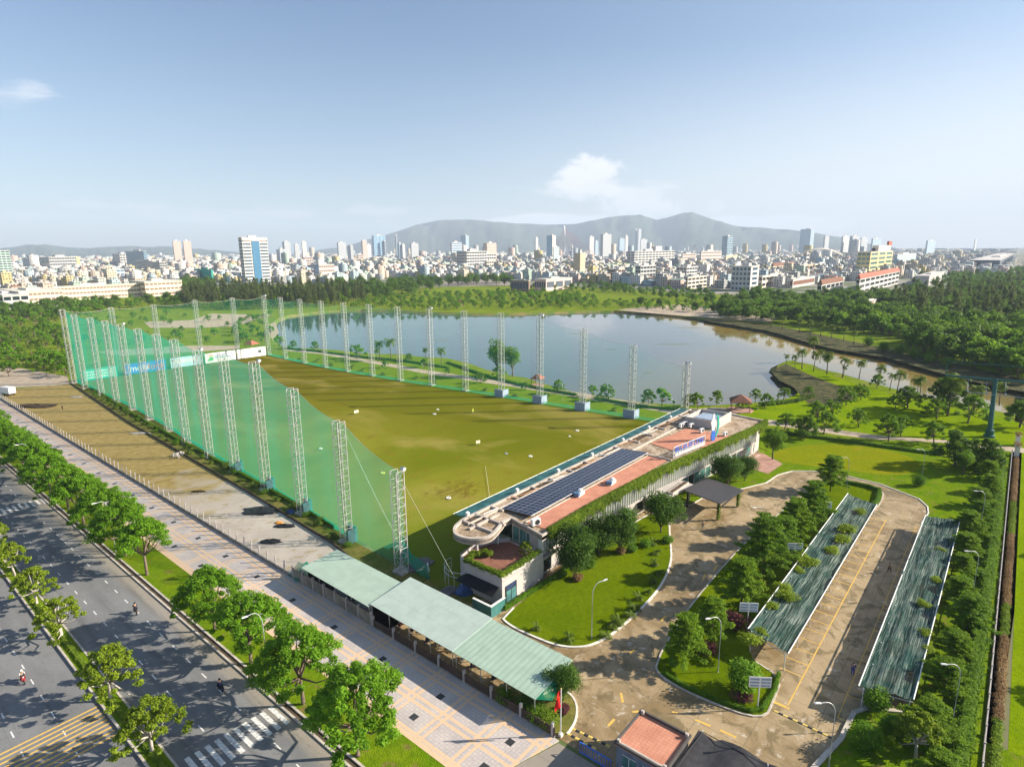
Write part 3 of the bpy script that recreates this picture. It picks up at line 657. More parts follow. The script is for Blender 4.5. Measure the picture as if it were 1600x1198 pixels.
def hedge(name, path, wd, h, leaf, label, dens=26, size=.17, seed=1, z0=0.1, cat='hedge', group=None):
    rng = np.random.RandomState(seed); cs = []; mb = MB()
    for i in range(len(path)-1):
        a, b = Vector((*path[i], 0)), Vector((*path[i+1], 0)); L = (b-a).length; k = max(1, int(L/(wd*.6)))
        for j in range(k+1):
            p = a.lerp(b, j/k); cs.append((p.x+rng.uniform(-.1,.1)*wd, p.y+rng.uniform(-.1,.1)*wd, z0+h*.5))
        c = (a+b)/2; mb.obox((c.x, c.y, z0+h*.36), (L, wd*.55, h*.7), math.atan2(b.y-a.y, b.x-a.x))
    dens = int(dens*1.6)
    V = leaves(rng, cs, np.array([(wd*.55, wd*.55, h*.5)]*len(cs)), dens, size, up=.6, shell=.6)
    t = thing(name, label, cat, (0, 0, 0), group=group)
    mb.build('stems', leaf, t); place('foliage', crown_mesh('foliage', V, leaf), t); return t
# ---------------- driving range: masts, nets, banners ----------------
plain('galvanised', (.62,.60,.56), .45, .25, .15, 1.2)
plain('mast_box', (.30,.37,.48), .6, 0, .15, .8)
plain('mast_box_dark', (.05,.13,.15), .6, 0, .2, .8)
plain('rope', (.75,.74,.62), .7)
plain('lamp_body', (.55,.56,.58), .5, .2)
MW = 1.5
plain('galv_dim', (.50,.49,.46), .5, .2, .15, 1.2)
def mast_meshes(H):
    leg = MB().tube([(0,0,0),(0,0,H)], .08, 6).mesh('leg', 'galvanised')
    mb = MB(); n = max(6, int(H/1.35)); dz = H/n; c = [(-MW/2,-MW/2),(MW/2,-MW/2),(MW/2,MW/2),(-MW/2,MW/2)]
    for i in range(n+1):
        for k in range(4):
            a, b = c[k], c[(k+1) % 4]; z = i*dz; mb.tube([(a[0],a[1],z),(b[0],b[1],z)], .036, 4, False)
            if i < n:
                q, r = (a, b) if (i+k) % 2 else (b, a); mb.tube([(q[0],q[1],z),(r[0],r[1],z+dz)], .034, 4, False)
    br = mb.mesh('bracing', 'galv_dim')
    lad = MB(); lad.tube([(.12,.2,.3),(.12,.2,H-.3)], .03, 4, False).tube([(-.28,.2,.3),(-.28,.2,H-.3)], .03, 4, False)
    for i in range(int(H/.7)): lad.tube([(-.28,.2,.5+i*.7),(.12,.2,.5+i*.7)], .015, 4, False)
    return leg, br, lad.mesh('ladder', MT['black_paint']), c
MM = {}
def mast(x, y, H, label, group, box=None, lights=0):
    Hk = round(H)
    if Hk not in MM: MM[Hk] = mast_meshes(Hk)
    leg, br, lad, c = MM[Hk]
    t = thing('lattice_mast', label, 'mast', (x, y, 0), group=group)
    for a in c: place('leg', leg, t, (a[0], a[1], 0))
    place('bracing', br, t); place('ladder', lad, t)
    MB().box(-1.1,1.1,-1.1,1.1,-.05,.35).build('footing', 'kerb_stone', t)
    if box == 'blue': MB().box(-1.6,-1.2,-1.9,1.9,.0,2.7).box(-1.2,1.5,-1.9,-1.6,0,2.7).build('padding', 'mast_box', t)
    if box == 'dark': MB().box(1.15,1.4,-1.3,1.3,.1,2.7).box(-.6,1.15,-1.4,-1.15,.1,2.6).build('padding', 'mast_box_dark', t)
    for k in range(lights):
        q = MB().obox((0,0,0), (.55,.7,.5), 0, 0, .5).obox((-.25,0,-.15), (.1,.5,.3)).build('floodlight', 'lamp_body', t, (.9, -.45+.9*k, Hk+.2)); 
Lm = [(56.3,70.3,16.8),(56.9,85.8,21.8),(58.6,102.6,24.8),(60.2,119.3,27.8),(61.3,135.3,28.2),(62.4,151.0,27.2),(63.7,167.3,28.2),(65.3,183.0,28.0),(66.8,200.8,28.2),(67.9,218.0,27.7),(68.4,234.0,28.0),(68.6,249.5,28.4),(68.9,268.5,28.0),(69.2,283.0,28.6)]
Rm = [(151.7,284.4,28.8),(150.8,267.5,28.6),(149.8,249.3,28.9),(149.5,232.1,28.6),(149.9,216.4,28.8),(150.7,200.5,29.2),(151.6,184.0,29.0),(153.0,167.6,28.8),(154.4,151.1,29.0),(156.0,135.2,29.0),(157.1,119.3,29.0),(158.2,103.1,25.7),(159.6,86.5,22.5),(161.6,70.5,17.6)]
Em = [(87.5,289.0,28.1),(103.0,287.0,28.4),(120.0,286.3,28.7),(136.8,285.5,28.8)]
for i, (x, y, h) in enumerate(Lm):
    mast(x, y, h, ['shortest white lattice mast at the near corner of the left net, beside the shed roof', ][0] if i == 0 else 'white lattice mast of the left row along the bare lot, %s from the near corner' % ordn(i), 'lattice masts holding up the nets', 'dark' if 1 <= i <= 4 else None, 1 if i in (0, 3, 4, 5, 9) else 0)
for i, (x, y, h) in enumerate(reversed(Rm)):
    mast(x, y, h, 'short white lattice mast rising behind the far corner of the clubhouse roof' if i == 0 else 'white lattice mast of the right row in front of the lake, %s from the clubhouse' % ordn(i), 'lattice masts holding up the nets', 'blue' if 1 <= i <= 4 else None, 2 if i in (0, 3, 6, 13) else 0)
for i, (x, y, h) in enumerate(Em):
    mast(x, y, h, 'white lattice mast in the far end row behind the banners, %s from the left' % ordn(i), 'lattice masts holding up the nets')
def netmat(name, col, a):
    def f(s):
        g = s.node('ShaderNodeNewGeometry'); d = s.node('ShaderNodeVectorMath', operation='DOT_PRODUCT'); s.L.new(g.outputs['Incoming'], d.inputs[0]); s.L.new(g.outputs['True Normal'], d.inputs[1])
        c = s.m('MAXIMUM', s.m('ABSOLUTE', d.outputs['Value']), .12)
        n = s.noise(.35, s.scale(g.outputs['Position'], (1, 1, .25)), 4, .6)
        k = s.m('ADD', 1-a-.05, s.m('MULTIPLY', n, .1)); al = s.m('SUBTRACT', 1.0, s.m('POWER', k, s.m('DIVIDE', 1.0, c)))
        df = s.node('ShaderNodeBsdfDiffuse'); s.put(df.inputs[0], col); tl = s.node('ShaderNodeBsdfTranslucent'); s.put(tl.inputs[0], col)
        m1 = s.node('ShaderNodeMixShader'); m1.inputs[0].default_value = .5; s.L.new(df.outputs[0], m1.inputs[1]); s.L.new(tl.outputs[0], m1.inputs[2])
        tr = s.node('ShaderNodeBsdfTransparent'); m = s.node('ShaderNodeMixShader'); s.L.new(al, m.inputs[0]); s.L.new(tr.outputs[0], m.inputs[1]); s.L.new(m1.outputs[0], m.inputs[2]); return m.outputs[0]
    return mat(name, f)
netmat('net_green', (.02,.40,.28), .18)
netmat('net_green_thin', (.03,.40,.28), .07)
netmat('net_green_end', (.03,.40,.26), .12)
netmat('net_green_dense', (.02,.38,.24), .42)
def net(name, pts, label, m, z0=.05, sag=.9, part_of=None):
    """hanging net: drops from the mast heads, edge sagging between them"""
    mb = MB(); n = 10; rows = 8; P = []; rg = random.Random(4)
    for i in range(len(pts)-1):
        a, b = pts[i], pts[i+1]
        for k in range(n + (i == len(pts)-2)):
            t = k/n; zt = a[2]*(1-t)+b[2]*t - sag*4*t*(1-t)
            P.append((a[0]*(1-t)+b[0]*t, a[1]*(1-t)+b[1]*t, zt))
    for i, p in enumerate(P):
        for r in range(rows+1):
            f = r/rows; bl = math.sin(PI*f)*.12*math.sin(i*.9+rg.uniform(-.2,.2)); mb.v.append((p[0]+bl, p[1]+bl*.3, z0+(p[2]-z0)*f))
    for i in range(len(P)-1):
        for r in range(rows): q = i*(rows+1)+r; mb.f.append((q, q+rows+1, q+rows+2, q+1)); mb.mi.append(0)
    t = thing(name, label, 'net'); mb.build('netting', m, t, smooth=True)
    c = MB().tube([(p[0], p[1], p[2]) for p in P], .03, 4, False)
    c.build('top_rope', 'rope', t); return t
ins = .9
ln = net('safety_net', [(x+ins, y, h-.3) for x, y, h in Lm], 'tall green safety net hung along the left row of masts', 'net_green')
net('safety_net', [(x-ins, y, h-.3) for x, y, h in reversed(Rm)], 'tall faint green safety net hung between the right masts before the lake', 'net_green_thin')
net('safety_net', [(Lm[-1][0]+1.5, 284, 28)]+[(x, y-ins, h-.3) for x, y, h in Em]+[(150.2, 284, 28.4)], 'tall green safety net closing the far end behind the banners', 'net_green_end')
mb = MB(); P = [(59.5,74.5,3.2),(58.6,71.5,3.4),(57.6,69.4,3.0),(57.3,65,2.4)]
for i in range(3):
    a, b = P[i], P[i+1]; mb.add([(a[0],a[1],.05),(b[0],b[1],.05),(b[0],b[1],b[2]),(a[0],a[1],a[2])], [(0,1,2,3)])
o = mb.build('net_skirt', 'net_green_dense'); tag(o, 'dense green net skirt at the foot of the nearest left mast', 'net')
mb = MB(); P = [(x+.95, y) for x, y, h in Lm[1:]]
for i in range(len(P)-1): a, b = P[i], P[i+1]; mb.add([(a[0],a[1],.05),(b[0],b[1],.05),(b[0],b[1],1.0),(a[0],a[1],1.0)], [(0,1,2,3)])
o = mb.build('net_skirt', 'net_green_dense'); tag(o, 'low dark green net skirt along the foot of the left net', 'net')
mb = MB(); P = [(x-1.0, y) for x, y, h in Rm]
for i in range(len(P)-1): a, b = P[i], P[i+1]; mb.add([(a[0],a[1],.05),(b[0],b[1],.05),(b[0],b[1],1.3),(a[0],a[1],.8)], [(0,1,2,3)])
o = mb.build('net_skirt', 'net_green_dense'); tag(o, 'low green net skirt along the foot of the right masts', 'net')
for i, (a, b) in enumerate([((58.4,86.6,20),(57.5,70.5,2)), ((58.4,86.6,20),(57.4,69.3,1.2)), ((85.5,77.5,.2),(100,92,.3)), ((57,71,16.5),(56.6,59,3.5))]):
    o = MB().tube([a, tuple((a[j]+b[j])/2-(.5 if j == 2 else 0) for j in range(3)) if i < 2 else tuple((a[j]+b[j])/2 for j in range(3)), b], .022, 4).build('guy_rope', 'rope'); tag(o, ['pale guy rope slanting across the net to the nearest left mast, upper one', 'pale guy rope slanting across the net to the nearest left mast, lower one', 'pale rope lying on the turf before the clubhouse', 'guy rope from the nearest mast down to the shed'][i], 'rope')
# lettering
def text(name, body, size, m, parent, loc, rot, ext=.02):
    cu = bpy.data.curves.new(name, 'FONT'); cu.body = body; cu.size = size; cu.extrude = ext; cu.align_x = 'CENTER'; cu.align_y = 'CENTER'
    tmp = bpy.data.objects.new(name, cu); C.objects.link(tmp); bpy.context.view_layer.update()
    me = bpy.data.meshes.new_from_object(tmp.evaluated_get(bpy.context.evaluated_depsgraph_get())); bpy.data.objects.remove(tmp)
    me.materials.clear(); me.materials.append(gm(m)); o = place(name, me, parent, loc); o.rotation_euler = rot; return o
for nm, c in (('sign_blue',(.03,.13,.55)),('sign_pale',(.50,.66,.80)),('sign_white',(.80,.79,.78)),('sign_teal',(.03,.38,.30)),('sign_red',(.6,.05,.04)),('sign_orange',(.75,.30,.04)),('sign_green',(.08,.38,.10)),('ink_dark',(.06,.09,.10)),('cloth_white',(.75,.75,.72))): plain(nm, c, .6, 0, .06)
BN = [((72.5,284.6),(84.5,285.2),'sign_teal','','teal banner with white script, leftmost at the far end of the range'),
      ((87.5,285.3),(103.5,285.4),'sign_blue','mobifone','blue banner reading mobifone at the far end of the range'),
      ((105.5,285.4),(118.5,285.2),'sign_pale','','pale blue banner with white lettering at the far end of the range'),
      ((120.2,285.2),(134.2,284.8),'sign_white','','white banner with a green and orange emblem at the far end'),
      ((134.9,284.8),(149.0,284.3),'sign_white','','white banner with a small dark square, rightmost at the far end')]
for i, (a, b, m, tx, lab) in enumerate(BN):
    L = math.hypot(b[0]-a[0], b[1]-a[1]); rz = math.atan2(b[1]-a[1], b[0]-a[0]); t = thing('banner', lab, 'banner', ((a[0]+b[0])/2, (a[1]+b[1])/2-2.2, 0), rz)
    h = 4.4
    MB().box(-L/2, L/2, -.04, .04, .35, .35+h).build('panel', m, t)
    q = MB()
    for k in range(5): x = -L/2+.3+k*(L-.6)/4; q.tube([(x,.12,0),(x,.12,h+.2)], .06, 5).tube([(x,.12,h*.8),(x,1.6,0)], .04, 4)
    q.build('frame', 'galvanised', t)
    R = (PI/2, 0, 0)
    if i == 1:
        text('lettering', 'mobi', 3.6, 'sign_white', t, (-2.6, -.06, 2.5), R); text('lettering', 'fone', 3.6, 'sign_red', t, (3.9, -.06, 2.5), R)
    else:
        q = MB(); rg = random.Random(i)
        rows = {0: 3, 2: 1, 3: 2, 4: 1}[i]
        for r in range(rows):
            zz = 3.6-r*1.1 if rows > 1 else 3.0; x = -L/2+(1.2 if i in (0,2) else 4.3); hh = .55 if rows > 1 else 1.6
            if i == 4: break
            while x < L/2-1.5: ww = rg.uniform(.3,.6)*(.7 if rows > 1 else 1.2); q.box(x, x+ww, -.06, -.045, zz-hh/2, zz+hh/2*rg.choice((.6,1,1))); x += ww+.22
        if i == 4: q.box(3.2, 4.9, -.06, -.045, 2.0, 3.4)
        q.build('lettering', {0:'sign_white',2:'sign_white',3:'sign_blue',4:'ink_dark'}[i], t)
        if i == 3:
            MB().add([(-6.2,-.06,1.2),(-3.6,-.06,1.2),(-3.2,-.06,2.6),(-4.6,-.06,3.2)], [(0,1,2,3)]).build('emblem', 'sign_green', t)
            MB().add([(-5.6,-.07,3.2),(-4.9,-.07,4.0),(-3.8,-.07,4.1),(-3.3,-.07,3.2),(-4.6,-.07,3.5)], [(0,4,3,2,1)]).build('emblem', 'sign_orange', t)
# distance boards, targets and hole flags on the turf
plain('board_cream', (.80,.72,.52), .6); plain('board_yellow', (.65,.75,.08), .6)
def board(u, v, w_, h_, lab, m='board_cream'):
    x, y = G(u, v); t = thing('distance_board', lab, 'board', (x, y, .03), math.atan2(y, x)-PI/2+.5)
    MB().obox((0,0,h_/2+.45), (w_,.12,h_)).build('panel', m, t); MB().tube([(-w_*.35,.08,0),(-w_*.35,.08,h_)], .05, 5).tube([(w_*.35,.08,0),(w_*.35,.08,h_)], .05, 5).tube([(0,.9,0),(0,.1,h_)], .04, 4).build('stand', 'galvanised', t)
board(557,647,1.5,.8,'small cream distance board on the turf, upper left of the open field'); board(747,695,1.2,.75,'small cream distance board on the turf, before the clubhouse')
board(739,645,.5,.9,'narrow yellow marker board on the far turf','board_yellow')
def disc(u, v, r, m, lab, cat='target'):
    x, y = G(u, v); t = thing('target_ring', lab, cat, (x, y, .03)); r *= .62
    MB().lathe([(r*.55,.0),(r*.62,.14),(r,.14),(r*1.04,.0)], n=20).build('ring', m, t)
    MB().tube([(0,0,0),(0,0,.5)], .03, 5).build('pole', 'sign_white', t)
for u, v, r, m, lab in [(598,739,.8,'board_yellow','yellow green target ring by the net edge'),(501,701,.7,'sign_white','white target seen through the green net'),(701,778,.8,'sign_white','white target on the dark green patch before the clubhouse'),(829,713,.8,'sign_white','white target near the glass awning'),(902,673,.8,'sign_white','white target at the right of the field'),(890,682,.5,'sign_white','small white mat left of the right target'),(679,647,.9,'sign_white','low white target left of the yellow marker'),(684,640,.7,'sign_white','white target just above the low white one'),(791,709,.6,'mast_box','blue grey mat in the middle of the turf')]: disc(u, v, r, m, lab)
# ---------------- clubhouse ----------------
def _roofc(s):
    p = s.pos(); n = s.noise(.35, p, 6, .65, .4); n2 = s.noise(1.6, p, 5, .7)
    c = s.mix(s.ss(n, .36, .62), (.25,.175,.11), (.46,.37,.28)); c = s.mix(s.m('MULTIPLY', s.ss(n2, .50, .64), .8), c, (.12,.09,.05)); return s.bsdf(c, .9, 0, n2, .03, .5)
mat('roof_concrete', _roofc)
def _tile(s):
    p = s.pos(); x, y, z = s.xyz(p); n = s.noise(.6, p, 5, .6); g = s.m('MAXIMUM', s.line(x, .4, .05), s.line(y, .4, .05))
    c = s.mix(s.ss(n, .3, .7), (.46,.20,.13), (.58,.27,.18)); c = s.mix(s.m('MULTIPLY', g, .4), c, (.28,.12,.08))
    c = s.mix(s.ss(s.noise(1.1, p, 5, .7, .8), .66, .72), c, (.12,.07,.04)); return s.bsdf(c, .85, 0, g, -.02, .4)
mat('roof_tile_red', _tile)
plain('wall_white', (.47,.43,.41), .85, 0, .06, .5); plain('wall_fin', (.52,.54,.50), .8, 0, .08, .6); plain('parapet', (.48,.42,.37), .85, 0, .15, .7)
plain('soil_dark', (.09,.065,.045), .95, 0, .4, 1.0, .4); plain('metal_white', (.72,.72,.72), .5, .1, .08); plain('metal_dark', (.035,.035,.04), .55, .3, .2)
plain('deck_brown', (.24,.11,.075), .85, 0, .15, 1.0); plain('navy', (.03,.05,.11), .7, 0, .2); plain('pipe_orange', (.5,.25,.12), .7)
def _glass(col, r=.12):
    return lambda s: s.bsdf(s.mix(s.ss(s.noise(.7, s.pos(), 3), .35, .65), col, tuple(min(1, c*1.7) for c in col)), r, 0, spec=.8)
mat('glass_teal', _glass((.05,.13,.13))); mat('glass_dark', _glass((.012,.02,.025))); mat('glass_awning', lambda s: s.bsdf(s.mix(s.ss(s.noise(.5, s.pos(), 3), .35, .65), (.02,.085,.085), (.04,.14,.14)), .5, 0, spec=.2)); mat('glass_blue', _glass((.03,.10,.19)))
def _solar(s):
    tc = s.node('ShaderNodeTexCoord').outputs['Object']; x, y, z = s.xyz(tc)
    f = s.m('MAXIMUM', s.line(x, .168, .006), s.line(y, .168, .006)); big = s.m('MAXIMUM', s.line(y, 1.033, .05, -1.55), s.m('GREATER_THAN', s.m('ABSOLUTE', x), .475))
    c = s.mix(s.m('MULTIPLY', f, .5), (.006,.010,.035), (.10,.12,.18)); c = s.mix(big, c, (.30,.32,.36)); return s.bsdf(c, .22, 0, spec=.25)
mat('solar_cell', _solar)
club = thing('clubhouse', 'long flat-roofed two-storey clubhouse with rounded roof nose and leafy eaves', 'building', (70, 58, 0))
def cp(name, mb, m, par=club, smooth=False):
    o = mb.build(name, m, par, smooth=smooth)
    if par is club: o.location = (-70, -58, 0)
    else: o.location = (0, 0, 0)
    return o
roof = smooth([(153.2,65.0),(155.0,56),(153.4,45.2),(148.5,44.9),(104.8,50.2),(82.4,51.3),(68.2,51.3)], 0)
nose = [(70.0,58.9),(68.4,59.0),(65.8,58.0),(63.4,57.2),(61.6,57.8),(60.3,59.4),(60.0,61.6),(60.6,62.9),(62.2,64.3),(64.8,65.0)]
nose = [nose[0]]+smooth(nose[1:], 2, False)
RF = roof+nose
cp('roof', MB().prism(RF, 6.75, 7.3), 'roof_concrete')
inn = offset_poly(RF, -.45); mb = MB(); n = len(RF)
if not inpoly(inn[0][0], inn[0][1], RF): inn = offset_poly(RF, .45)
for i in range(n):
    a, b, c, d = RF[i], RF[(i+1) % n], inn[(i+1) % n], inn[i]; mb.add([(*a,6.6),(*b,6.6),(*b,7.62),(*a,7.62),(*d,7.62),(*c,7.62),(*d,7.25),(*c,7.25)], [(0,1,2,3),(3,2,5,4),(4,5,7,6)])
o = cp('parapet', mb, 'parapet'); recalc(o.data)
mb = MB()   # upstand beams that divide the roof into beds
for x in (64.5,67.6,71.5,77,82.5,88,94,100,106,112,118.5,125,131.5,138,145,151): mb.box(x-.18, x+.18, 61.9 if x > 70 else 58.2, 64.6, 7.3, 7.62)
mb.box(64, 112, 62.75, 62.9, 7.3, 7.7).box(112, 153, 60.2, 60.5, 7.3, 7.66).box(63, 70, 61.4, 61.8, 7.3, 7.62).box(70.5, 111.8, 56.2, 56.4, 7.3, 7.55).box(111.8,112.1,51,62.8,7.3,7.6)
cp('roof_beam', mb, 'parapet')
for i, (a, b) in enumerate([(64.7,67.4),(77.4,82.2),(82.8,87.6),(94.4,99.6),(106.4,111.6),(119,124.6),(132,137.6),(145.4,150.6)]):
    cp('roof_bed', MB().box(a, b, 63.0 if a > 70 else 61.9, 64.4, 7.3, 7.38), 'soil_dark')
cp('roof_tiling', MB().box(70.6, 111.6, 52.0, 56.15, 7.3, 7.40), 'roof_tile_red')
t2 = [G(u, v, 7.4) for u, v in [(1016,692),(1048,680),(1071,669.5),(1110,675),(1148,683),(1128,694),(1090,699),(1050,703)]]
cp('roof_tiling', MB().prism(t2, 7.3, 7.41), 'roof_tile_red')
# walls
cp('wall', MB().prism([(70.5,58.4),(69,52.2),(82,52.2),(104,51.2),(148,46.2),(152.6,46.4),(155,56),(153.6,64),(70.5,64)], 0, 6.75), 'wall_white')
# long right facade: glazing bays between white fins
mb = MB(); fins = MB(); 
def edgey(x): return np.interp(x, [69,82,104,148], [52.2,52.2,51.2,46.2])
rg = random.Random(3); x = 69.6; k = 0
while x < 146.5:
    w_ = 2.4; y = edgey(x); y2 = edgey(x+w_)
    if not (100 < x < 110):
        mb2 = MB().add([(x+.2,y-.03,3.9),(x+w_-.2,y2-.03,3.9),(x+w_-.2,y2-.03,6.3),(x+.2,y-.03,6.3)], [(0,1,2,3)]); cp('window', mb2, 'glass_teal' if k % 3 else 'glass_blue')
        if k % 2 == 0 or x > 112: cp('window', MB().add([(x+.2,y-.03,.4),(x+w_-.2,y2-.03,.4),(x+w_-.2,y2-.03,2.9),(x+.2,y-.03,2.9)], [(0,1,2,3)]), 'glass_teal' if k % 4 else 'glass_dark')
    for q in range(3): xx = x+q*.8; fins.box(xx-.06, xx+.06, edgey(xx)-.55, edgey(xx)-.04, 3.4 if xx > 74 else 4.2, 6.7)
    x += w_; k += 1
cp('fin', fins, 'wall_fin')
cp('floor_band', MB().prism([(69,52.3),(69,51.5),(82,51.5),(104,50.5),(148,45.5),(148,46.3),(104,51.3),(82,52.3)], 3.1, 3.4), 'wall_white')
# glazing under the rounded nose and its column
cp('glazing', MB().box(70.2,70.45,58.9,63.9,4.0,6.7).box(66.2,70.2,63.5,63.7,4.0,6.7), 'glass_dark')
cp('column', MB().tube([(63.2,60.2,0),(63.2,60.2,6.7)], .16, 10).tube([(67.0,59.2,3),(67.0,59.2,6.7)], .12, 8), 'metal_white')
cp('panel_wall', MB().box(69.8,70.1,52.4,58.6,4.0,6.7).box(68.6,68.9,51.6,52.4,3.9,6.7), 'wall_fin')
for k in range(4): cp('window', MB().box(69.66,69.79,53.0+k*1.4,54.1+k*1.4,4.2,6.5), 'glass_teal')
# terrace block at the near end
TB = [(58.9,51.4),(68.6,51.4),(69.2,58.6),(66.5,60.6),(63.0,61.6),(60.2,61.0),(58.9,58.8)]
cp('terrace_wall', MB().prism(TB, 0, 4.05), 'wall_white')
cp('terrace_floor', MB().prism(offset_poly(TB, -.5) if inpoly(*offset_poly(TB, -.5)[0], TB) else offset_poly(TB, .5), 4.05, 4.10), 'deck_brown')
mb = MB(); ti = offset_poly(TB, -.18); ti = ti if inpoly(*ti[0], TB) else offset_poly(TB, .18)
for i in range(len(TB)):
    a, b, c, d = TB[i], TB[(i+1) % 7], ti[(i+1) % 7], ti[i]
    if i == 1: continue
    mb.add([(*a,4.0),(*b,4.0),(*b,4.62),(*a,4.62),(*d,4.62),(*c,4.62),(*d,4.0),(*c,4.0)], [(0,1,2,3),(3,2,5,4),(4,5,7,6)])
o = cp('terrace_parapet', mb, 'wall_white'); recalc(o.data)
d = cp('door', MB().box(59.7,61.9,51.30,51.36,.25,2.2), 'glass_teal'); q = MB().box(59.6,59.7,51.27,51.36,.2,3.0).box(61.9,62.0,51.27,51.36,.2,3.0).box(60.76,60.84,51.27,51.30,.2,2.2).box(59.6,62.0,51.26,51.36,2.2,2.28).build('frame', 'metal_dark', d)
cp('transom', MB().box(59.7,61.9,51.31,51.36,2.28,3.0), 'navy')
cp('side_awning', MB().add([(58.9,52,3.0),(58.9,58.5,3.0),(57.0,59,2.4),(57.0,51.6,2.4)], [(0,1,2,3),(3,2,1,0)]), 'metal_dark')
# glass awning strip over the tee line, with its struts
aw = thing('glass_awning', 'long teal glass awning along the field edge of the clubhouse roof', 'awning', (0, 0, 0))
MB().add([(65.6,65.15,7.5),(152.4,65.15,7.5),(152.4,67.7,7.35),(65.6,67.7,7.35),(65.6,65.15,7.43),(152.4,65.15,7.43),(152.4,67.7,7.28),(65.6,67.7,7.28)], [(0,1,2,3),(7,6,5,4),(3,2,6,7),(0,3,7,4),(1,5,6,2)]).build('glass', 'glass_awning', aw)
mb = MB().tube([(65.6,67.75,7.35),(152.4,67.75,7.35)], .05, 5)
for k in range(28): x = 66+k*3.24; mb.tube([(x,65.1,7.53),(x,67.7,7.38)], .035, 4)
mb.build('frame', 'galv_dim', aw)
for i, (u, v) in enumerate([(724,801),(800,764),(862,733),(915,708),(962,685),(1003,666),(1037,650)]):
    x, y = G(u, v, 7.9); o = thing('roof_spotlight', 'white floodlight box on the field edge of the clubhouse roof, %s from the near end' % ordn(i), 'floodlight', (x, 64.9, 7.62), group='floodlights along the clubhouse roof edge')
    MB().obox((0,0,.45), (.55,.5,.45), 0, .3).build('housing', 'metal_white', o); MB().tube([(0,0,0),(0,0,.4)], .05, 5).build('bracket', 'metal_white', o)
# planter vines hanging from the right eaves
rng = np.random.RandomState(8); cs = []; rr = []
for x in np.arange(70.0, 153, .6):
    y = np.interp(x, [68,82.4,104.8,148.5,153], [51.3,51.3,50.2,44.9,45.2]) - .1
    L = rng.uniform(.7, 1.6) if rng.uniform() > .25 else rng.uniform(1.6, 2.6); cs.append((x, y-.15, 7.75-L*.45)); rr.append((.55, .55, L*.62)); cs.append((x+.3, y+.2, 7.75)); rr.append((.6,.6,.42))
V = leaves(rng, cs, np.array(rr), 330, .26, up=.4, shell=.4, asp=.5)
o = place('hanging_vines', crown_mesh('hanging_vines', V, 'leaf_vine')); tag(o, 'band of light green vines hanging along the right eaves of the clubhouse', 'vines')
hedge('terrace_hedge', [(68.0,51.9),(59.4,51.9),(59.3,58.6),(61.2,59.4),(62.8,58.4),(63.0,57.4)], 1.15, 1.0, 'leaf_vine', 'yellow green hedge bordering the brown clubhouse terrace', 130, .24, 5, 4.25)
tree('median', (66.8, 53.4, 4.1), 'small light green potted tree on the clubhouse terrace', 'tree', None, .42, 'terrace_tree')
# solar array
pm = MB().box(-.51,.51,-1.55,1.55,-.02,.02).mesh('panel', 'solar_cell')
for row, yc in enumerate((57.9, 61.02)):
    t = thing('solar_array', ['long solar array on the clubhouse roof, strip beside the red tiles','long solar array on the clubhouse roof, strip nearer the field'][row], 'solar panels', (72, yc, 7.9-row*.22))
    t.rotation_euler = (math.radians(-4), 0, 0)
    for k in range(38): p = place('panel', pm, t, (.5+k*1.05, 0, .04))
    q = MB(); q.box(0,40,-1.57,-1.52,-.06,.015).box(0,40,1.52,1.57,-.06,.015)
    for k in range(10): q.tube([(1+k*4,-1.3,-.5),(1+k*4,-1.3,0)], .04, 5).tube([(1+k*4,1.3,-.6),(1+k*4,1.3,0)], .04, 5)
    q.build('rail', 'metal_white', t)
rg = random.Random(31)
for i in range(9):
    x = 66+i*9.5; q = MB().tube([(x,64.4,7.66),(x+rg.uniform(2,5),63.2,7.72),(x+rg.uniform(5,8),62.9,7.8)], .06, 5); o = q.build('roof_pipe', 'pipe_orange' if i % 2 else 'galv_dim'); tag(o, 'thin pipe lying along the roof beds of the clubhouse, %s from the near end' % ordn(i), 'pipe', 'pipes on the clubhouse roof')
# roof top clutter
def acunit(x, y, z, rz, lab, s=1.0):
    t = thing('air_conditioner', lab, 'air conditioner', (x, y, z), rz, sc=s)
    MB().box(-.5,.5,-.22,.22,.12,.82).build('housing', 'metal_white', t)
    MB().lathe([(.0,.0),(.28,.0),(.28,.03)], (0,0,0), 14).build('fan_grille', 'metal_dark', t).matrix_local = Matrix.Translation((.1,-.225,.47)) @ Matrix.Rotation(PI/2, 4, 'X')
    MB().box(-.45,-.35,-.2,.2,0,.12).box(.35,.45,-.2,.2,0,.12).build('foot', 'metal_dark', t)
for u, v, lab, s in [(837,821,'white air conditioner on the near roof corner beside the red tiles',1.5),(1064,668,'white air conditioner leftmost in the roof cluster behind the red tiles',1.3),(1070,665,'white air conditioner second in the roof cluster behind the red tiles',1.3),(1080,668,'grey white air conditioner in the middle of the roof cluster',1.3),(1096,676,'white air conditioner beside the tall golfer sign',1.3),(1133,681,'pale air conditioner at the vine edge past the golfer sign',1.2)]:
    x, y = G(u, v, 7.4); acunit(x, y, 7.4, _rt.uniform(-.3, .3)-.2, lab, s)
for u, v, lab in [(905,773,'silver roof ventilator on the red tiles beside the solar strip, larger'),(955,755,'silver roof ventilator at the outer edge of the red tiles')]:
    x, y = G(u, v, 7.4); t = thing('roof_ventilator', lab, 'ventilator', (x, y, 7.4), .1)
    MB().box(-1.1,1.1,-.5,.5,0,.55).build('duct', 'metal_white', t); MB().lathe([(.45,.5),(.5,.8),(.3,1.0),(0,1.05)], (.4,0,0), 12).build('cowl', 'metal_white', t); MB().box(-1.3,-.7,-.55,.55,.2,.75).build('hood', 'glass_blue', t)
a, b, c, d = G(1105,645,9.2), G(1113.4,637,9.2), G(1138,641,9.2), G(1118,655,9.2)
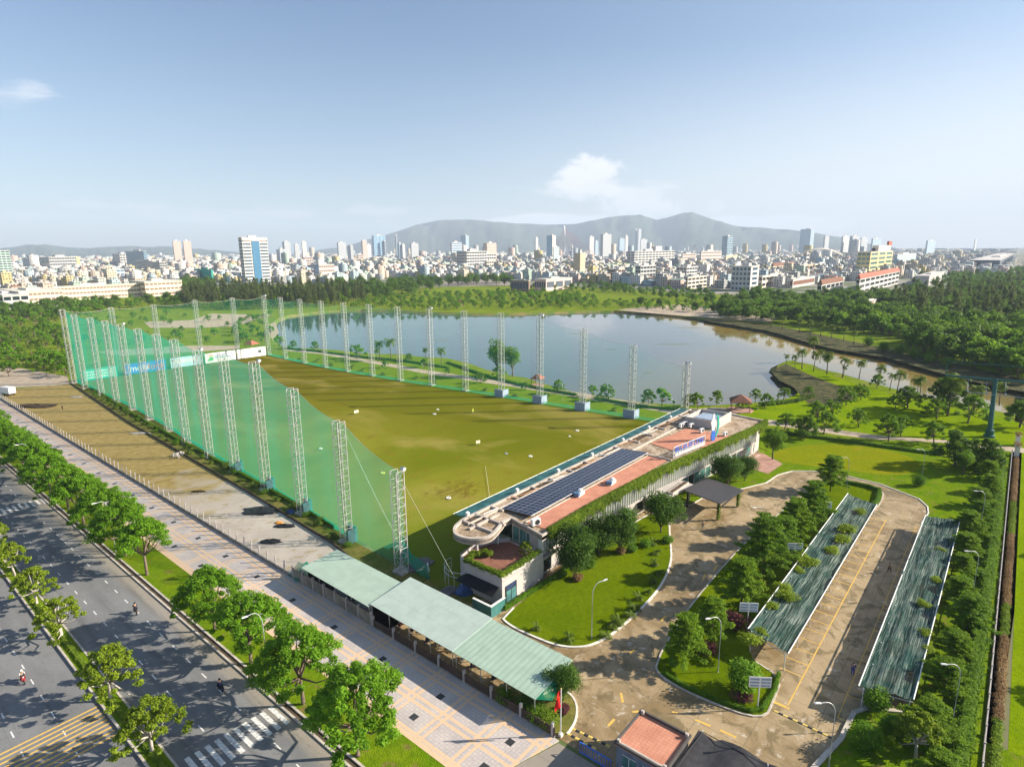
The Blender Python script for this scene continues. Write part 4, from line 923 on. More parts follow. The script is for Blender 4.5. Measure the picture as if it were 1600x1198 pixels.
t = thing('stair_housing', 'white open stair housing rising from the far end of the clubhouse roof', 'stair housing', (0,0,0)); mb = MB(); P = [(139,52.5),(139,60.2),(148.5,60.2),(148.5,52.5)]
for i in range(4):
    p, q = P[i], P[(i+1) % 4]; L = math.hypot(q[0]-p[0], q[1]-p[1]); mb.obox(((p[0]+q[0])/2, (p[1]+q[1])/2, 8.3+(.25 if i == 3 else 0)), (L+.2 if i % 2 else L-.2, .2, 2.0+(.5 if i == 3 else 0)), math.atan2(q[1]-p[1], q[0]-p[0]))
mb.build('wall', 'wall_white', t); MB().box(141.5,147,54,59,7.3,8.8).build('tank', 'mast_box', t)
# big sign frame on the roof edge
p0, p1 = G(1052,717,7.5), G(1101,697,7.5); L = math.hypot(p1[0]-p0[0], p1[1]-p0[1]); rz = math.atan2(p1[1]-p0[1], p1[0]-p0[0])
t = thing('roof_sign', 'white framed sign with blue letters standing on the clubhouse roof edge', 'sign', (p0[0], p0[1], 7.5), rz); q = MB()
for zz in (.4, 1.3, 2.5): q.box(0, L, -.04, .04, zz-.05, zz+.05)
for k in range(6): q.box(k*L/5-.05, k*L/5+.05, -.05, .05, 0 if k % 2 == 0 else .4, 2.55); q.tube([(k*L/5,.05,2.3),(k*L/5,1.2,0)], .04, 4)
q.build('frame', 'metal_white', t); q = MB(); rg = random.Random(9); x = .5
while x < L-.9:
    q.box(x, x+.18, -.14, -.06, 1.38, 2.42); 
    if rg.random() < .6: q.box(x+.18, x+.6, -.14, -.06, 2.25, 2.42)
    if rg.random() < .6: q.box(x+.18, x+.6, -.14, -.06, 1.38, 1.55)
    if rg.random() < .5: q.box(x+.5, x+.68, -.13, -.06, 1.38, 2.42)
    x += 1.0
q.build('lettering', 'sign_blue', t); q = MB(); x = .6
while x < L-.6: q.box(x, x+.35, -.12, -.06, .55, 1.1); x += .6
q.build('lettering', 'sign_white', t)
x, y = G(1113,688,7.4); t = thing('golfer_sign', 'tall white and blue golfer figure sign with green crescent on the roof', 'sign', (x, y, 7.4), -.3)
rngp = [(-.5,0),(.5,0),(.65,1.5),(.35,2.6),(.75,3.6),(.7,4.6),(.1,5.3),(.15,6.0),(-.2,6.5),(-.45,6.0),(-.6,5.2),(-1.0,4.4),(-.7,3.4),(-.55,2.4),(-.8,1.2)]
def cut(pts, th): 
    m = MB().prism(pts, 0, th); m.v = [(a, -c, b) for a, b, c in m.v]; return m
o = cut([p for p in rngp], .18).build('figure', 'metal_white', t); recalc(o.data)
o = cut([(-.5,-.0),(.5,0),(.65,1.5),(.4,2.4),(-.5,2.4),(-.8,1.2)], .26).build('figure_base', 'sign_blue', t); recalc(o.data)
o = cut([(1.0,.8),(1.6,1.8),(1.9,3.4),(1.7,5.0),(1.1,6.0),(.6,6.2),(1.1,5.2),(1.3,3.6),(1.2,2.2),(.7,1.2)], .2).build('crescent', 'sign_teal', t); recalc(o.data)
MB().tube([(-.3,.1,0),(-.3,.1,5)], .06, 5).tube([(1.5,.1,0),(1.5,.1,4)], .06, 5).tube([(-.3,.1,3),(-.3,2.2,0)], .05, 4).build('frame', 'metal_white', t)
# porch with planters between house and drive
t = thing('entrance_porch', 'flat white porch with soil planters between clubhouse and black canopy', 'porch', (0,0,0))
pp = [(99.5,50.8),(99.0,47.2),(104,46.9),(108.5,46.6),(112,46.0),(112.6,49.6)]
MB().prism(pp, 3.1, 3.4).build('slab', 'wall_white', t)
for a, b, c, d in ((99.6,103.2,47.4,48.6),(104.5,111.8,47.0,48.2)):
    k = MB().box(a,b,c,c+.15,3.4,3.75).box(a,b,d-.15,d,3.4,3.75).box(a,a+.15,c+.15,d-.15,3.4,3.75).box(b-.15,b,c+.15,d-.15,3.4,3.75).build('planter', 'parapet', t); MB().box(a+.15,b-.15,c+.15,d-.15,3.4,3.66).build('soil', 'soil_dark', k)
MB().tube([(99.8,47.6,0),(99.8,47.6,3.1)], .14, 8).tube([(111.5,46.6,0),(111.5,46.6,3.1)], .14, 8).build('column', 'wall_white', t)
# black drop-off canopy
Pc = [(107.2,46.3),(116.9,45.1),(115.1,37.1),(105.2,38.0)]
t = thing('entrance_canopy', 'black ribbed flat canopy on four posts over the drive', 'canopy', (0,0,0)); mb = MB(); nr = 26
for i in range(nr*2):
    f0, f1 = i/(nr*2), (i+1)/(nr*2); z0 = 3.75+(.05 if i % 2 else 0); 
    a = [Pc[3][j]*(1-f0)+Pc[0][j]*f0 for j in (0,1)]; b = [Pc[2][j]*(1-f0)+Pc[1][j]*f0 for j in (0,1)]; c = [Pc[2][j]*(1-f1)+Pc[1][j]*f1 for j in (0,1)]; d = [Pc[3][j]*(1-f1)+Pc[0][j]*f1 for j in (0,1)]
    mb.add([(*a,z0),(*b,z0-.25),(*c,z0-.25),(*d,z0),(*a,3.6),(*b,3.35),(*c,3.35),(*d,3.6)], [(0,1,2,3),(4,7,6,5),(0,4,5,1),(2,6,7,3),(0,3,7,4),(1,5,6,2)])
mb.build('roof', plain('canopy_black', (.05,.048,.055), .5, .2, .15), t); cc = ((106.1,38.6),(114.4,37.9),(116,44.4),(107.8,45.4))
for a in cc: MB().box(a[0]-.14,a[0]+.14,a[1]-.14,a[1]+.14,0,3.45).build('post', 'metal_dark', t)
MB().box(105.4,115.1,37.55,37.75,3.2,3.45).build('beam', 'metal_dark', t)
for i, a in enumerate((cc[0], cc[1])):
    V = leaves(np.random.RandomState(i+2), [(a[0],a[1]-.1,z) for z in (.5,1.1,1.7,2.3,2.9)], [.45]*5, 130, .2, up=.2)
    o = place('post_vine', crown_mesh('post_vine', V, 'leaf_vine')); tag(o, ['green vine wrapped round the canopy post nearest the camera','green vine wrapped round the outer right canopy post'][i], 'vine')
# curved railing by the nose
t = thing('curved_railing', 'curved steel railing of the stair under the rounded roof nose', 'railing', (0,0,0)); mb = MB(); P = [(60.2+2.6*math.cos(a), 60.6+2.9*math.sin(a)) for a in np.linspace(1.4, 4.4, 16)]
for z in (2.2,3.0): mb.tube([(p[0],p[1],z) for p in P], .035, 5)
mb.build('rail', 'metal_white', t); q = MB()
for p in P[::2]: q.tube([(p[0],p[1],0),(p[0],p[1],3.0)], .03, 5)
q.build('post', 'metal_white', t)
# service corner between shed and terrace
x, y = G(669,902); t = thing('folded_parasol', 'folded white parasol standing in the shaded service corner', 'parasol', (x, y, 0)); MB().lathe([(.0,2.7),(.12,2.4),(.32,1.1),(.2,.95)], n=8).build('canopy', 'cloth_white', t); MB().tube([(0,0,0),(0,0,2.6)], .035, 6).build('pole', 'metal_white', t); MB().lathe([(0,.0),(.35,0),(.35,.12),(0,.14)], n=12).build('base', 'metal_dark', t)
for i, (u, v, r, h, m, lab) in enumerate([(728,922,2.0,1.0,'tarp_blue','crumpled blue tarpaulin heap under the terrace wall'),(655,884,2.6,.9,'tarp_grey','grey tarpaulin mound beside the nearest mast'),(700,925,1.6,.7,'tarp_grey','low grey cover in the shaded service yard')]):
    if 'tarp_blue' not in MT: plain('tarp_blue', (.03,.09,.26), .6); plain('tarp_grey', (.16,.15,.15), .7); plain('tarp_black', (.02,.02,.022), .6)
    x, y = G(u, v); bm_ = MB(); n_ = 12; rg = random.Random(i)
    for j in range(6):
        for k in range(n_): a = k*2*PI/n_; rr = r*math.cos(j/5*PI/2)*rg.uniform(.8,1.15); bm_.v.append((rr*math.cos(a), rr*.7*math.sin(a), h*math.sin(j/5*PI/2)*rg.uniform(.8,1.1)))
    for j in range(5):
        for k in range(n_): bm_.f.append((j*n_+k, j*n_+(k+1) % n_, (j+1)*n_+(k+1) % n_, (j+1)*n_+k)); bm_.mi.append(0)
    o = bm_.build('tarpaulin', m, None, (x, y, .03)); tag(o, lab, 'tarpaulin')
t = thing('planter_wall', 'teal clad low wall at the corner of the terrace service yard', 'wall', (0,0,0)); a, b, c = G(757,955), G(766,962), G(782,946)
MB().obox((57.3,50.9,.9), (3.0,.25,1.8), .0).obox((55.9,52.6,.9), (.25,3.4,1.8)).build('panel', plain('teal_board', (.04,.16,.15), .6), t); MB().box(55.75,58.85,50.72,51.08,1.8,1.88).box(55.72,56.08,51.1,54.3,1.8,1.88).build('coping', 'metal_white', t)
# ---------------- sheds, fences, parking shades ----------------
def _ribbed(col, per=.3):
    def f(s):
        p = s.obj(); x, y, z = s.xyz(p); n = s.noise(.6, p, 4); r = s.line(y, per, per*.32)
        c = s.mix(s.ss(n, .3, .7), tuple(v*.88 for v in col), col); c = s.mix(s.m('MULTIPLY', r, .3), c, tuple(v*.6 for v in col)); st = s.noise(1.0, s.scale(p, (.35, 3.0, 1)), 5, .7); c = s.mix(s.m('MULTIPLY', s.ss(st, .52, .75), .35), c, (.30,.27,.22)); c = s.mix(s.m('MULTIPLY', s.line(x, 2.4, .05), .35), c, (.25,.28,.26)); return s.bsdf(c, .5, .1, r, .03, .8)
    return f
mat('shed_green', _ribbed((.44,.56,.46))); mat('shed_pale', _ribbed((.50,.60,.53))); mat('shed_green_bold', _ribbed((.42,.56,.44), .75))
plain('fence_concrete', (.24,.22,.19), .9, 0, .25, .6, .2); plain('fence_brown', (.09,.06,.05), .85, 0, .2, .8); plain('post_grey', (.42,.39,.38), .85, 0, .15, 1.0)
plain('shed_wall', (.42,.41,.40), .85, 0, .2, .6)
def shed(lab, x0, x1, y0, y1, z0, z1, m, wall=None):
    t = thing('motorbike_shed', lab, 'shed', (x0, y0, 0)); W_, L = x1-x0, y1-y0; mb = MB(); n = int(L/.25)
    mb.add([(-.3,-.2,z0),(W_+.3,-.2,z1),(W_+.3,L+.0,z1),(-.3,L+.0,z0),(-.3,-.2,z0-.06),(W_+.3,-.2,z1-.06),(W_+.3,L,z1-.06),(-.3,L,z0-.06)], [(0,1,2,3),(7,6,5,4),(0,4,5,1),(1,5,6,2),(2,6,7,3),(3,7,4,0)])
    mb.build('roof', m, t)
    q = MB()
    for k in range(int(L/4)+1):
        for xx, zz in ((.2, z0-.08), (W_-.2, z1-.08)): q = MB().tube([(xx,min(.3+k*4, L-.2),0),(xx,min(.3+k*4, L-.2),zz)], .06, 6); q.build('post', 'galvanised', t)
    q = MB()
    for k in range(int(L/2.6)+1): yy = min(k*2.6, L-.1); q.add([(-.2,yy,z0-.2),(W_,yy,z1-.2),(W_,yy+.06,z1-.2),(-.2,yy+.06,z0-.2),(-.2,yy,z0-.07),(W_,yy,z1-.07),(W_,yy+.06,z1-.07),(-.2,yy+.06,z0-.07)], [(0,1,2,3),(0,4,5,1),(1,5,6,2),(2,6,7,3),(3,7,4,0)])
    q.build('rafter', 'galvanised', t)
    if wall:
        MB().box(.55,.7,.2,L*.55,0,z0-.1).build('wall', 'shed_wall', t); MB().box(.6,.75,L*.55,L-.2,1.0,z0-.1).build('shutter', 'black_paint', t)
        MB().box(.52,.55,L*.25,L*.35,1.6,2.3).build('window', 'glass_dark', t)
    return t
shed('long low shed with a light green metal roof, farthest from the gate', 44.5, 50.4, 63.0, 79.3, 2.85, 3.2, 'shed_green', True)
shed('middle shed with the palest grey green metal roof', 44.9, 51.6, 47.2, 62.95, 3.0, 3.75, 'shed_pale')
shed('shed with bold ribbed green metal roof nearest the gate', 44.9, 51.4, 34.6, 47.1, 2.98, 3.7, 'shed_green_bold')
o = MB().add([(44.6,34.4,3.0),(50.6,34.4,3.55),(46.2,33.3,2.4)], [(0,1,2),(2,1,0)]).build('torn_awning', 'net_green_dense'); tag(o, 'torn teal cloth corner hanging from the last shed roof', 'awning')
# concrete fence in front of the sheds
t = thing('concrete_fence', 'grey concrete panel fence with posts before the far shed', 'fence', (44.25, 62.3, 0)); MB().box(-.05,.05,0,19.5,0,1.95).build('panel', 'fence_concrete', t)
for k in range(8): MB().box(-.16,.14,k*2.8-.12,k*2.8+.12,0,2.25).build('post', 'post_grey', t)
t = thing('brown_fence', 'low dark brown panel fence with grey posts before the parked motorbikes', 'fence', (44.3, 31.6, 0)); MB().box(-.04,.04,0,30.5,.25,1.25).build('panel', 'fence_brown', t); MB().box(-.12,.12,0,30.5,0,.25).build('plinth', 'fence_concrete', t)
for k in range(8): MB().box(-.15,.15,.3+k*4.3-.13,.3+k*4.3+.13,0,1.75).build('post', 'post_grey', t)
t = thing('lot_fence', 'low wall with leaning pale posts between pavement and bare lot', 'fence', (44.3, 82, 0)); MB().box(-.12,.12,0,192,0,.55).build('wall', 'fence_concrete', t); rg = random.Random(5)
pm = [MB().obox((0,0,1.15),(.17,.17,2.1),0,rg.uniform(-.06,.06),rg.uniform(-.05,.05)).mesh('post', 'post_grey') for _ in range(6)]
for k in range(74): place('post', pm[rg.randrange(6)], t, (0, k*2.6, 0))
mb = MB().box(-.01,.01,0,192,.55,.6); q = [(0, y, 1.3+rg.uniform(-.06,.02)) for y in np.arange(0, 192.1, 1.3)]; mb.tube(q, .012, 4, False); mb.tube([(p[0],p[1],p[2]-.4) for p in q], .012, 4, False).build('wire', 'galvanised', t)
t = thing('lot_wall', 'thin dark low wall between bare lot and mast strip', 'wall', (0,0,0)); mb = MB(); P = [(52.7,62)]+LW
for i in range(len(P)-1): a, b = P[i], P[i+1]; mb.obox(((a[0]+b[0])/2,(a[1]+b[1])/2,.22), (math.hypot(b[0]-a[0],b[1]-a[1]),.22,.5), math.atan2(b[1]-a[1],b[0]-a[0]))
mb.build('wall', 'dark_gutter', t)
t = thing('green_sheet', 'crumpled green net sheeting over junk at the end of the far shed', 'tarpaulin', (0,0,0)); mb = MB(); rg = random.Random(2)
for i in range(5):
    for j in range(5): mb.v.append((43.9+i*1.0+rg.uniform(-.3,.3), 79.6+j*.9+rg.uniform(-.3,.3), (.3+rg.uniform(0,1.5)) if 0 < i < 4 else .3))
mb.f = [(i*5+j, i*5+j+1, (i+1)*5+j+1, (i+1)*5+j) for i in range(4) for j in range(4)]; mb.mi = [0]*16; mb.build('sheet', 'net_green_dense', t)
# rubbish on the bare lot
def heap(u, v, r, asp, h, m, lab, seed, cat='tarpaulin'):
    x, y = G(u, v); rg = random.Random(seed); n_ = 14; q = MB()
    for j in range(5):
        for k in range(n_): a = k*2*PI/n_; rr = r*(1-(j/4)**2)**.5*rg.uniform(.6,1.15); q.v.append((rr*math.cos(a), rr*asp*math.sin(a), .02+h*(j/4)*rg.uniform(.5,1.1)))
    for j in range(4):
        for k in range(n_): q.f.append((j*n_+k, j*n_+(k+1) % n_, (j+1)*n_+(k+1) % n_, (j+1)*n_+k)); q.mi.append(0)
    o = q.build('heap', m, None, (x, y, .03), YAW-PI/2); tag(o, lab, cat)
for a in [(410,798,4.2,.5,.5,'tarp_black','long black sheet crumpled across the bare lot',1),(424,847,1.9,.45,.7,'tarp_black','small black bag heap on the bare lot by the fence',2),(436,817,.9,.6,.3,'sign_orange','scrap of orange cloth on the bare lot',3),(445,822,2.2,.4,.4,'tarp_black','black sheet lying next to the orange scrap',4),(454,801,1.0,.5,.7,'tarp_blue','blue white sack beside the low wall',5),(310,768,1.6,.35,.35,'soil_dark','thin brown dirt pile on the pale part of the lot',6),(383,757,1.0,.4,.2,'soil_dark','small dark dirt patch near the low wall',7),(55,635,9,.3,.9,'soil_dark','long low earth mound overgrown with weeds in the bare lot',8),(220,677,3.5,.3,.3,'wall_white','pale rubble heap beside the palm strip',9),(120,620,2.5,.4,.3,'wall_white','pale rubble scraps near the far low wall',10)]: heap(*a)
for i, (u, v) in enumerate([(272,713),(277,712),(282,710),(286,711),(280,715)]):
    x, y = G(u, v); o = MB().box(-.35,.35,-.25,.25,0,.7).box(-.3,.3,-.2,.2,.7,.78).build('block', 'wall_white', None, (x, y, .02), .3*i); tag(o, 'pale stone block in the small cluster on the bare lot, %s from the left' % ordn([0,1,3,4,2][i]), 'block', 'pale blocks standing on the bare lot')
# parking shades
def _shade(s):
    p = s.pos(); x, y, z = s.xyz(p); n = s.noise(1.0, s.scale(p, (.22, 8.0, 1)), 6, .8, .5); n2 = s.noise(.25, p, 4); st = s.line(y, 1.62, .1, .2)
    c = s.mix(s.ss(n, .38, .62), (.006,.022,.02), (.02,.085,.07)); c = s.mix(s.m('MULTIPLY', s.ss(n, .47, .60), s.ss(n2, .30, .55, .25, 1.0)), c, (.22,.25,.22)); c = s.mix(s.m('MULTIPLY', st, .5), c, (.02,.10,.08))
    d = s.bsdf(c, .9, spec=.05); tr = s.node('ShaderNodeBsdfTransparent'); m = s.node('ShaderNodeMixShader'); s.put(m.inputs[0], s.ss(n, .2, .5, .78, .95)); s.L.new(tr.outputs[0], m.inputs[1]); s.L.new(d, m.inputs[2]); return m.outputs[0]
mat('shade_cloth', _shade)
def shade(lab, x0, x1, y0, y1, z, skew=0.0, bay=5.0, seed=1, low=.5):
    t = thing('parking_shade', lab, 'car park shade', (0,0,0)); rg = random.Random(seed); nb = int((x1-x0)/bay); strips = 3; mb = MB()
    nx, ny = nb*6, strips*6
    for i in range(nx+1):
        for j in range(ny+1):
            f, g_ = i/nx, j/ny; sag = -.16*math.sin(PI*((f*nb) % 1))-.14*abs(math.sin(PI*g_*strips))+.03*math.sin(i*1.7+j*2.3)
            mb.v.append((x0+(x1-x0)*f+skew*g_+rg.uniform(-.05,.05), y0+(y1-y0)*g_, z+low*(g_-.5)+sag+.12*math.sin(f*9+g_*3)))
    for i in range(nx):
        for j in range(ny): q = i*(ny+1)+j; mb.f.append((q, q+ny+1, q+ny+2, q+1)); mb.mi.append(0)
    mb.build('cloth', 'shade_cloth', t, smooth=True)
    q = MB(); q.tube([(x0,y0,z-low/2),(x1,y0,z-low/2)], .07, 6).tube([(x0+skew,y1,z+low/2),(x1+skew,y1,z+low/2)], .07, 6)
    for k in range(nb+1): xx = x0+(x1-x0)*k/nb; q.tube([(xx,y0,z-low/2-.34),(xx+skew,y1,z+low/2-.34)], .05, 5)
    q.build('frame', 'metal_white', t)
    for k in range(nb+1):
        xx = x0+(x1-x0)*k/nb; MB().tube([(xx+skew*.9,y1-.5,0),(xx+skew*.9,y1-.5,z+low/2-.1)], .07, 6).build('post', 'metal_white', t)
    for k in range(nb+1):
        xx = x0+(x1-x0)*k/nb; MB().tube([(xx,y0+.3,0),(xx,y0+.3,z-low/2-.1)], .06, 6).build('post', 'metal_white', t)
shade('green net car park shade with vines, beside the tree island', 70.3, 126.3, 16.0, 21.2, 2.7, 1.2, 5.1, 1)
shade('wider striped green net car park shade near the boundary hedge', 70.2, 127.0, 3.3, 8.3, 2.7, -.9, 5.1, 2, -.3)
mb = MB()     # bay lines
for x in np.arange(70.5, 126, 2.6): mb.sheet(rect(x-.07, x+.07, 14.2, 16.8), .026); mb.sheet(rect(x-.07, x+.07, 7.6, 9.4), .026)
mb.sheet(rect(64.5, 126, 14.1, 14.25), .030); mb.sheet(rect(66, 126, 9.4, 9.5), .030); mb.sheet(rect(66, 66.15, 3.2, 9.4), .034).sheet(rect(66,72,7.2,7.35), .034).sheet(rect(63.9,64.3,13.9,19.6), .034).sheet(rect(64.2,69,19.4,19.6), .030)
for a, b in ((898,1124),(1107,0),(955,1120)): pass
for (u0,v0,u1,v1) in [(950,1134,960,1123),(984,1021,991,1015),(970,1082,973,1097),(1033,970,1040,962),(1050,1112,1059,1114),(1115,892,1120,883),(1098,906,1102,897),(1086,1124,1110,1134),(1125,1140,1150,1152),(988,1112,998,1111)]:
    a, b = G(u0, v0), G(u1, v1); d = Vector((b[0]-a[0], b[1]-a[1])).normalized(); mb.sheet([(a[0]-d.y*.15,a[1]+d.x*.15),(a[0]+d.y*.15,a[1]-d.x*.15),(b[0]+d.y*.15,b[1]-d.x*.15),(b[0]-d.y*.15,b[1]+d.x*.15)], .028)
o = mb.build('bay_markings', 'yellow_marking'); tag(o, kind='structure')
def hump(u0, v0, u1, v1, lab):
    a, b = Vector(G(u0, v0)), Vector(G(u1, v1)); L = (b-a).length; rz = math.atan2(b.y-a.y, b.x-a.x); t = thing('speed_hump', lab, 'speed hump', (a.x, a.y, .02), rz); k = 0; x = 0
    while x < L:
        w_ = min(.5, L-x); MB().add([(x,-.18,0),(x+w_,-.18,0),(x+w_,.18,0),(x,.18,0),(x,-.08,.06),(x+w_,-.08,.06),(x+w_,.08,.06),(x,.08,.06)], [(4,5,6,7),(0,1,5,4),(2,3,7,6),(1,2,6,5),(3,0,4,7)]).build('segment', 'board_yellow_hump' if k % 2 == 0 else 'black_paint', t); x += .5; k += 1
plain('board_yellow_hump', (.68,.50,.12), .6)
hump(886,1145.5,931,1170,'yellow and black speed hump at the gate, outer one'); hump(893,1137.5,953,1166,'yellow and black speed hump at the gate, inner one'); hump(1209,1110,1303,1154,'yellow and black speed hump across the car park entrance')
# gatehouse
t = thing('gatehouse', 'small square gatehouse with red tiled flat roof and dark parapet', 'building', (44.8, 19.5, 0))
MB().box(0,5.1,0,5.1,0,3.0).build('wall', plain('gate_wall', (.17,.20,.27), .8), t); r_ = MB().box(-.15,5.25,-.15,5.25,3.0,3.12).build('roof', 'roof_tile_red', t)
MB().box(-.2,5.3,-.2,.0,3.12,3.4).box(-.2,5.3,5.1,5.3,3.12,3.4).box(-.2,0,0,5.1,3.12,3.4).box(5.1,5.3,0,5.1,3.12,3.4).build('parapet', plain('parapet_dark', (.10,.09,.085), .85), t)
MB().box(.0,.25,4.8,5.1,3.12,3.6).box(0,.25,0,.3,3.12,3.6).box(4.85,5.1,4.8,5.1,3.12,3.6).box(4.85,5.1,0,.3,3.12,3.6).box(.05,.3,.4,4.7,3.12,3.3).build('corner_block', 'parapet', t)
for k in range(2): w2 = MB().box(-.05,0,.8+k*2.2,2.2+k*2.2,1.0,2.3).build('window', 'glass_teal', t); MB().box(-.08,-.05,.75+k*2.2,2.25+k*2.2,.95,1.02).box(-.08,-.05,.75+k*2.2,2.25+k*2.2,2.28,2.35).box(-.08,-.05,1.47+k*2.2,1.53+k*2.2,1.0,2.3).build('frame', 'metal_white', w2)
MB().box(1.2,2.2,5.1,5.14,.05,2.2).build('door', 'navy', t)
t = thing('black_fabric_awning', 'black fabric awning stretched beside the gatehouse', 'awning', (0,0,0)); mb = MB(); rg = random.Random(6); nx, ny = 10, 26
for i in range(nx+1):
    for j in range(ny+1):
        x = 41+i*1.05; y = 19.2-j*.55; z = 3.0-.25*math.sin(PI*i/nx)-.5*(abs(math.sin(j*.42))**3)*.5+rg.uniform(-.03,.03)-.35*(j/ny); mb.v.append((x+(.7 if j > 3 and i == nx else 0), y, z))
for i in range(nx):
    for j in range(ny): q = i*(ny+1)+j; mb.f.append((q, q+1, q+ny+2, q+ny+1)); mb.mi.append(0)
mb.build('cloth', plain('awning_black', (.045,.045,.05), .7, 0, .2, 1.2, .4), t, smooth=True)
q = MB()
for x, y in ((51.6,18.8),(51.6,12.5),(51.6,5.5)): q.tube([(x,y,0),(x,y,3.1)], .06, 6)
q.build('post', 'metal_white', t); MB().tube([(51.6,18.9,3.0),(51.6,5,2.75)], .04, 5).tube([(51.6,18.8,3.0),(44,18.9,3.0)], .04, 5).build('rail', 'metal_dark', t)
t = thing('sliding_gate', 'dark blue sliding gate across the entrance beside the gatehouse', 'gate', (44.3, 24.9, 0)); mb = MB().box(-.05,.05,0,3.6,.15,.25).box(-.05,.05,0,3.6,1.3,1.4)
for k in range(13): mb.box(-.03,.03,k*.3-.02,k*.3+.02,.2,1.35)
mb.build('bars', 'sign_blue', t)
# boundary on the right: pipe fence, clipped flower hedge
t = thing('boundary_fence', 'grey pipe fence running along the flower hedge at right', 'fence', (40, -3.0, 0)); L = 148; MB().box(0,L,-.06,.06,0,.35).build('plinth', 'fence_concrete', t); MB().box(0,L,-.05,.05,1.15,1.27).box(0,L,-.04,.04,.7,.76).build('rail', 'post_grey', t)
pm = MB().box(-.09,.09,-.09,.09,.35,1.35).mesh('post', 'post_grey')
for k in range(50): place('post', pm, t, (k*3, 0, 0))
segs = [(40,58,'leaf_hedge','clipped green hedge outside the pipe fence, nearest stretch'),(58,67,'leaf_dry','russet clipped hedge outside the pipe fence, nearest stretch'),(67,76,'leaf_vine','light green clipped hedge outside the pipe fence, second stretch'),(76,95,'leaf_dry','russet clipped hedge outside the pipe fence, second stretch'),(95,104,'leaf_vine','light green clipped hedge outside the pipe fence, third stretch'),(104,132,'leaf_dry','russet clipped hedge outside the pipe fence, third stretch'),(132,150,'leaf_vine','light green clipped hedge outside the pipe fence, fourth stretch'),(150,183,'leaf_dry','russet clipped hedge outside the pipe fence, farthest stretch')]
for i, (a, b, lf, lab) in enumerate(segs): hedge('clipped_hedge', [(x, -3.95) for x in np.linspace(a+.3, b-.3, 4)], 1.0, .7, lf, lab, 150, .18, i+20, 0, group='hedges along the boundary fence')
for i, (x, lab) in enumerate([(186.0,'round russet bush on a pillar at the near side of the path'),(196.5,'round russet bush on a pillar beyond the path')]):
    t = thing('gate_pillar', lab.replace('round russet bush on a', 'cream gate').replace(' a cream', ' cream'), 'pillar', (x, -3.9, 0)); MB().box(-.5,.5,-.5,.5,0,2.4).build('shaft', 'kerb_white', t); MB().box(-.6,.6,-.6,.6,2.4,2.6).build('cap', 'kerb_stone', t)
    o = place('pillar_bush', crown_mesh('foliage', leaves(np.random.RandomState(i), [(0,0,.5)], [.95], 500, .2), 'leaf_dry'), None, (x, -3.9, 2.6)); tag(o, lab, 'bush')
hedge('tall_hedge', [(x, -1.5+.2*math.sin(x)) for x in np.arange(46, 182, 6.)], 1.9, 1.7, 'leaf_mid', 'dark green hedge inside the right boundary fence', 120, .24, 31)
hedge('island_hedge', [(60.4,27.2),(59.9,24),(60.1,20.2),(60.8,17),(62.0,16.1),(66,16.0),(69.0,16.5)], .6, .5, 'leaf_hedge', 'low green hedge edging the near tip of the tree island', 60, .14, 32)
hedge('island_hedge', [(128,17.2),(134,17.0),(140.3,17.6),(141.4,20),(141,24),(138,26.6)], 1.0, .9, 'leaf_hedge', 'low green hedge edging the far tip of the tree island', 60, .18, 33)
hedge('wall_hedge', [(58.6,50.6),(64,50.4),(70,50.2),(76,50.4),(82,50.0)], .9, .8, 'leaf_hedge', 'dark green hedge along the foot of the white terrace wall', 70, .2, 34)
hedge('drive_hedge', [G(*p) for p in [(1200,675),(1260,683),(1330,692),(1400,702),(1470,712)]], 1.4, 1.0, 'leaf_mid', 'dark low hedge between putting green and path', 60, .3, 35)
hedge('shore_hedge', [G(*p) for p in [(1192,634),(1215,632),(1245,628),(1270,621)]], 1.8, 1.3, 'leaf_dark', 'dark hedge along the lake shore behind the gazebo lawn', 60, .4, 36)
for i, pts in enumerate([[(446,545),(500,550),(560,558),(640,566),(700,575)],[(700,567),(763,589),(800,599),(860,611),(900,618)],[(930,623),(1000,636),(1060,641)]]):
    hedge('shore_hedge', [G(*p) for p in pts], 1.4, .9, 'leaf_hedge', ['low green hedge on the lake shore, left stretch','low green hedge on the lake shore, middle stretch','low green hedge on the lake shore, right stretch'][i], 40, .45, 40+i)
# ---------------- street furniture, vehicles, people ----------------
plain('lamp_grey', (.45,.46,.47), .5, .2, .08)
def lamp(x, y, h, rz, lab, arm=2.0, group='lamp posts in the grounds', sc=1):
    t = thing('street_lamp', lab, 'street lamp', (x, y, 0), rz, group); pts = [(0,0,0),(0,0,h*.8)]; 
    for k in range(1, 7): a = k/6*PI/2; pts.append((arm*.55*(1-math.cos(a)), 0, h*.8+h*.2*math.sin(a)))
    pts.append((arm*.8, 0, h*1.0))
    MB().tube(pts, [.07]+[.045]*(len(pts)-1), 7).build('pole', 'lamp_grey', t); MB().lathe([(.16,0),(.16,.1),(.09,.14)], n=8).build('base', 'post_grey', t)
    q = MB().obox((arm*.8+.35,0,h+.02), (.7,.2,.08), 0, 0, -.12).obox((arm*.8+.35,0,h+.07), (.5,.14,.06), 0, 0, -.12); q.build('lamp_head', 'metal_white', t); return t
for i, y in enumerate((62.8,113.2,162.8,213,263,313)):
    lamp(29.6, y, 9.7, PI, 'white curved street lamp rising among the kerb trees, %s from the bottom' % ordn(i), 2.0, 'street lamps along the kerb')
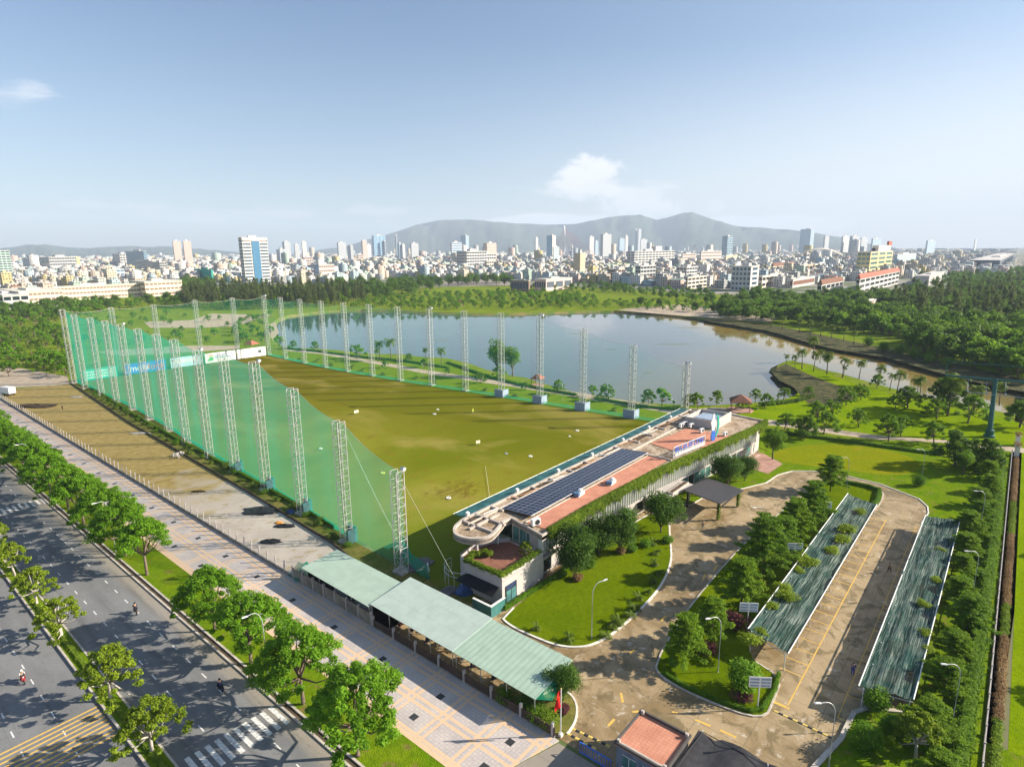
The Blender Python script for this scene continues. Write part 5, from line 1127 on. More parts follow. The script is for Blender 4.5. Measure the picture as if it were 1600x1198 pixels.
for x, y, h, rz, lab in [(60.8,37.6,8,-.4,'grey street lamp standing on the front lawn before the clubhouse'),(64.9,22.3,7.7,2.6,'white curved street lamp near the tip of the tree island'),(58.4,8.6,7.5,2.4,'white curved street lamp beside the kerb channel at the bottom right'),(72.5,-.2,7.5,2.3,'white curved street lamp over the right hedge, nearest the camera'),(103.6,-.1,7.5,2.3,'white curved street lamp over the right hedge, middle one'),(131.5,.4,7.5,2.3,'white curved street lamp over the right hedge, farthest one'),(156.7,12.0,6.2,2.4,'grey lamp with curved arm on the putting green'),(137.2,23.2,7.3,2.5,'grey lamp by the drive at the head of the tree island'),(101.5,29.2,7.0,2.6,'thin grey lamp among the trees on the island')]: lamp(x, y, h, rz, lab)
for i, (u, v) in enumerate([(879,625),(1054,652),(1184,640),(662,590),(560,562)]): x, y = G(u, v); lamp(x, y, 5.5, 1.2, 'small grey lamp on the lakeside path, %s from the left' % ordn([2,3,4,1,0][i]), 1.2, 'lamps on the lakeside path')
def signboard(x, y, rz, lab, w_=2.4, h_=1.3, z=2.9):
    t = thing('sign_board', lab, 'sign', (x, y, 0), rz, 'sign boards beside the car park'); MB().tube([(0,0,0),(0,0,z+h_*.8)], .07, 7).build('post', 'metal_white', t)
    MB().box(-w_/2,w_/2,-.13,-.08,z,z+h_).build('panel', 'sign_white', t); q = MB()
    for k in range(3):
        for j in range(2): q.box(-w_/2+.12+j*w_/2, -.1+j*w_/2-.02+.0, -.15, -.13, z+.12+k*.4, z+.32+k*.4)
    q.build('lettering', 'mast_box', t)
    q = MB().box(-w_/2,w_/2,-.08,-.02,z+.25,z+.32).box(-w_/2,w_/2,-.08,-.02,z+h_-.3,z+h_-.23); q.build('bracket', 'metal_white', t)
for x, y, lab in [(96.8,22.6,'white and blue sign board on a pole above the middle of the vine shade'),(75.4,22.5,'white and blue sign board on a pole by the near end of the vine shade'),(61.8,16.6,'white and blue sign board on a pole at the island tip'),(117.2,23.0,'pale sign board on a pole by the far end of the vine shade')]: signboard(x, y, -.95, lab)
# flag
t = thing('flag_pole', 'red flag on a white pole at the corner bed beside the gate', 'flag', (44.9, 31.3, 0)); MB().tube([(0,0,0),(0,0,5.7)], .06, 7).build('pole', 'metal_white', t); MB().box(-.2,.2,-.2,.2,0,.35).build('base', 'kerb_white', t)
mb = MB()
for i in range(8):
    for j in range(5): mb.v.append((-.1-.13*j+.06*math.sin(i*.9), .12*math.sin(j*1.3+i*.6)+.05*j, 5.6-i*.27-.16*j))
mb.f = [(i*5+j, i*5+j+1, (i+1)*5+j+1, (i+1)*5+j) for i in range(7) for j in range(4)]; mb.mi = [0]*28; mb.build('cloth', 'flag_red' if 'flag_red' in MT else plain('flag_red', (.62,.02,.02), .7), t, smooth=True)
MB().lathe([(0,5.86),(.07,5.8),(.07,5.74),(0,5.68)], n=8).build('finial', 'board_yellow_hump', t)
# tall billboard frame
t = thing('billboard_frame', 'dark green steel post with an empty billboard frame beyond the lawn', 'billboard', (201, 2.0, 0)); plain('steel_green', (.02,.10,.09), .5, .3, .15)
MB().tube([(0,0,.8),(3.5,.6,15.2)], [.62,.5], 12).build('post', 'steel_green', t); MB().lathe([(1.3,0),(1.3,.6),(1.0,.75),(1.0,2.0),(.62,2.2)], n=18).build('base', 'steel_green', t)
q = MB(); a, b = Vector((2.0,11.5,14.9)), Vector((7,-26,14.9))
for dz, r in ((0,.22),(4.0,.12)): q.tube([a+Vector((0,0,dz)), b+Vector((0,0,dz))], r, 6)
q.tube([a+Vector((1.6,0,0)), b+Vector((1.6,0,0))], .15, 6)
for k in (0, 1.0): p = a.lerp(b, k); q.tube([p, p+Vector((0,0,4.0))], .12, 6)
for k in range(12): p = a.lerp(b, k/11); q.tube([p+Vector((-.3,0,-.05)), p+Vector((1.9,0,-.05))], .05, 4)
q.build('frame', 'steel_green', t); q = MB()
a, b = Vector((-.5,6,11.6)), Vector((1,-26,11.6)); q.tube([a, b], .09, 5)
for k in range(8): p = a.lerp(b, k/8); q.obox((p.x,p.y,p.z+.35), (.35,.45,.3)); q.tube([p, p+Vector((3,.4,3.1))], .04, 4)
q.build('floodlight', 'mast_box', t)
# gazebos and kiosks
plain('roof_brown', (.20,.10,.07), .85, 0, .2, 1.5); plain('roof_redtile', (.40,.13,.09), .85, 0, .15, 1.5); plain('timber', (.25,.16,.10), .8)
def gazebo(u, v, w_, h, lab, m='roof_brown', rz=0, n=4):
    x, y = G(u, v); t = thing('gazebo', lab, 'gazebo', (x, y, 0), rz); rr = w_*.72
    V = [(rr*1.2*math.cos(2*PI*(k+.5)/n), rr*1.2*math.sin(2*PI*(k+.5)/n), h*.62) for k in range(n)]+[(0,0,h)]+[(rr*1.2*math.cos(2*PI*(k+.5)/n), rr*1.2*math.sin(2*PI*(k+.5)/n), h*.58) for k in range(n)]
    o = MB().add(V, [(k, (k+1) % n, n) for k in range(n)]+[(n+1+k, n+1+(k+1) % n, (k+1) % n, k) for k in range(n)]+[tuple(n+1+k for k in range(n-1, -1, -1))]).build('roof', m, t); recalc(o.data)
    for k in range(n): a = 2*PI*(k+.5)/n; MB().tube([(rr*math.cos(a),rr*math.sin(a),0),(rr*math.cos(a),rr*math.sin(a),h*.6)], .12, 6).build('post', 'timber', t)
    MB().lathe([(rr*1.1,0),(rr*1.1,.25),(0,.25)], n=max(n, 8)).build('floor', 'red_paving', t)
gazebo(1156,641,5.2,5.2,'gazebo with brown hipped roof on the shore beyond the clubhouse end',rz=.4)
gazebo(840,602,3.4,4.6,'small kiosk with a half orange brown roof on the lakeside strip','roof_redtile',.2)
gazebo(394,546,4.5,5,'small pavilion with red tiled roof behind the far white banners','roof_redtile',.3); gazebo(718,477,5,5,'far gazebo with a grey brown roof on the opposite shore')
# people and motorbikes
def skin(name, P, E, m, sub=1):
    names = list(P); me = bpy.data.meshes.new(name); me.from_pydata([P[k][:3] for k in names], [(names.index(a), names.index(b)) for a, b in E], [])
    o = bpy.data.objects.new(name, me); C.objects.link(o); md = o.modifiers.new('s', 'SKIN'); md.use_smooth_shade = True
    for i, k in enumerate(names): r = P[k][3]; me.skin_vertices[0].data[i].radius = (r, r if len(P[k]) < 5 else P[k][4]); me.skin_vertices[0].data[i].use_root = (i == 0)
    s_ = o.modifiers.new('u', 'SUBSURF'); s_.levels = s_.render_levels = sub
    bpy.context.view_layer.update(); r = bpy.data.meshes.new_from_object(o.evaluated_get(bpy.context.evaluated_depsgraph_get())); bpy.data.objects.remove(o); r.materials.clear(); r.materials.append(gm(m)); r.name = name; return r
plain('skin_tone', (.36,.20,.13), .6, 0, .05); plain('hair_black', (.015,.012,.01), .6)
for nm, c in (('cloth_pink',(.50,.28,.25)),('cloth_dark',(.025,.025,.03)),('cloth_blue',(.02,.07,.36)),('cloth_jeans',(.05,.08,.17)),('cloth_khaki',(.30,.24,.12)),('cloth_grey',(.22,.22,.23)),('cloth_pale',(.62,.60,.58))): plain(nm, c, .85, 0, .1, 3)
EB = [('pel','wai'),('wai','che'),('che','nec'),('nec','hea'),('hea','top')]
for s_ in 'LR': EB += [('che','sh'+s_),('sh'+s_,'el'+s_),('el'+s_,'wr'+s_),('wr'+s_,'ha'+s_),('pel','hi'+s_),('hi'+s_,'kn'+s_),('kn'+s_,'an'+s_),('an'+s_,'to'+s_)]
def pose(kind):
    if kind == 'stand' or kind == 'walk':
        w_ = .22 if kind == 'walk' else .03
        P = dict(pel=(0,0,.95,.14,.11), wai=(0,.01,1.1,.13,.1), che=(0,.01,1.33,.17,.11), nec=(0,.02,1.48,.055), hea=(0,.03,1.57,.085,.1), top=(0,.02,1.68,.075,.085))
        for s_, k in (('L',-1),('R',1)):
            P.update({'sh'+s_:(k*.19,0,1.40,.06), 'el'+s_:(k*.25,-k*w_*.5-.03,1.13,.045), 'wr'+s_:(k*.25,-k*w_+.08,.88,.032), 'ha'+s_:(k*.25,-k*w_+.1,.80,.035,.02), 'hi'+s_:(k*.1,0,.88,.09), 'kn'+s_:(k*.11,k*w_*.6+.02,.48,.062), 'an'+s_:(k*.11,k*w_-.02,.08,.045), 'to'+s_:(k*.12,k*w_+.14,.03,.04,.03)})
    else:
        P = dict(pel=(0,-.15,.86,.15,.12), wai=(0,-.12,1.0,.13,.1), che=(0,-.02,1.25,.17,.12), nec=(0,.05,1.4,.055), hea=(0,.08,1.49,.085,.1), top=(0,.07,1.6,.075,.085))
        for s_, k in (('L',-1),('R',1)):
            P.update({'sh'+s_:(k*.19,0,1.32,.06), 'el'+s_:(k*.27,.17,1.08,.045), 'wr'+s_:(k*.28,.38,1.02,.032), 'ha'+s_:(k*.29,.46,1.0,.035,.025), 'hi'+s_:(k*.11,-.1,.83,.09), 'kn'+s_:(k*.2,.3,.72,.065), 'an'+s_:(k*.16,.2,.33,.045), 'to'+s_:(k*.16,.34,.29,.04,.03)})
    return P
def person(x, y, rz, lab, kind='stand', shirt='cloth_pink', pants='cloth_jeans', z=0, helmet=None, sc=1.0):
    t = thing('person', lab, 'person', (x, y, z), rz, sc=sc); P = pose(kind); me = skin('body', P, EB, 'skin_tone')
    b = bmesh.new(); b.from_mesh(me); fm = MB(); h = P['hea']
    fm.lathe([(0,-.02),(.012,0),(0,.02)], (-.035,h[1]+.088,h[2]+.03), 6).lathe([(0,-.02),(.012,0),(0,.02)], (.035,h[1]+.088,h[2]+.03), 6).obox((0,h[1]+.1,h[2]-.005), (.022,.04,.04)).obox((0,h[1]+.088,h[2]-.045), (.05,.02,.012)).obox((-.088,h[1],h[2]), (.02,.04,.06)).obox((.088,h[1],h[2]), (.02,.04,.06))
    for s_, k in (('L',-1),('R',1)):
        c = Vector(P['ha'+s_][:3]); d = (c-Vector(P['wr'+s_][:3])).normalized(); sd_ = Vector((0,1,0)) if abs(d.z) > .7 else Vector((1,0,0))
        for q, ln_ in ((-1.5,.07),(-.5,.08),(.5,.078),(1.5,.062)): a = c+sd_*q*.019; fm.tube([a, a+d*ln_*.6, a+d*ln_-Vector((k*.012,0,.01))], [.009,.008,.006], 5)
        a = c-d*.02+sd_*.03; fm.tube([a, a+sd_*.03+d*.025, a+sd_*.035+d*.05], [.01,.009,.007], 5)
    fm2 = fm.mesh('tmp', 'skin_tone'); b.from_mesh(fm2); b.to_mesh(me); b.free(); place('body', me, t)
    sp = {k: (*P[k][:3], *(r*1.13 for r in P[k][3:])) for k in ('pel','wai','che','shL','shR','elL','elR')}; place('shirt', skin('shirt', sp, [e for e in EB if e[0] in sp and e[1] in sp], shirt), t)
    pp = {k: (*P[k][:3], *(r*1.16 for r in P[k][3:])) for k in ('pel','hiL','hiR','knL','knR','anL','anR')}; place('trousers', skin('trousers', pp, [e for e in EB if e[0] in pp and e[1] in pp], pants), t)
    tp = P['top']; V = MB().lathe([(.0,.075),(.07,.06),(.098,.0),(.1,-.07),(.085,-.13)] if not helmet else [(.0,.11),(.09,.09),(.135,.01),(.14,-.08),(.12,-.12)], (tp[0], tp[1]-.015, tp[2]+.01), 12)
    V.build('helmet' if helmet else 'hair', helmet or 'hair_black', t, smooth=True); return t
def bike_meshes(col):
    R = []
    wh = MB(); n = 16
    def torus(mb, c, r, w_, ax): 
        prof = [(r-w_, -w_*.6),(r,-w_),(r+w_*.6,0),(r,w_),(r-w_,w_*.6)]; V = []; 
        for k in range(n):
            a = 2*PI*k/n
            for rr, x in prof: V.append((c[0]+x, c[1]+rr*math.cos(a), c[2]+rr*math.sin(a)))
        m_ = len(prof); mb.add(V, [(k*m_+j, ((k+1) % n)*m_+j, ((k+1) % n)*m_+(j+1) % m_, k*m_+(j+1) % m_) for k in range(n) for j in range(m_)])
    tyre = MB(); torus(tyre, (0,0,0), .27, .05, 0); rim = MB()
    for k in range(6): a = k*PI/3; rim.tube([(0,0,0),(0,.24*math.cos(a),.24*math.sin(a))], .02, 4)
    body = MB().obox((0,-.25,.62), (.26,.75,.26), 0, -.05).obox((0,.15,.38), (.3,.5,.1)).obox((0,.42,.66), (.34,.14,.62), 0, .3).obox((0,-.72,.66), (.16,.4,.12), 0, -.3).tube([(0,.35,.95),(0,.66,.3)], .04, 6).obox((0,.64,.48), (.12,.35,.06)).obox((0,-.55,.34), (.2,.3,.2))
    seat = MB().obox((0,-.28,.79), (.26,.72,.1), 0, -.05); bar = MB().tube([(-.34,.32,1.0),(-.12,.38,1.0),(.12,.38,1.0),(.34,.32,1.0)], .02, 6).tube([(.2,.38,1.0),(.28,.4,1.16)], .01, 4).tube([(-.2,.38,1.0),(-.28,.4,1.16)], .01, 4).obox((.3,.4,1.18), (.1,.02,.06)).obox((-.3,.4,1.18), (.1,.02,.06))
    hl = MB().lathe([(0,.06),(.07,.04),(.08,-.04)], n=10)
    return dict(tyre=tyre.mesh('tyre','black_paint',True), rim=rim.mesh('rim','metal_white'), body=body.mesh('body', col), seat=seat.mesh('seat','black_paint'), handlebar=bar.mesh('handlebar','metal_dark'), headlight=hl.mesh('headlight','metal_white'), tail=MB().obox((0,-.9,.72),(.14,.04,.08)).mesh('tail_light','sign_red'))
plain('bike_red', (.30,.02,.02), .35); plain('bike_navy', (.02,.03,.08), .35); plain('bike_white', (.6,.6,.6), .35)
BM = {c: bike_meshes(c) for c in ('bike_red','bike_navy','bike_white','black_paint')}
def motorbike(x, y, rz, lab, col, group=None, z=0, lean=0):
    m = BM[col]; t = thing('motorbike', lab, 'motorbike', (x, y, z), rz, group); t.rotation_euler = (0, lean, rz)
    place('body', m['body'], t); place('seat', m['seat'], t); place('handlebar', m['handlebar'], t); h = place('headlight', m['headlight'], t, (0,.5,.9)); h.rotation_euler = (-PI/2,0,0); place('tail_light', m['tail'], t)
    for yy in (.66, -.62): w_ = place('wheel', m['tyre'], t, (0,yy,.3)); place('rim', m['rim'], w_)
    return t
for x, y, rz, lab, lab2, col, sh_, hm in [(11.0,85.8,PI,'red motorbike ridden on the left carriageway','rider in a pale shirt with white helmet on the left carriageway','bike_red','cloth_pale','cloth_white'),(25.0,90.9,-.15,'dark motorbike ridden in the kerb lane, farther up the road','rider in black on the farther motorbike','black_paint','cloth_dark','hair_black'),(25.3,65.8,0,'dark motorbike ridden in the kerb lane near the zebra crossing','rider in dark blue on the motorbike near the zebra crossing','bike_navy','cloth_jeans','hair_black')]:
    motorbike(x, y, rz, lab, col, z=.015); person(x, y, rz, lab2, 'ride', sh_, 'cloth_dark', .02, hm)
motorbike(24.8,63.9,0,'small pale scooter just ahead of the rider near the zebra','bike_white') if False else None
person(100.6,39.2,2.3,'person in a pink shirt walking under the black canopy','walk','cloth_pink','cloth_grey',.03)
person(53.6,237.0,.5,'person in dark clothes standing alone on the bare lot','stand','cloth_dark','cloth_dark',.03)
person(74.6,9.7,1.2,'person in bright blue working in the shaded car park lane','stand','cloth_blue','cloth_blue',.03)
person(104.3,10.4,1.0,'person in khaki with dark trousers in the shade between the car park covers','walk','cloth_khaki','cloth_dark',.03)
person(214,69,1,'person in white on the bright lawn near the lake','stand','cloth_pale','cloth_pale',.02) if False else None
cols = ['bike_red','bike_navy','bike_white','black_paint']
for i in range(13):
    y = 36.2+i*1.9+_rt.uniform(-.3,.3); motorbike(47.2+_rt.uniform(-.5,.5)+(i % 3 == 1)*1.5, y, 1.57+_rt.uniform(-.35,.35), '%s motorbike parked under the sheds, %s from the gate end' % ({'bike_red':'red','bike_navy':'dark blue','bike_white':'white','black_paint':'black'}[cols[i % 4]], ordn(i)), cols[i % 4], 'motorbikes parked under the sheds', .03, .12)
# pale truck at the far left and a bus and cars beyond the right wood
def truck(u, v, rz, lab):
    x, y = G(u, v); t = thing('box_truck', lab, 'truck', (x, y, 0), rz); MB().box(-1.15,1.15,-3.2,1.6,.9,3.1).build('cargo_box', 'sign_white', t); cb = MB().box(-1.05,1.05,1.75,3.3,.55,2.3).obox((0,3.2,1.5),(2.0,.5,1.2),0,.0).build('cab', 'sign_white', t); MB().box(-.95,.95,3.46,3.5,1.4,2.1).build('windscreen', 'glass_dark', cb); MB().box(-.5,.5,-3.1,3.2,.5,.9).build('chassis', 'black_paint', t)
    for yy in (2.3,-2.2):
        for xx in (-1.0,.8): w_ = MB().lathe([(0,0),(.42,0),(.45,.05),(.45,.2),(.42,.25),(0,.25)], n=14).build('wheel', 'black_paint', t, (xx,yy,.45)); w_.rotation_euler = (0,PI/2,0)
truck(12,617,.3,'white box truck parked at the far left end of the lot'); truck(1526,491,.9,'white truck standing among the trees of the right wood')
# ---------------- planting ----------------
for i, y in enumerate([45.6,56.3,67.6,78,101,110.5,120,130.5,141,151.5,163,174,185,196,207,218,230,242,254,266]):
    tree('street', (29.9+_rt.uniform(-.2,.3), y, .12), 'bright green spreading street tree on the kerb verge, %s from the bottom of the photo' % ordn(i), group='street trees along the kerb', sc=_rt.uniform(.96,1.08), name='street_tree')
for i, y in enumerate([62.2,74.1,92.4,104.2,117,129,141,154,166,180]):
    tree('median', (16.6, y, .18), 'yellow green tree on the road median, %s from the bottom of the photo' % ordn(i), group='trees on the road median', sc=_rt.uniform(.92,1.08)*(1.12 if i == 1 else 1), name='median_tree')
mb = hedge('median_plants', [(16.55, y) for y in (48, 60, 72, 84, 96, 108)], .8, .35, 'leaf_vine', 'low green ground plants along the road median', 20, .2, 50, .2, 'plants')
def at_px(kind, u, v, vt, lab, group=None, base=6.0, name=None, cat='tree', z=0.0):
    x, y = G(u, v); h = HT(u, v, vt); return tree(kind, (x, y, z), lab, cat, group, h/base, name)
K = at_px
K('rounddark', 899, 903, 812, 'dark upright tree on the front lawn, leftmost before the clubhouse', base=8.4, name='lawn_tree'); K('rounddark', 968, 861, 785, 'round dense tree on the front lawn, middle one before the clubhouse', base=8.4, name='lawn_tree')
K('rounddark', 936, 868, 800, 'dark tree against the clubhouse wall behind the two lawn trees', base=8.4, name='wall_tree'); K('rounddark', 1033, 832, 757, 'drooping tree at the corner of the porch and front lawn', base=8.4, name='porch_tree')
K('rounddark', 1136, 762, 698, 'dark dense tree between black canopy and vine covered wall', base=8.4, name='canopy_tree'); K('rounddark', 1163, 752, 702, 'green tree right of the dark one by the vine covered wall', base=8.4, name='canopy_tree'); K('round', 1207, 718, 668, 'slim green tree standing by the red paving at the clubhouse end', base=6.6, name='paving_tree')
K('rounddark', 880, 1094, 1026, 'oval dark green tree beside the red flag', base=8.4, name='oval_tree')
for u, v, r, lf, lab in [(1112,762,1.5,'leaf_flower','yellow flowering bush beside the black canopy'),(1072,745,2.2,'leaf_dry','orange bush on the entrance terrace wall'),(1012,852,1.3,'leaf_hedge','green shrubs at the foot of the wall beside the porch tree'),(1046,846,1.2,'leaf_hedge','shrubs under the porch tree at the drive kerb'),(925,884,1.1,'leaf_mid','low shrubs between the two big lawn trees'),(880,900,1.0,'leaf_mid','low shrubs left of the leftmost lawn tree'),(990,860,1.0,'leaf_hedge','round shrub right of the middle lawn tree'),(1150,772,1.6,'leaf_yellow','yellow green shrubs behind the canopy post'),(905,905,1.0,'leaf_dry','reddish ground plants round the leftmost lawn tree'),(972,863,1.0,'leaf_dry','reddish ground plants round the middle lawn tree'),(845,1118,1.6,'leaf_mid','bushy green shrub in the corner bed'),(862,1128,1.5,'leaf_vine','light green shrub behind the red flag'),(828,1100,1.6,'leaf_dark','dark shrub at the back of the corner bed'),(883,1110,.8,'leaf_purple','purple shrub in the corner bed'),(795,1090,1.5,'leaf_mid','green shrub behind the brown fence near the gate')]:
    x, y = G(u, v); o = place('flowering_bush' if lf == 'leaf_flower' else 'bush', crown_mesh('foliage', leaves(np.random.RandomState(int(u)), [(q*.45*r*math.cos(q*2.4), q*.45*r*math.sin(q*2.4), .45*r) for q in (0,1,1.2,1.4)], [r*.7]*4, 420, .2), lf), None, (x, y, .1)); tag(o, lab, 'bush')
tr = [(1070,1035,955,'terminalia_bright','bright layered tree near the tip of the tree island'),(1112,1000,930,'terminalia_bright','darker layered tree behind the lamp near the island tip'),(1158,948,868,'terminalia_bright','wide bright layered tree in the middle of the island'),(1192,900,806,'terminalia','tall dark layered tree at the drive side of the island'),(1222,880,808,'terminalia','dark layered tree right of the tall one on the island'),(1240,850,775,'terminalia_bright','layered tree in the upper half of the island'),(1268,826,752,'terminalia','layered tree near the upper end of the island'),(1297,768,708,'terminalia_bright','large feathery layered tree at the drive head')]
for u, v, vt, k, lab in tr: K(k, u, v, vt, lab, 'layered trees on the island', 7.6, 'layered_tree')
for u, v, vt, k, lab, nm in [(1163,1086,1035,'bush','clipped leaning bush tree at the right of the island tip','bush_tree'),(1150,982,955,'purplebush','dark rounded shrub beside the island lamp','shrub'),(1103,1022,1003,'purplebush','purple green shrub in the island grass','shrub'),(1160,1096,1078,'purplebush','purple shrub under the clipped bush tree','shrub'),(1052,1043,1026,'bush','round bush at the very tip of the island','shrub'),(1180,925,905,'yellowbush','yellow green shrubs on the island edge','shrub')]: K(k, u, v, vt, lab, None, {'bush':2.7,'purplebush':.9,'yellowbush':1.1}[k], nm, 'shrub', .12)
for i, (u, v, h) in enumerate([(1172,1000,1.5),(1230,935,1.6),(1262,880,1.7),(1325,830,1.8),(1345,800,1.2),(1190,988,1.0),(1207,948,1.1),(1222,918,1.3),(1247,890,1.0),(1262,855,.9),(1318,845,1.6),(1300,860,1.3),(1255,868,1.0),(1448,990,1.0),(1442,943,1.0),(1452,1015,.9),(1470,860,.9),(1462,905,.9)]):
    x, y = G(u, v, 2.6); t = tree('yellowbush', (x, y, 2.35), 'yellow green vine clump over a car park shade, %s from the near left' % ordn(i), 'vine', 'vine clumps on the car park shades', h*1.0, 'vine_clump', None, .8)
rg = random.Random(12)
xs = [56,62.5,69,77,86,93,101,110,118,127,136,144,153,162,172]
for i, x in enumerate(xs): tree('terminalia_bright' if i % 5 else 'terminalia', (x+rg.uniform(-1,1), 1.0+rg.uniform(-1.2,.9), .1), 'layered tree in the right boundary planting, %s from the bottom of the photo' % ordn(i), group='trees along the right boundary', sc=rg.uniform(.75,1.0), name='boundary_tree', zs=.7)
for i, x in enumerate((62, 78, 93, 112, 133)): tree('parkdark', (x, -17.5-(i % 2)*2.5, 0), 'spreading tree on the bright lawn outside the right fence, %s from the camera' % ordn(i), group='trees on the outer lawn', sc=1.25, name='lawn_tree')
for i, x in enumerate(np.arange(50, 178, 4.1)): tree('shrub', (x+rg.uniform(-1,1), rg.uniform(-1.9,2.4), .1), 'green shrub under the right boundary trees, %s from the near end' % ordn(i), 'shrub', 'shrubs under the right boundary trees', rg.uniform(.9,1.6), 'shrub')
for u, v, vt, k, lab in [(1368,1112,1073,'bush','round clipped bush by the end of the kerb channel'),(1352,1172,1130,'bush','large round bush on the gate lawn'),(1395,1150,1118,'bush','dark bush behind the round bush on the gate lawn'),(1430,1185,1120,'median','spreading shrub tree at the bottom right corner')]: K(k, u, v, vt, lab, None, 2.7 if k == 'bush' else 5.6, 'bush', 'bush')
for i, (u, v) in enumerate([(1022,853),(1024,868),(1026,884),(1028,899),(1024,911),(1012,926),(1002,938),(992,950),(981,962),(970,973),(958,984),(946,993),(884,1003),(842,985)]):
    x, y = G(u, v); tree('youngpalm', (x, y, .12), 'small young palm on the kerb side of the front lawn, %s from the porch' % ordn(i), 'palm', 'young palms along the front lawn kerb', rg.uniform(.6,.9), 'young_palm')
for i in range(34):
    y = 84+i*5.6; lx = np.interp(y, [p[1] for p in LW], [p[0] for p in LW]); tree('youngpalm' if i % 3 else 'shrub', (lx+rg.uniform(1.2,3.2), y, .05), 'small green plant in the mast strip, %s from the near end' % ordn(i), 'plant', 'plants in the mast strip', rg.uniform(.8,1.3), 'young_palm' if i % 3 else 'shrub')
hedge('strip_hedge', [(np.interp(y, [p[1] for p in LW], [p[0] for p in LW])+3.6, y) for y in range(92, 280, 18)], 1.0, .8, 'leaf_mid', 'rough green shrub line along the foot of the left net', 16, .3, 61)
# park lawn trees, listed from the photo
PT = [(1345,625,597),(1322,633,600),(1278,660,624),(1287,678,640),(1341,667,634),(1388,690,645),(1226,671,640),(1224,625,602),(1262,618,600),(1370,606,582),(1463,655,616),(1512,661,612),(1459,695,655),(1407,681,646),(1180,628,606),(1120,632,608),(1195,637,612),(1160,640,622),(1398,640,612),(1300,650,622)]
PT.sort()
for i, (u, v, vt) in enumerate(PT): K('park', u, v, vt, 'small forked lawn tree in the park right of the lake, %s counting from the left' % ordn(i), 'small trees on the park lawn', 5.7, 'lawn_tree')
for i, (u, v, vt) in enumerate([(1255,685,647),(1478,645,588),(1492,728,668),(1535,733,680),(1593,668,622),(1418,638,602)]): K('parkdark', u, v, vt, 'broad dark tree on the park lawn, %s from the left' % ordn([0,2,3,4,5,1][i]), 'dark trees on the park lawn', 6.1, 'dark_lawn_tree')
K('round', 1505, 742, 700, 'green shrub tree at the right end of the putting green', None, 6.6, 'shrub_tree'); K('bush', 1437, 760, 741, 'round shrub on the right edge of the putting green', None, 2.7, 'shrub', 'shrub')
for i, (u, v, vt) in enumerate([(1242,575,556),(1253,577,548),(1271,580,552),(1271,561,528),(1281,567,548),(1292,585,556),(1292,583,552),(1316,590,560),(1318,588,572),(1342,592,564),(1401,615,582),(1433,623,592),(1437,621,590),(1372,602,573),(1561,633,600),(1480,650,590),(1390,610,585),(1520,648,605),(1228,571,555)]): K('palm', u, v, vt, 'coconut palm on the grassy point and channel shore, %s in the row from the left' % ordn(i), 'palms on the grassy point', 6.4, 'palm_tree', 'palm')
for i, (u, v) in enumerate([(1180,507),(1205,511),(1222,515),(1249,520),(1266,522),(1282,525),(1299,529),(1318,532),(1334,538)]): K('palm', u, v, v-20, 'pale trunked palm on the far bank of the channel, %s from the left' % ordn(i), 'palms on the far channel bank', 6.4, 'palm_tree', 'palm')
for i, (u, v) in enumerate([(1357,541),(1380,549),(1404,553),(1428,560),(1450,567),(1480,573)]): K('bush', u, v, v-15, 'round bush tree on the far channel bank, %s from the left' % ordn(i), 'round bushes on the far channel bank', 2.6, 'round_bush', 'bush')
LS = [(871,615,590),(948,626,596),(1034,634,607),(925,620,602),(822,609,595),(752,599,578),(1013,631,604),(780,592,572),(640,565,550),(663,575,560),(701,585,570),(558,560,538),(600,575,560),(458,545,530),(492,548,531),(436,545,525),(1090,640,610),(1074,636,612)]; LS.sort()
for i, (u, v, vt) in enumerate(LS): K('park' if i % 3 else 'farpark', u, v, vt, 'small light green tree on the lakeside strip, %s from the left' % ordn(i), 'small trees on the lakeside strip', 5.9, 'shore_tree')
for i, (u, v, vt) in enumerate([(594,563,535),(611,563,532),(590,565,545),(690,573,546),(665,562,545)]): K('palm', u, v, vt, 'palm on the lakeside strip seen through the right net, %s from the left' % ordn([1,2,0,4,3][i]), 'palms on the lakeside strip', 6.4, 'palm_tree', 'palm')
K('eucalyptus', 777, 588, 522, 'tall leaning tree on the lake shore, left one of the pair', None, 13.6, 'shore_tree'); K('eucalyptus', 801, 588, 535, 'tall pale trunked tree on the lake shore, right one of the pair', None, 13.6, 'shore_tree')
for i in range(15):
    y = 92+i*13; rx = np.interp(y, [70.5,103,135,168,200,250,284], [163,160,157,154.5,152,151,152.5]); tree('youngpalm', (rx+rg.uniform(1.5,4), y+rg.uniform(-3,3), .03), 'young palm in the grass behind the right masts, %s from the clubhouse' % ordn(i), 'palm', 'young palms behind the right masts', rg.uniform(.9,1.4), 'young_palm')
def zone(poly, n, sep, seed, kinds, label, group, cat='tree', name='tree', smin=.8, smax=1.25, avoid=(), cnt=300):
    pts = sortx(scatter(poly, n, sep, seed, avoid)); r2 = random.Random(seed+1)
    for i, (x, y) in enumerate(pts[:cnt]): tree(r2.choice(kinds), (x, y, 0), label % ordn(i) if '%s' in label else label, cat, group, r2.uniform(smin, smax), name)
zone([(-30,600),(-30,515),(60,508),(108,520),(112,560),(108,592),(60,584)], 80, 7.0, 101, ['farpark','park','farpark'], 'light green park tree at the far left beside the plaza, %s from the left', 'trees round the left plaza', name='plaza_tree', smin=.8, smax=1.3)
zone([(-30,560),(-30,512),(100,505),(108,560)], 26, 9, 103, ['palm'], 'palm among the plaza trees at the far left, %s from the left', 'palms round the left plaza', 'palm', 'palm_tree', .9, 1.2)
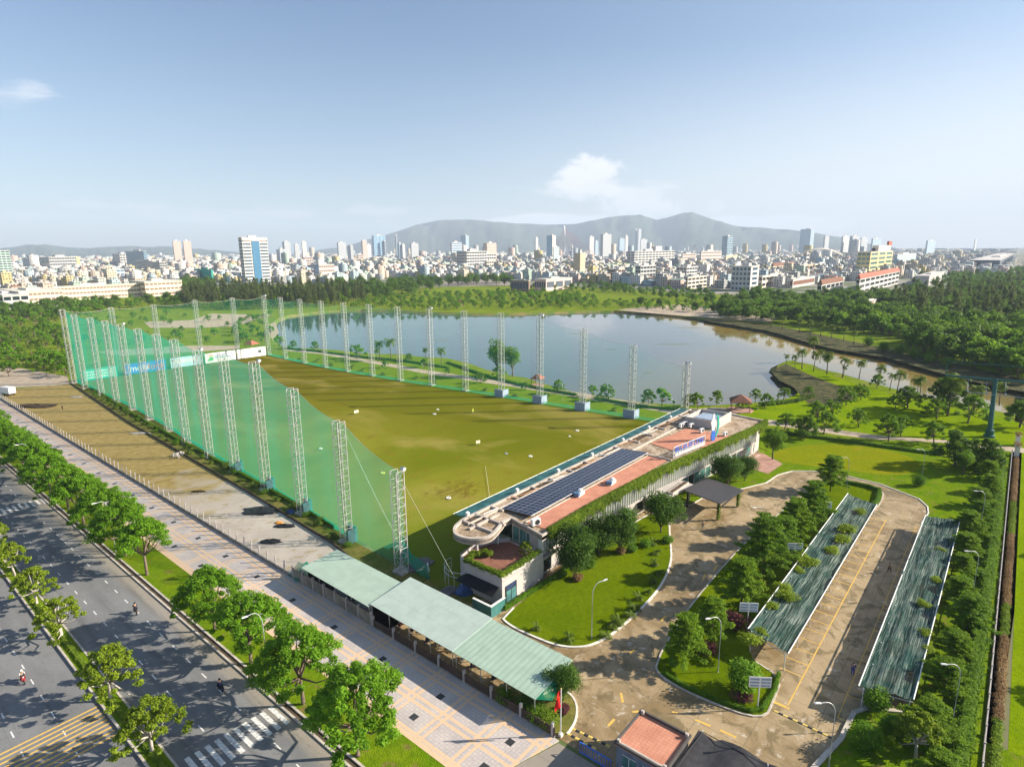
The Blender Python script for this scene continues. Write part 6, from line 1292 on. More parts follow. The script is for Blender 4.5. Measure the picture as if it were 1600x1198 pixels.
zone([(-30,515),(-30,480),(90,476),(200,470),(300,470),(300,480),(180,486),(90,503)], 150, 8, 104, ['fardark','farmid','farpark','farpark'], 'dense tree of the belt before the cream school, %s from the left', 'tree belt before the school', name='belt_tree', smin=.95, smax=1.35)
zone([(120,548),(110,500),(250,484),(450,478),(440,520),(380,540),(250,548)], 70, 9, 105, ['park','farpark','shrub'], 'small tree in the rough park beyond the far end net, %s from the left', 'small trees beyond the far end net', name='park_tree', smin=.6, smax=1.0)
zone([(370,535),(375,505),(410,497),(425,520),(412,545)], 22, 6, 106, ['farmid','palm','farpark'], 'tree in the dark clump at the far range corner, %s from the left', 'clump at the far corner of the range', name='clump_tree', smin=.6, smax=1.0)
zone([(285,482),(290,464),(420,457),(560,462),(575,474),(520,480),(400,484)], 230, 6.5, 107, ['casuarina','casuarina','casuarina','farmid'], 'casuarina in the grove behind the end net, %s from the left', 'casuarina grove behind the range', name='casuarina_tree', smin=1.05, smax=1.5)
zone([(275,462),(285,440),(340,447),(330,462)], 22, 9, 108, ['fardark'], 'dark tree beside the green netted building, %s from the left', 'dark trees beside the netted building', name='dark_tree', smin=1.1, smax=2.0)
zone([(515,458),(530,448),(660,443),(800,440),(800,447),(700,447),(670,456),(600,470)], 80, 9, 109, ['fardark'], 'tall dark tree of the belt before the white blocks, %s from the left', 'dark tree belt before the city', name='dark_tree', smin=1.4, smax=2.0)
zone([(540,484),(600,463),(690,459),(800,458),(900,456),(930,470),(880,480),(700,485)], 260, 8, 110, ['farpark','farpark','farpark','farmid'], 'bright low tree on the slope beyond the lake, %s from the left', 'bright trees beyond the lake', name='slope_tree', smin=.6, smax=1.15)
zone([(800,448),(960,445),(1000,452),(1100,458),(1130,470),(1130,480),(1000,462),(900,456),(800,453)], 150, 8, 111, ['farmid','fardark','farpark'], 'tree at the edge of the houses beyond the lake, %s from the left', 'trees at the edge of the houses', name='edge_tree', smin=.7, smax=1.1)
zone([(760,484),(900,470),(1130,475),(1140,490),(1050,488),(960,482),(850,485)], 120, 7, 112, ['farpark','farmid','farpark'], 'small round tree on the green far shore, %s from the left', 'small trees on the far shore', name='shore_tree', smin=.5, smax=.9)
wood = [(1125,500),(1130,478),(1180,465),(1340,468),(1420,462),(1650,440),(1650,612),(1560,588),(1480,566),(1400,545),(1330,522),(1240,507)]
wp = [p for p in scatter(wood, 1500, 6.5, 113) if math.sin(p[0]*.045+math.sin(p[1]*.05)*1.7)+math.sin(p[1]*.06+p[0]*.02) > -1.15]; wp.sort(key=lambda p: p[0]**2+p[1]**2)
r2 = random.Random(4)
for i, (x, y) in enumerate(sortx(wp[:290])): tree(r2.choice(['fardark','farmid','farmid','farpark']) , (x, y, 0), 'tree of the dense wood beyond the channel, %s from the left' % ordn(i), 'tree', 'dense wood beyond the channel', r2.choice((.55,.8,1.1,1.4,1.75)), 'wood_tree')
merged('distant_wood', 'fardark', wp[290::2], 'dense dark wood filling the land beyond the channel', smin=.8, smax=1.6)
merged('distant_wood', 'farmid', wp[291::2], 'lighter green trees mixed through the wood beyond the channel', smin=.8, smax=1.5, seed=8)
zone([(1380,480),(1440,470),(1620,445),(1640,500),(1560,520),(1420,505)], 80, 9, 114, ['casuarina'], 'tall feathery casuarina above the right wood, %s from the left', 'casuarinas in the right wood', name='casuarina_tree', smin=1.0, smax=1.45)
for i, (u, v) in enumerate([(1000,478),(1030,481),(1086,487),(1115,489)]): x, y = G(u, v); tree('rounddark', (x, y, 0), 'round netted shrub tree on the far paved shore, %s from the left' % ordn(i), 'tree', 'round trees on the far paved shore', 1.1, 'round_tree')
# ---------------- the city ----------------
def _facade(s):
    g = s.node('ShaderNodeNewGeometry'); x, y, z = s.xyz(g.outputs['Position']); nx, ny, nz = s.xyz(g.outputs['True Normal'])
    at = s.node('ShaderNodeAttribute'); at.attribute_name = 'col'; c = at.outputs['Color']
    h = s.m('ADD', x, y); cell = s.vec(s.m('FLOOR', s.m('DIVIDE', h, 3.1)), s.m('FLOOR', s.m('DIVIDE', z, 3.3)), s.m('MULTIPLY', ny, 7.0))
    wn = s.node('ShaderNodeTexWhiteNoise'); s.L.new(cell, wn.inputs[0]); r = wn.outputs[0]
    wl = s.m('MULTIPLY', s.band(s.m('FRACT', s.m('DIVIDE', h, 3.1)), .25, .72), s.band(s.m('FRACT', s.m('DIVIDE', z, 3.3)), .28, .76))
    wl = s.m('MULTIPLY', wl, s.m('LESS_THAN', s.m('ABSOLUTE', nz), .4)); wl = s.m('MULTIPLY', wl, s.m('GREATER_THAN', r, .15))
    n = s.noise(.12, g.outputs['Position'], 4); c = s.mix(s.m('MULTIPLY', s.ss(n, .4, .7), .25), c, (.25,.22,.19))
    top = s.m('GREATER_THAN', nz, .4); n2 = s.noise(.5, g.outputs['Position'], 3); c = s.mix(s.m('MULTIPLY', top, s.ss(n2, .4, .6, 0, .45)), c, (.22,.20,.18))
    c = s.mix(s.m('MULTIPLY', wl, .95), c, (.035,.045,.06)); return s.bsdf(c, .8)
mat('facade', _facade)
def setcol(me, cols):
    a = me.color_attributes.new('col', 'FLOAT_COLOR', 'CORNER'); k = np.empty(len(me.polygons), np.int32); me.polygons.foreach_get('loop_total', k)
    v = np.repeat(np.array([(*c, 1.0) for c in cols], np.float32), k, axis=0); a.data.foreach_set('color', v.ravel())
WC0 = [((.74,.72,.70),'white'),((.74,.72,.70),'white'),((.78,.76,.74),'white'),((.70,.62,.48),'cream'),((.66,.55,.46),'beige'),((.70,.52,.46),'pale pink'),((.48,.60,.66),'pale blue'),((.46,.47,.48),'grey'),((.62,.62,.60),'pale grey'),((.60,.50,.25),'yellow'),((.48,.60,.52),'pale green')]
WC = [(tuple(v*.82*(1 if q != 2 else .97) for q, v in enumerate(c)), n) for c, n in WC0]
RC = [((.62,.60,.58),'flat pale roof'),((.55,.53,.50),'flat grey roof'),((.62,.60,.58),'flat pale roof'),((.34,.15,.11),'red tiled roof'),((.28,.18,.14),'brown roof'),((.40,.50,.55),'blue grey metal roof'),((.38,.50,.42),'green metal roof'),((.66,.66,.66),'white metal roof')]
def house_geo(x, y, w_, d, h, rr, flat, rg):
    """walls, roof and roof-top room of one house as boxes"""
    W_ = MB().box(x, x+w_, y, y+d, 0, h)
    R_ = MB()
    if flat: R_.box(x-.25, x+w_+.25, y-.25, y+d+.25, h, h+.35)
    else:
        k = rg.uniform(1.2, 2.4)
        R_.add([(x-.4,y-.4,h),(x+w_+.4,y-.4,h),(x+w_+.4,y+d+.4,h),(x-.4,y+d+.4,h),(x+w_/2,y-.4,h+k),(x+w_/2,y+d+.4,h+k)] if w_ < d else [(x-.4,y-.4,h),(x-.4,y+d+.4,h),(x+w_+.4,y+d+.4,h),(x+w_+.4,y-.4,h),(x-.4,y+d/2,h+k),(x+w_+.4,y+d/2,h+k)], [(0,1,4),(1,2,5,4),(2,3,5),(3,0,4,5)])
    T_ = MB(); a = x+w_*rg.uniform(.1,.5); b = y+d*rg.uniform(.1,.6)
    if flat: T_.box(a, a+w_*.42, b, b+d*.3, h+.35, h+rg.uniform(2.2,3.2))
    return W_, R_, T_
def vfront(u): return np.interp(u, [-200,0,120,280,330,520,600,800,900,1000,1100,1180,1260,1340,1420,1500,1600,1800], [462,462,456,446,441,444,436,437,441,447,452,452,447,440,436,432,430,428])
EXC = []   # ground kept free for the landmark buildings
def LM(uL, uC, uR, vt, vb, lab, wall, name='building', cat='building', nf=6, nl=3, nr=5, win='glass_dark', band=False, roofm='roof_flat', extra=None, km=None, ww=.55, wh=.5):
    if km:
        d = raydir(uC, 389-(uC-800)*.0087); hd = Vector((d.x, d.y)).normalized(); x, y = hd.x*km*1000, hd.y*km*1000
    else: x, y = G(uC, vb)
    D = PX(x, y)[2]; th = math.atan2(y, x); dx = max(3, (uR-uC)*D/FPX/math.sin(th)); dy = max(3, (uC-uL)*D/FPX/math.cos(th)); lo, hi = 0., 400.
    for _ in range(40):
        m = (lo+hi)/2
        if PX(x, y, m)[1] > vt: lo = m
        else: hi = m
    h = lo; EXC.append((x-8, x+dx+6, y-8, y+dy+6)); t = thing(name, lab, cat, (x, y, 0))
    MB().box(0, dx, 0, dy, 0, h).build('wall', wall, t); MB().box(-.4, dx+.4, -.4, dy+.4, h, h+.8).build('roof', roofm, t)
    MB().box(dx*.3, dx*.6, dy*.25, dy*.6, h+.8, h+min(5, h*.12)+.8).build('plant_room', roofm, t)
    fh = h/max(nf, 1)
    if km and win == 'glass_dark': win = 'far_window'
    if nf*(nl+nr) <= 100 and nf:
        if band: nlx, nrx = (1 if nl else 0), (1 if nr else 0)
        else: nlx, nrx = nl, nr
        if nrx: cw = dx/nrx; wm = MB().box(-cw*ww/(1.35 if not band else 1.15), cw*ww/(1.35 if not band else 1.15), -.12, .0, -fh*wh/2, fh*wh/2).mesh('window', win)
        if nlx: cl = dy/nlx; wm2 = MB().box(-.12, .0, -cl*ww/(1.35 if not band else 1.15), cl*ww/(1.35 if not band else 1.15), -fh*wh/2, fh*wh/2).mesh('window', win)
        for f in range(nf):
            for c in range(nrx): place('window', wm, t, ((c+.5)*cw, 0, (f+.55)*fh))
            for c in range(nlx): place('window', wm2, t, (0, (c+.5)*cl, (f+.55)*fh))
    if extra: extra(t, dx, dy, h)
    return t
for nm, c in (('b_white',(.54,.52,.50)),('b_grey',(.45,.46,.47)),('b_cream',(.72,.62,.50)),('b_peach',(.58,.40,.28)),('b_blue',(.30,.42,.50)),('b_palegrey',(.42,.42,.41)),('b_yellow',(.60,.50,.25)),('b_brown',(.26,.19,.15)),('b_tan',(.50,.42,.30)),('b_dark',(.10,.12,.15)),('b_pink',(.66,.50,.46)),('roof_flat',(.55,.52,.49)),('roof_pale',(.62,.58,.48)),('roof_green',(.34,.40,.24)),('b_green',(.42,.55,.48)),('b_teal',(.10,.34,.32))): plain(nm, c, .8, 0, .1, .15)
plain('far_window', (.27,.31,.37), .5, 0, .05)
mat('glass_city', _glass((.05,.14,.24), .2)); mat('glass_city_dark', _glass((.02,.05,.09), .2)); mat('net_building', lambda s: s.bsdf(s.mix(s.ss(s.noise(.4, s.pos(), 4), .35, .65), (.03,.26,.20), (.06,.36,.29)), .8))
def xt_tower(t, dx, dy, h):
    MB().box(dx*.36, dx*.66, -.5, 0, 0, h*.97).build('glass_strip', 'glass_city', t); MB().box(dx*.05, dx*.95, -.25, 0, h*.97, h).build('cornice', 'b_pink', t); MB().box(0, dx, 0, dy, h+.8, h+3).build('crown', 'b_pink', t)
LM(380,385,422,374,446,'tall white office tower with a blue glass strip rising above the left skyline','b_white','office_tower','tower',14,1,3,'glass_city_dark',extra=xt_tower,ww=.62,wh=.42)
# the long school
def wing(uL, uC, uR, vt, vb, lab, nf, nl, nr, wall='b_cream', roofm='roof_pale', win='b_brown'): return LM(uL, uC, uR, vt, vb, lab, wall, 'school_building', 'school', nf, nl, nr, win, False, roofm, wh=.42)
wing(85,86,205,449,471,'long cream school wing with three rows of openings, behind the left tree belt',3,0,25)
wing(6,34,90,457,482,'cream school block with pink shutters at the left end of the long wing',3,3,10)
wing(207,229,281,441,464,'cream school block with pale roof at the right end of the long wing',3,4,9)
LM(-30,8,40,462,484,'white house block at the far left edge below the school','b_white',nf=2,nl=3,nr=3)
LM(-25,2,18,392,437,'grey green tower at the left edge of the photo','b_green','tower','tower',12,3,3)
LM(2,5,20,407,432,'white block in front of the grey green tower at the left edge','b_white',nf=6,nl=1,nr=4)
LM(42,66,71,404,424,'dark blue glass block left of the white hall building','b_blue',nf=6,nl=5,nr=1,win='glass_city_dark',band=True)
LM(68,80,119,402,425,'wide white block with a yellow end on the left skyline','b_white',nf=5,nl=2,nr=12,extra=lambda t,dx,dy,h: MB().box(dx*.9,dx+.2,-.3,-.05,h*.4,h).build('end_panel','b_yellow',t))
LM(180,190,205,397,420,'white stepped block behind the blue glass building','b_white',nf=6,nl=3,nr=4)
LM(203,228,232,393,423,'dark blue glass office building on the left skyline','b_blue',nf=8,nl=4,nr=1,win='glass_city_dark',band=True)
LM(217,240,247,408,430,'grey apartment block in front of the blue glass building','b_grey',nf=6,nl=6,nr=3)
LM(240,252,262,410,432,'grey white apartment block right of the blue glass building','b_palegrey',nf=6,nl=4,nr=3)
LM(271,272,282.5,377,0,'left one of the twin peach apartment towers on the skyline','b_peach','tower','tower',12,1,4,km=2.6); LM(287,288,298.5,377,0,'right one of the twin peach apartment towers on the skyline','b_peach','tower','tower',12,1,4,km=2.65)
LM(307,332,334,422,443,'half built block wrapped in green netting beside dark trees','net_building',nf=0,nl=0,nr=0,roofm='net_building')
LM(163,178,194,421,443,'white building with a large blue glass front before the left city','b_white',nf=4,nl=3,nr=3,win='glass_city')
LM(492,500,523,414,440,'white building with blue end wall and brown balconies behind the casuarinas','b_white',nf=4,nl=1,nr=7,win='b_brown',extra=lambda t,dx,dy,h: (MB().box(-.3,0,0,dy,h*.35,h).build('blue_panel','glass_city',t), MB().box(0,dx*.3,0,dy*.6,h,h+9).build('tower_block','b_white',t)))
LM(473,476,490,402,421,'pinkish block behind the white and blue building','b_pink',nf=5,nl=1,nr=5)
LM(559,560,568,398,414,'pale pink narrow block in the middle of the city','b_pink',nf=5,nl=1,nr=3)
LM(714,730,762,393,425,'big white hospital like block with a grey glass side, middle of the city','b_white',nf=7,nl=4,nr=8)
LM(745,747,776,397,420,'white lower wing attached right of the big white block','b_white',nf=5,nl=1,nr=8)
LM(757,761,776,408,427,'small cream block before the white wing','b_cream',nf=4,nl=1,nr=4)
LM(704,706,722,379,0,'blue glass tower with white frame before the mountain','b_white','tower','tower',9,1,2,'glass_city',True,km=2.3)
LM(720,728,733,368,0,'tall grey glass tower right of the blue one','b_blue','tower','tower',14,2,2,km=3.6)
LM(755,761,776,380,0,'orange brown block on the skyline before the mountain','b_peach','tower','tower',7,2,5,km=2.2)
LM(582,585,603,368,0,'wide blue glass tower before the left foot of the mountain','b_blue','tower','tower',14,1,3,'glass_city',km=4.2)
LM(597,601,604,377,0,'dark slim tower beside the wide blue one','b_dark','tower','tower',12,1,1,km=3.9); LM(618,619,622,367,0,'very thin dark tower before the mountain','b_dark','tower','tower',12,1,1,km=4.2)
LM(565,567,574,376,0,'peach tower with a tall white neighbour on the skyline','b_peach','tower','tower',10,1,3,km=3.2); LM(573,574,580,382,0,'white tower right of the peach one on the skyline','b_white','tower','tower',10,1,3,km=3.4)
LM(527,529,541,379,0,'pale clustered towers left of the mountain foot','b_palegrey','tower','tower',10,2,4,km=3.6); LM(543,548,552,384,0,'grey white tower left of the peach one','b_palegrey','tower','tower',9,3,2,km=2.9)
LM(621,624,628,380,0,'dark blue tower next to a white slab on the skyline','b_blue','tower','tower',8,2,2,km=3.1); LM(627,629,633,382,0,'white slab beside the dark blue tower','b_white','tower','tower',8,1,3,km=3.1); LM(641,643,654,380,0,'pale grey pair of slabs right of the dark blue tower','b_palegrey','tower','tower',9,1,4,km=3.4)
LM(442,445,454,378,0,'pale grey tower right of the tall office tower','b_palegrey','tower','tower',11,2,4,km=3.0); LM(460,461,468,382,0,'slim pale tower, second right of the office tower','b_palegrey','tower','tower',10,1,3,km=3.2); LM(472,473,479,378,0,'cream slim tower, third right of the office tower','b_cream','tower','tower',10,1,3,km=3.1); LM(432,437,446,390,0,'low grey block with curved top right of the office tower','b_grey','tower','tower',6,3,4,km=2.2)
LM(836,837,841,372,0,'slim white tower left of the two-tone tower','b_white','tower','tower',12,1,2,km=2.6)
LM(854,863,868,368,0,'tall blue glass tower with a cream side near the bridge pylon','b_blue','tower','tower',14,3,2,'glass_city',km=2.5,extra=lambda t,dx,dy,h: MB().box(0,dx,-.4,-.1,0,h).build('side_wall','b_cream',t))
LM(864,865,874,386,0,'pale green lower block at the foot of the blue tower','b_green','tower','tower',6,1,4,km=2.1)
LM(892,893,896,385,0,'dark narrow tower right of the pylon','b_dark','tower','tower',6,1,1,km=2.2); LM(897,906,914,396,437,'grey tan block with a lit cream side below the pylon','b_tan',nf=0,nl=0,nr=0)
LM(920,921,928,370,0,'white tower with a pointed top, right of the pylon','b_white','tower','tower',12,1,3,km=3.0); LM(929,930,935,377,0,'grey glass tower behind the white pointed one','b_blue','tower','tower',10,1,2,km=3.2)
LM(938,942,955,366,0,'large white grey twin topped tower complex on the skyline','b_palegrey','tower','tower',14,2,4,km=2.9)
LM(976,977,981,369,0,'slim white tower left of the long white hotel','b_white','tower','tower',12,1,2,km=2.6); LM(966,968,976,373,0,'dark hazy slab before the mountain, left of the slim tower','b_blue','tower','tower',12,1,3,km=5.0)
LM(991,992,995,358,0,'very tall hazy tower, left of a pair under construction','b_grey','tower','tower',14,1,1,km=6.5); LM(996,997,1001,358,0,'very tall hazy tower, right of a pair under construction','b_grey','tower','tower',14,1,1,km=6.5); LM(1000,1001,1011,374,0,'pale hazy block cluster below the tall pair','b_palegrey','tower','tower',8,1,4,km=5.0)
LM(979,991,1058,393,420,'long white hotel like block with rows of windows','b_white',nf=7,nl=2,nr=12,extra=lambda t,dx,dy,h: MB().box(dx*.5,dx*.66,0,dy*.5,h,h+13).build('tower_block','b_white',t))
LM(1064,1066,1087,397,413,'white banded block right of the long white block','b_white',nf=4,nl=1,nr=1,band=True,win='b_brown'); LM(1093,1095,1127,393,413,'white school like block with brown bands','b_white',nf=4,nl=1,nr=1,band=True,win='b_brown')
LM(1127,1135,1143,369,404,'blue grey concrete tower with grid openings, right of centre','b_blue','tower','tower',13,4,3)
LM(1133,1134,1151,399,411,'tan windowless block at the foot of the grid tower','b_tan',nf=0,nl=0,nr=0)
LM(1143,1171,1183,417,455,'white four storey building with small paired windows before the right wood','b_white',nf=5,nl=5,nr=1,win='glass_city_dark',ww=.4)
LM(992,1000,1024,416,445,'pale blue six storey block behind the far shore trees','b_palegrey',nf=5,nl=2,nr=5); LM(950,966,983,421,442,'peach and grey block left of the pale blue one','b_peach',nf=4,nl=4,nr=4)
LM(1056,1072,1088,418,444,'white narrow house pair with blue shaded side','b_white',nf=5,nl=3,nr=4); LM(1072,1074,1104,434,452,'cream white low house before the narrow pair','b_cream',nf=3,nl=1,nr=5)
LM(935,955,1002,414,424,'long low hall with a pale green flat roof','b_palegrey',nf=0,nl=0,nr=0,roofm='roof_green'); LM(895,915,945,425,437,'low workshop with grey pitched roof before the hall','b_blue',nf=0,nl=0,nr=0)
LM(1338,1356,1390,394,437,'yellow bank like tower with green glass and a stepped top','b_yellow',nf=6,nl=3,nr=3,win='glass_teal',extra=lambda t,dx,dy,h: (MB().box(dx*.3,dx*.85,0,dy*.5,h,h+10).build('top_block','b_cream',t), MB().box(dx*.75,dx*.9,0,3,h+10,h+17).build('sign_box','roof_redtile',t)))
def hip(t, dx, dy, h): MB().add([(-.8,-.8,h+.3),(dx+.8,-.8,h+.3),(dx+.8,dy+.8,h+.3),(-.8,dy+.8,h+.3),(dy*.4,dy/2,h+5),(dx-dy*.4,dy/2,h+5)], [(0,1,5,4),(1,2,5),(2,3,4,5),(3,0,4)]).build('tiled_roof','roof_redtile',t)
LM(1336,1341,1409,436,461,'white three storey building with red hipped roof under the yellow tower','b_white',nf=3,nl=1,nr=9,extra=hip)
LM(1276,1282,1315,445,465,'small white house with a brown gabled roof at the wood edge','b_white',nf=2,nl=1,nr=5,extra=lambda t,dx,dy,h: MB().add([(-.8,-.8,h+.3),(dx+.8,-.8,h+.3),(dx+.8,dy+.8,h+.3),(-.8,dy+.8,h+.3),(3,dy/2,h+5),(dx-3,dy/2,h+5)], [(0,1,5,4),(1,2,5),(2,3,4,5),(3,0,4)]).build('tiled_roof','roof_brown',t))
LM(1205,1207,1240,416,430,'cream hall with a dark brown roof behind the white four storey building','b_cream',nf=2,nl=1,nr=7,extra=lambda t,dx,dy,h: MB().add([(-1,-1,h+.3),(dx+1,-1,h+.3),(dx+1,dy+1,h+.3),(-1,dy+1,h+.3),(3,dy/2,h+6),(dx-3,dy/2,h+6)], [(0,1,5,4),(1,2,5),(2,3,4,5),(3,0,4)]).build('tiled_roof','roof_brown',t))
LM(1243,1250,1268,415,434,'peach gabled church like house right of the brown','b_peach',nf=2,nl=2,nr=3); LM(1268,1272,1294,413,427,'cream low block right of the gabled house','b_cream',nf=2,nl=1,nr=5)
LM(1257,1259,1263,396,415,'slim white bell tower above the cream hall','b_white','bell_tower','tower',3,1,1)
LM(1185,1190,1233,432,450,'cream and grey row building right of the four storey building','b_cream',nf=2,nl=1,nr=8); LM(1235,1238,1272,437,450,'low white row with a red brown band by the wood','b_white',nf=1,nl=1,nr=1,band=True,win='roof_brown')
LM(1250,1265,1270,358,0,'wide hazy twin slab tower at the right end of the mountain','b_blue','tower','tower',14,4,1,km=5.0); LM(1286,1288,1294,369,0,'pale hazy tower right of the twin slab','b_palegrey','tower','tower',10,1,3,km=4.6)
LM(1314,1316,1325,369,0,'hazy white tower, first of the right skyline pair','b_white','tower','tower',10,1,3,km=4.2); LM(1327,1331,1340,369,0,'hazy white grey tower, second of the right skyline pair','b_palegrey','tower','tower',10,2,3,km=4.1); LM(1343,1345,1354,372,0,'hazy grey block right of the skyline pair','b_grey','tower','tower',7,1,3,km=4.0); LM(1361,1363,1375,373,0,'hazy grey glass block behind the yellow tower','b_blue','tower','tower',7,1,3,km=3.9)
LM(1395,1400,1429,398,418,'light grey block with vertical fins right of the yellow tower','b_palegrey',nf=5,nl=2,nr=12,win='b_blue'); LM(1447,1449,1460,376,0,'hazy blue grey block alone on the right skyline','b_blue','tower','tower',7,1,3,km=3.6); LM(1487,1489,1501,392,406,'sunlit tan block on the right','b_tan',nf=4,nl=1,nr=3); LM(1522,1523,1525,374,0,'thin hazy tower on the far right skyline','b_grey','tower','tower',8,1,1,km=5.0)
LM(1522,1560,1590,407,424,'long dark blue grey shed block at the right edge of the city','b_dark',nf=0,nl=0,nr=0); LM(1432,1450,1472,432,447,'pale grey warehouse gable at the right wood edge','b_palegrey',nf=0,nl=0,nr=0); LM(1340,1350,1374,475,487,'pale pink shed roof inside the right wood','b_pink',nf=0,nl=0,nr=0)
# unfinished brown block beyond the shore
LM(798,826,826.5,439,456,'brown unfinished concrete block beyond the lake, left shaded one','b_brown',nf=1,nl=6,nr=0,win='b_dark'); LM(835,853,896,437,455,'brown unfinished concrete block beyond the lake, right sunlit one','b_pink',nf=1,nl=5,nr=3,win='b_dark')  # one concrete in two wall colours, shade and sun painted in
# arched stadium roof, bridge pylon, big wheel
x, y = G(1250,407); D = PX(x, y)[2]; th = math.atan2(y, x)+PI/2-PI; t = thing('arched_roof', 'pale arched stadium roof spanning trees before the right skyline', 'roof', (x, y, 0), math.atan2(y, x)-PI/2); L = 56*D/FPX; mb = MB(); n_ = 24
for i in range(n_+1):
    f = i/n_; z = 18+26*math.sin(PI*(.12+.8*f))-2; mb.v += [(L*f, -6, z), (L*f, 14, z+4), (L*f, 14, z+1.5), (L*f, -6, z-2.5)]
for i in range(n_):
    for k in range(4): mb.f.append((i*4+k, (i+1)*4+k, (i+1)*4+(k+1) % 4, i*4+(k+1) % 4)); mb.mi.append(0)
mb.build('shell', 'b_cream', t); MB().tube([(0,0,0),(0,0,22)], 2.5, 8).tube([(L,0,0),(L,0,22)], 2.5, 8).build('support', 'b_white', t)
d = raydir(887, 390); hd = Vector((d.x, d.y)).normalized(); D = 3000; x, y = hd.x*D, hd.y*D; t = thing('bridge_pylon', 'leaning white bridge pylon with faint red stay cables', 'bridge', (x, y, 0), math.atan2(y, x)-PI/2)
MB().tube([(6,0,0),(-12,0,85),(-19,0,160)], [8,6,4], 10).build('pylon', 'sign_white', t); MB().box(-140,170,-8,8,9,12).build('deck', 'b_palegrey', t); plain('cable_red', (.5,.12,.1), .6); q = MB()
for k in range(12): q.tube([(-12-.5*k,0,78+6.5*k),(16+k*12,0,12)], .55, 4).tube([(-12-.5*k,0,78+6.5*k),(-20-k*7,0,12)], .45, 4)
q.build('stay_cables', 'cable_red', t)
d = raydir(1086, 390); hd = Vector((d.x, d.y)).normalized(); D = 4300; x, y = hd.x*D, hd.y*D; t = thing('ferris_wheel', 'faint large ferris wheel in the haze before the mountain', 'ferris wheel', (x, y, 0), math.atan2(y, x)-PI/2); q = MB(); R_ = 58; zc = 68
q.tube([(R_*math.cos(a), 0, zc+R_*math.sin(a)) for a in np.linspace(0, 2*PI, 49)], 1.3, 5, False)
for k in range(24): a = k*PI/12; q.tube([(0,0,zc),(R_*math.cos(a),0,zc+R_*math.sin(a))], .35, 4, False)
q.build('wheel', 'b_palegrey', t); MB().tube([(-26,0,0),(0,0,zc)], 2, 6).tube([(26,0,0),(0,0,zc)], 2, 6).build('support', 'b_palegrey', t)
# houses
rg = random.Random(2024); H_ = []
def excl(x, y): return any(a < x < b and c < y < d for a, b, c, d in EXC)
def gridfill(r0, r1, s, out, hmul=1.0):
    n = int(r1/s)+2; th0, th1 = YAW-math.radians(44), YAW+math.radians(44)
    for i in range(-n, n):
        for j in range(-n, n):
            x, y = i*s+(j//6 % 3)*s*.3, j*s; r = math.hypot(x, y)
            if not r0 <= r < r1: continue
            a = math.atan2(y, x)
            if not th0 < a < th1: continue
            if i % 7 == 0 or j % 9 == 0: continue
            u, v, d = PX(x, y)
            if v > vfront(u) or excl(x, y): continue
            out.append((x+rg.uniform(-.12,.12)*s, y+rg.uniform(-.12,.12)*s, s, r, u))
gridfill(350, 1350, 17, H_); near = sorted(H_, key=lambda q: q[3]); F2 = []; gridfill(1350, 2500, 26, F2); gridfill(2500, 4600, 46, F2); gridfill(4600, 9500, 95, F2)
def hspec(q):
    x, y, s, r, u = q; w_ = s*rg.uniform(.45,.8) if s < 20 else s*rg.uniform(.4,.85); d = s*rg.uniform(.6,.95); k = rg.random(); fl = 1+int(rg.triangular(1, 5.4, 2.2)); 
    if k > .955: fl = rg.randint(5, 8)
    if r > 1800 and k > .992: fl = rg.randint(8, 14)
    if r > 2600 and 420 < u < 1360 and k > .982: fl = rg.randint(9, 26)
    if fl > 8: w_ = min(w_, 26); d = min(d, 26)
    return x, y, w_, d, fl*3.3, fl, rg.choice(WC), (RC[rg.randrange(8)] if fl < 4 else RC[rg.randrange(3)])
def where(u): 
    for lim, tx in ((120,'below the left blocks'),(280,'behind the long school'),(380,'left of the office tower'),(520,'right of the office tower'),(700,'above the casuarina grove'),(830,'by the big white block'),(960,'before the bridge pylon'),(1080,'before the long hotel'),(1180,'beside the grid tower'),(1330,'by the brown hall'),(1450,'near the yellow tower')):
        if u < lim: return tx
    return 'at the right edge'
NI = 280; ZC = {}
def zc(k): ZC[k] = ZC.get(k, -1)+1; return ZC[k]
for qi, q in enumerate(sorted(near[:NI], key=lambda q: q[4])):
    x, y, w_, d, h, fl, (wc, wn_), (rc, rn) = hspec(q); flat = 'flat' in rn; A, B_, T_ = house_geo(0, 0, w_, d, h, 0, flat, rg)
    t = thing('city_house', '%s %s-storey house with %s, %s, %s from left' % (wn_, ['one','two','three','four','five','six','seven','eight'][min(fl,8)-1], rn.replace(' metal',''), where(q[4]), ordn(zc(where(q[4])))), 'house', (x, y, 0), group='houses of the city front')
    for nm, mb_, c in (('wall', A, wc), ('roof', B_, rc), ('roof_room', T_, wc)):
        if not mb_.v: continue
        me = mb_.mesh(nm, 'facade'); setcol(me, [c]*len(me.polygons)); place(nm, me, t)
BOXF = np.array([(4,5,6,7),(0,1,5,4),(1,2,6,5),(2,3,7,6),(3,0,4,7)])
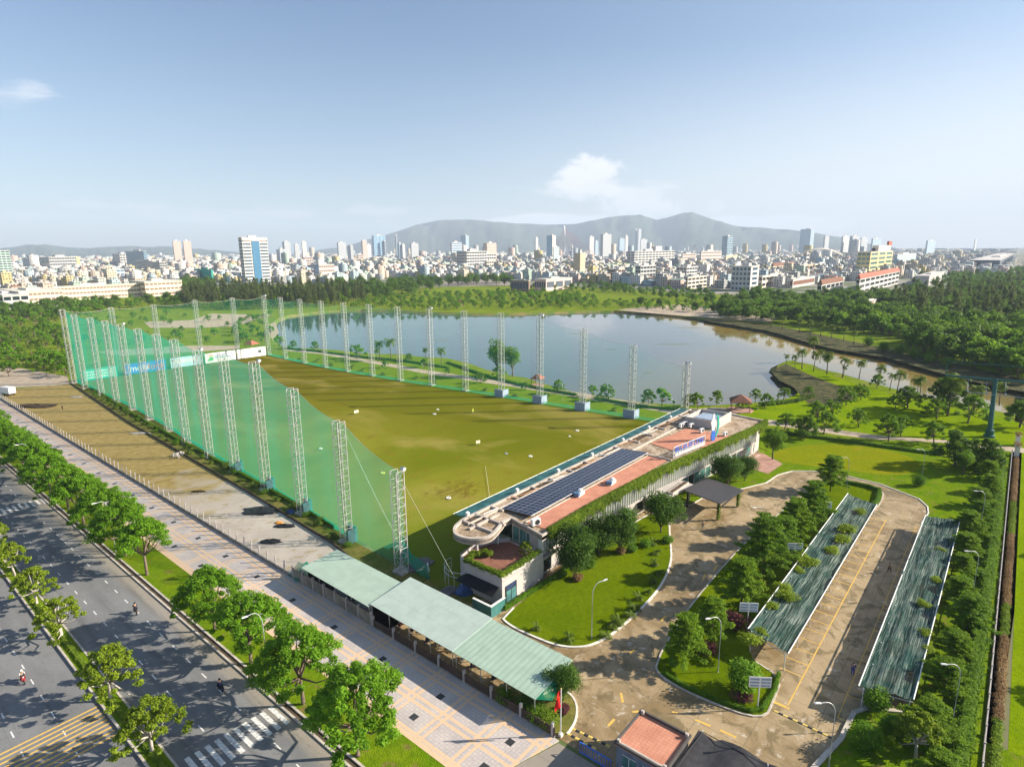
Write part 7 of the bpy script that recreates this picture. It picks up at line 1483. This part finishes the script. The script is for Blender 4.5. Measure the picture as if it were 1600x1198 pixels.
def mergeh(name, lst, label):
    Vs = []; cols = []
    for q in lst:
        x, y, w_, d, h, fl, (wc, _), (rc, _) = hspec(q); jit = rg.uniform(.85, 1.05); wc = tuple(c*jit for c in wc)
        for (a, b, c_, d_, z0, z1, cw, ct) in ((x, x+w_, y, y+d, 0, h, wc, rc), (x+w_*.2, x+w_*.6, y+d*.3, y+d*.65, h, h+2.8, wc, rc), (x-.6, x+.3, y, y+d*.9, h*.45, h*.45+.5, rc, rc)) if rg.random() < .75 else ((x, x+w_, y, y+d, 0, h, wc, rc),):
            Vs += [(a,c_,z0),(b,c_,z0),(b,d_,z0),(a,d_,z0),(a,c_,z1),(b,c_,z1),(b,d_,z1),(a,d_,z1)]; cols += [ct, cw, cw, cw, cw]
    nb = len(Vs)//8; F = (BOXF[None]+np.arange(nb)[:, None, None]*8).reshape(-1, 4); me = npmesh(name, np.array(Vs), F, 'facade'); setcol(me, cols); o = place(name, me); tag(o, label, 'houses', kind='stuff')
mergeh('city_houses', near[NI:], 'countless small white and cream houses of the middle city'); mergeh('distant_city', F2, 'countless distant houses and blocks fading into the haze')
tp = [(q[0]+8, q[1]+8) for q in near[::7] if rg.random() < .8]+[(q[0]+12, q[1]+12) for q in F2[::9] if q[3] < 3500]
merged('city_trees', 'farmid', tp, 'trees scattered between the houses of the city', smin=.9, smax=1.7, seed=9)
gp = scatter([(1165,402),(1180,389),(1300,388),(1310,400),(1290,408),(1200,408)], 260, 14, 300)+scatter([(1180,385),(1370,392),(1600,388),(1600,392),(1300,397)], 150, 20, 301)+scatter([(1420,448),(1440,430),(1640,418),(1640,450)], 200, 12, 302)
merged('distant_wood', 'fardark', gp, 'dark band of trees among the right part of the city', smin=.9, smax=1.4, seed=10)
# ---------------- the air ----------------
def _haze():
    m = bpy.data.materials.new('haze'); m.use_nodes = True; t = m.node_tree; t.nodes.clear(); s = SH(t); o = s.node('ShaderNodeOutputMaterial')
    v = s.node('ShaderNodeVolumePrincipled'); v.inputs['Color'].default_value = (.66,.80,1.0,1); v.inputs['Density'].default_value = HAZE; v.inputs['Anisotropy'].default_value = 0.0
    s.L.new(v.outputs[0], o.inputs['Volume']); return m
HAZE = 9.0e-5
hm = _haze(); o = MB().box(-400, 16000, -16000, 16000, -3, 820).build('haze', hm); tag(o, 'thin morning haze', 'haze', kind='stuff')
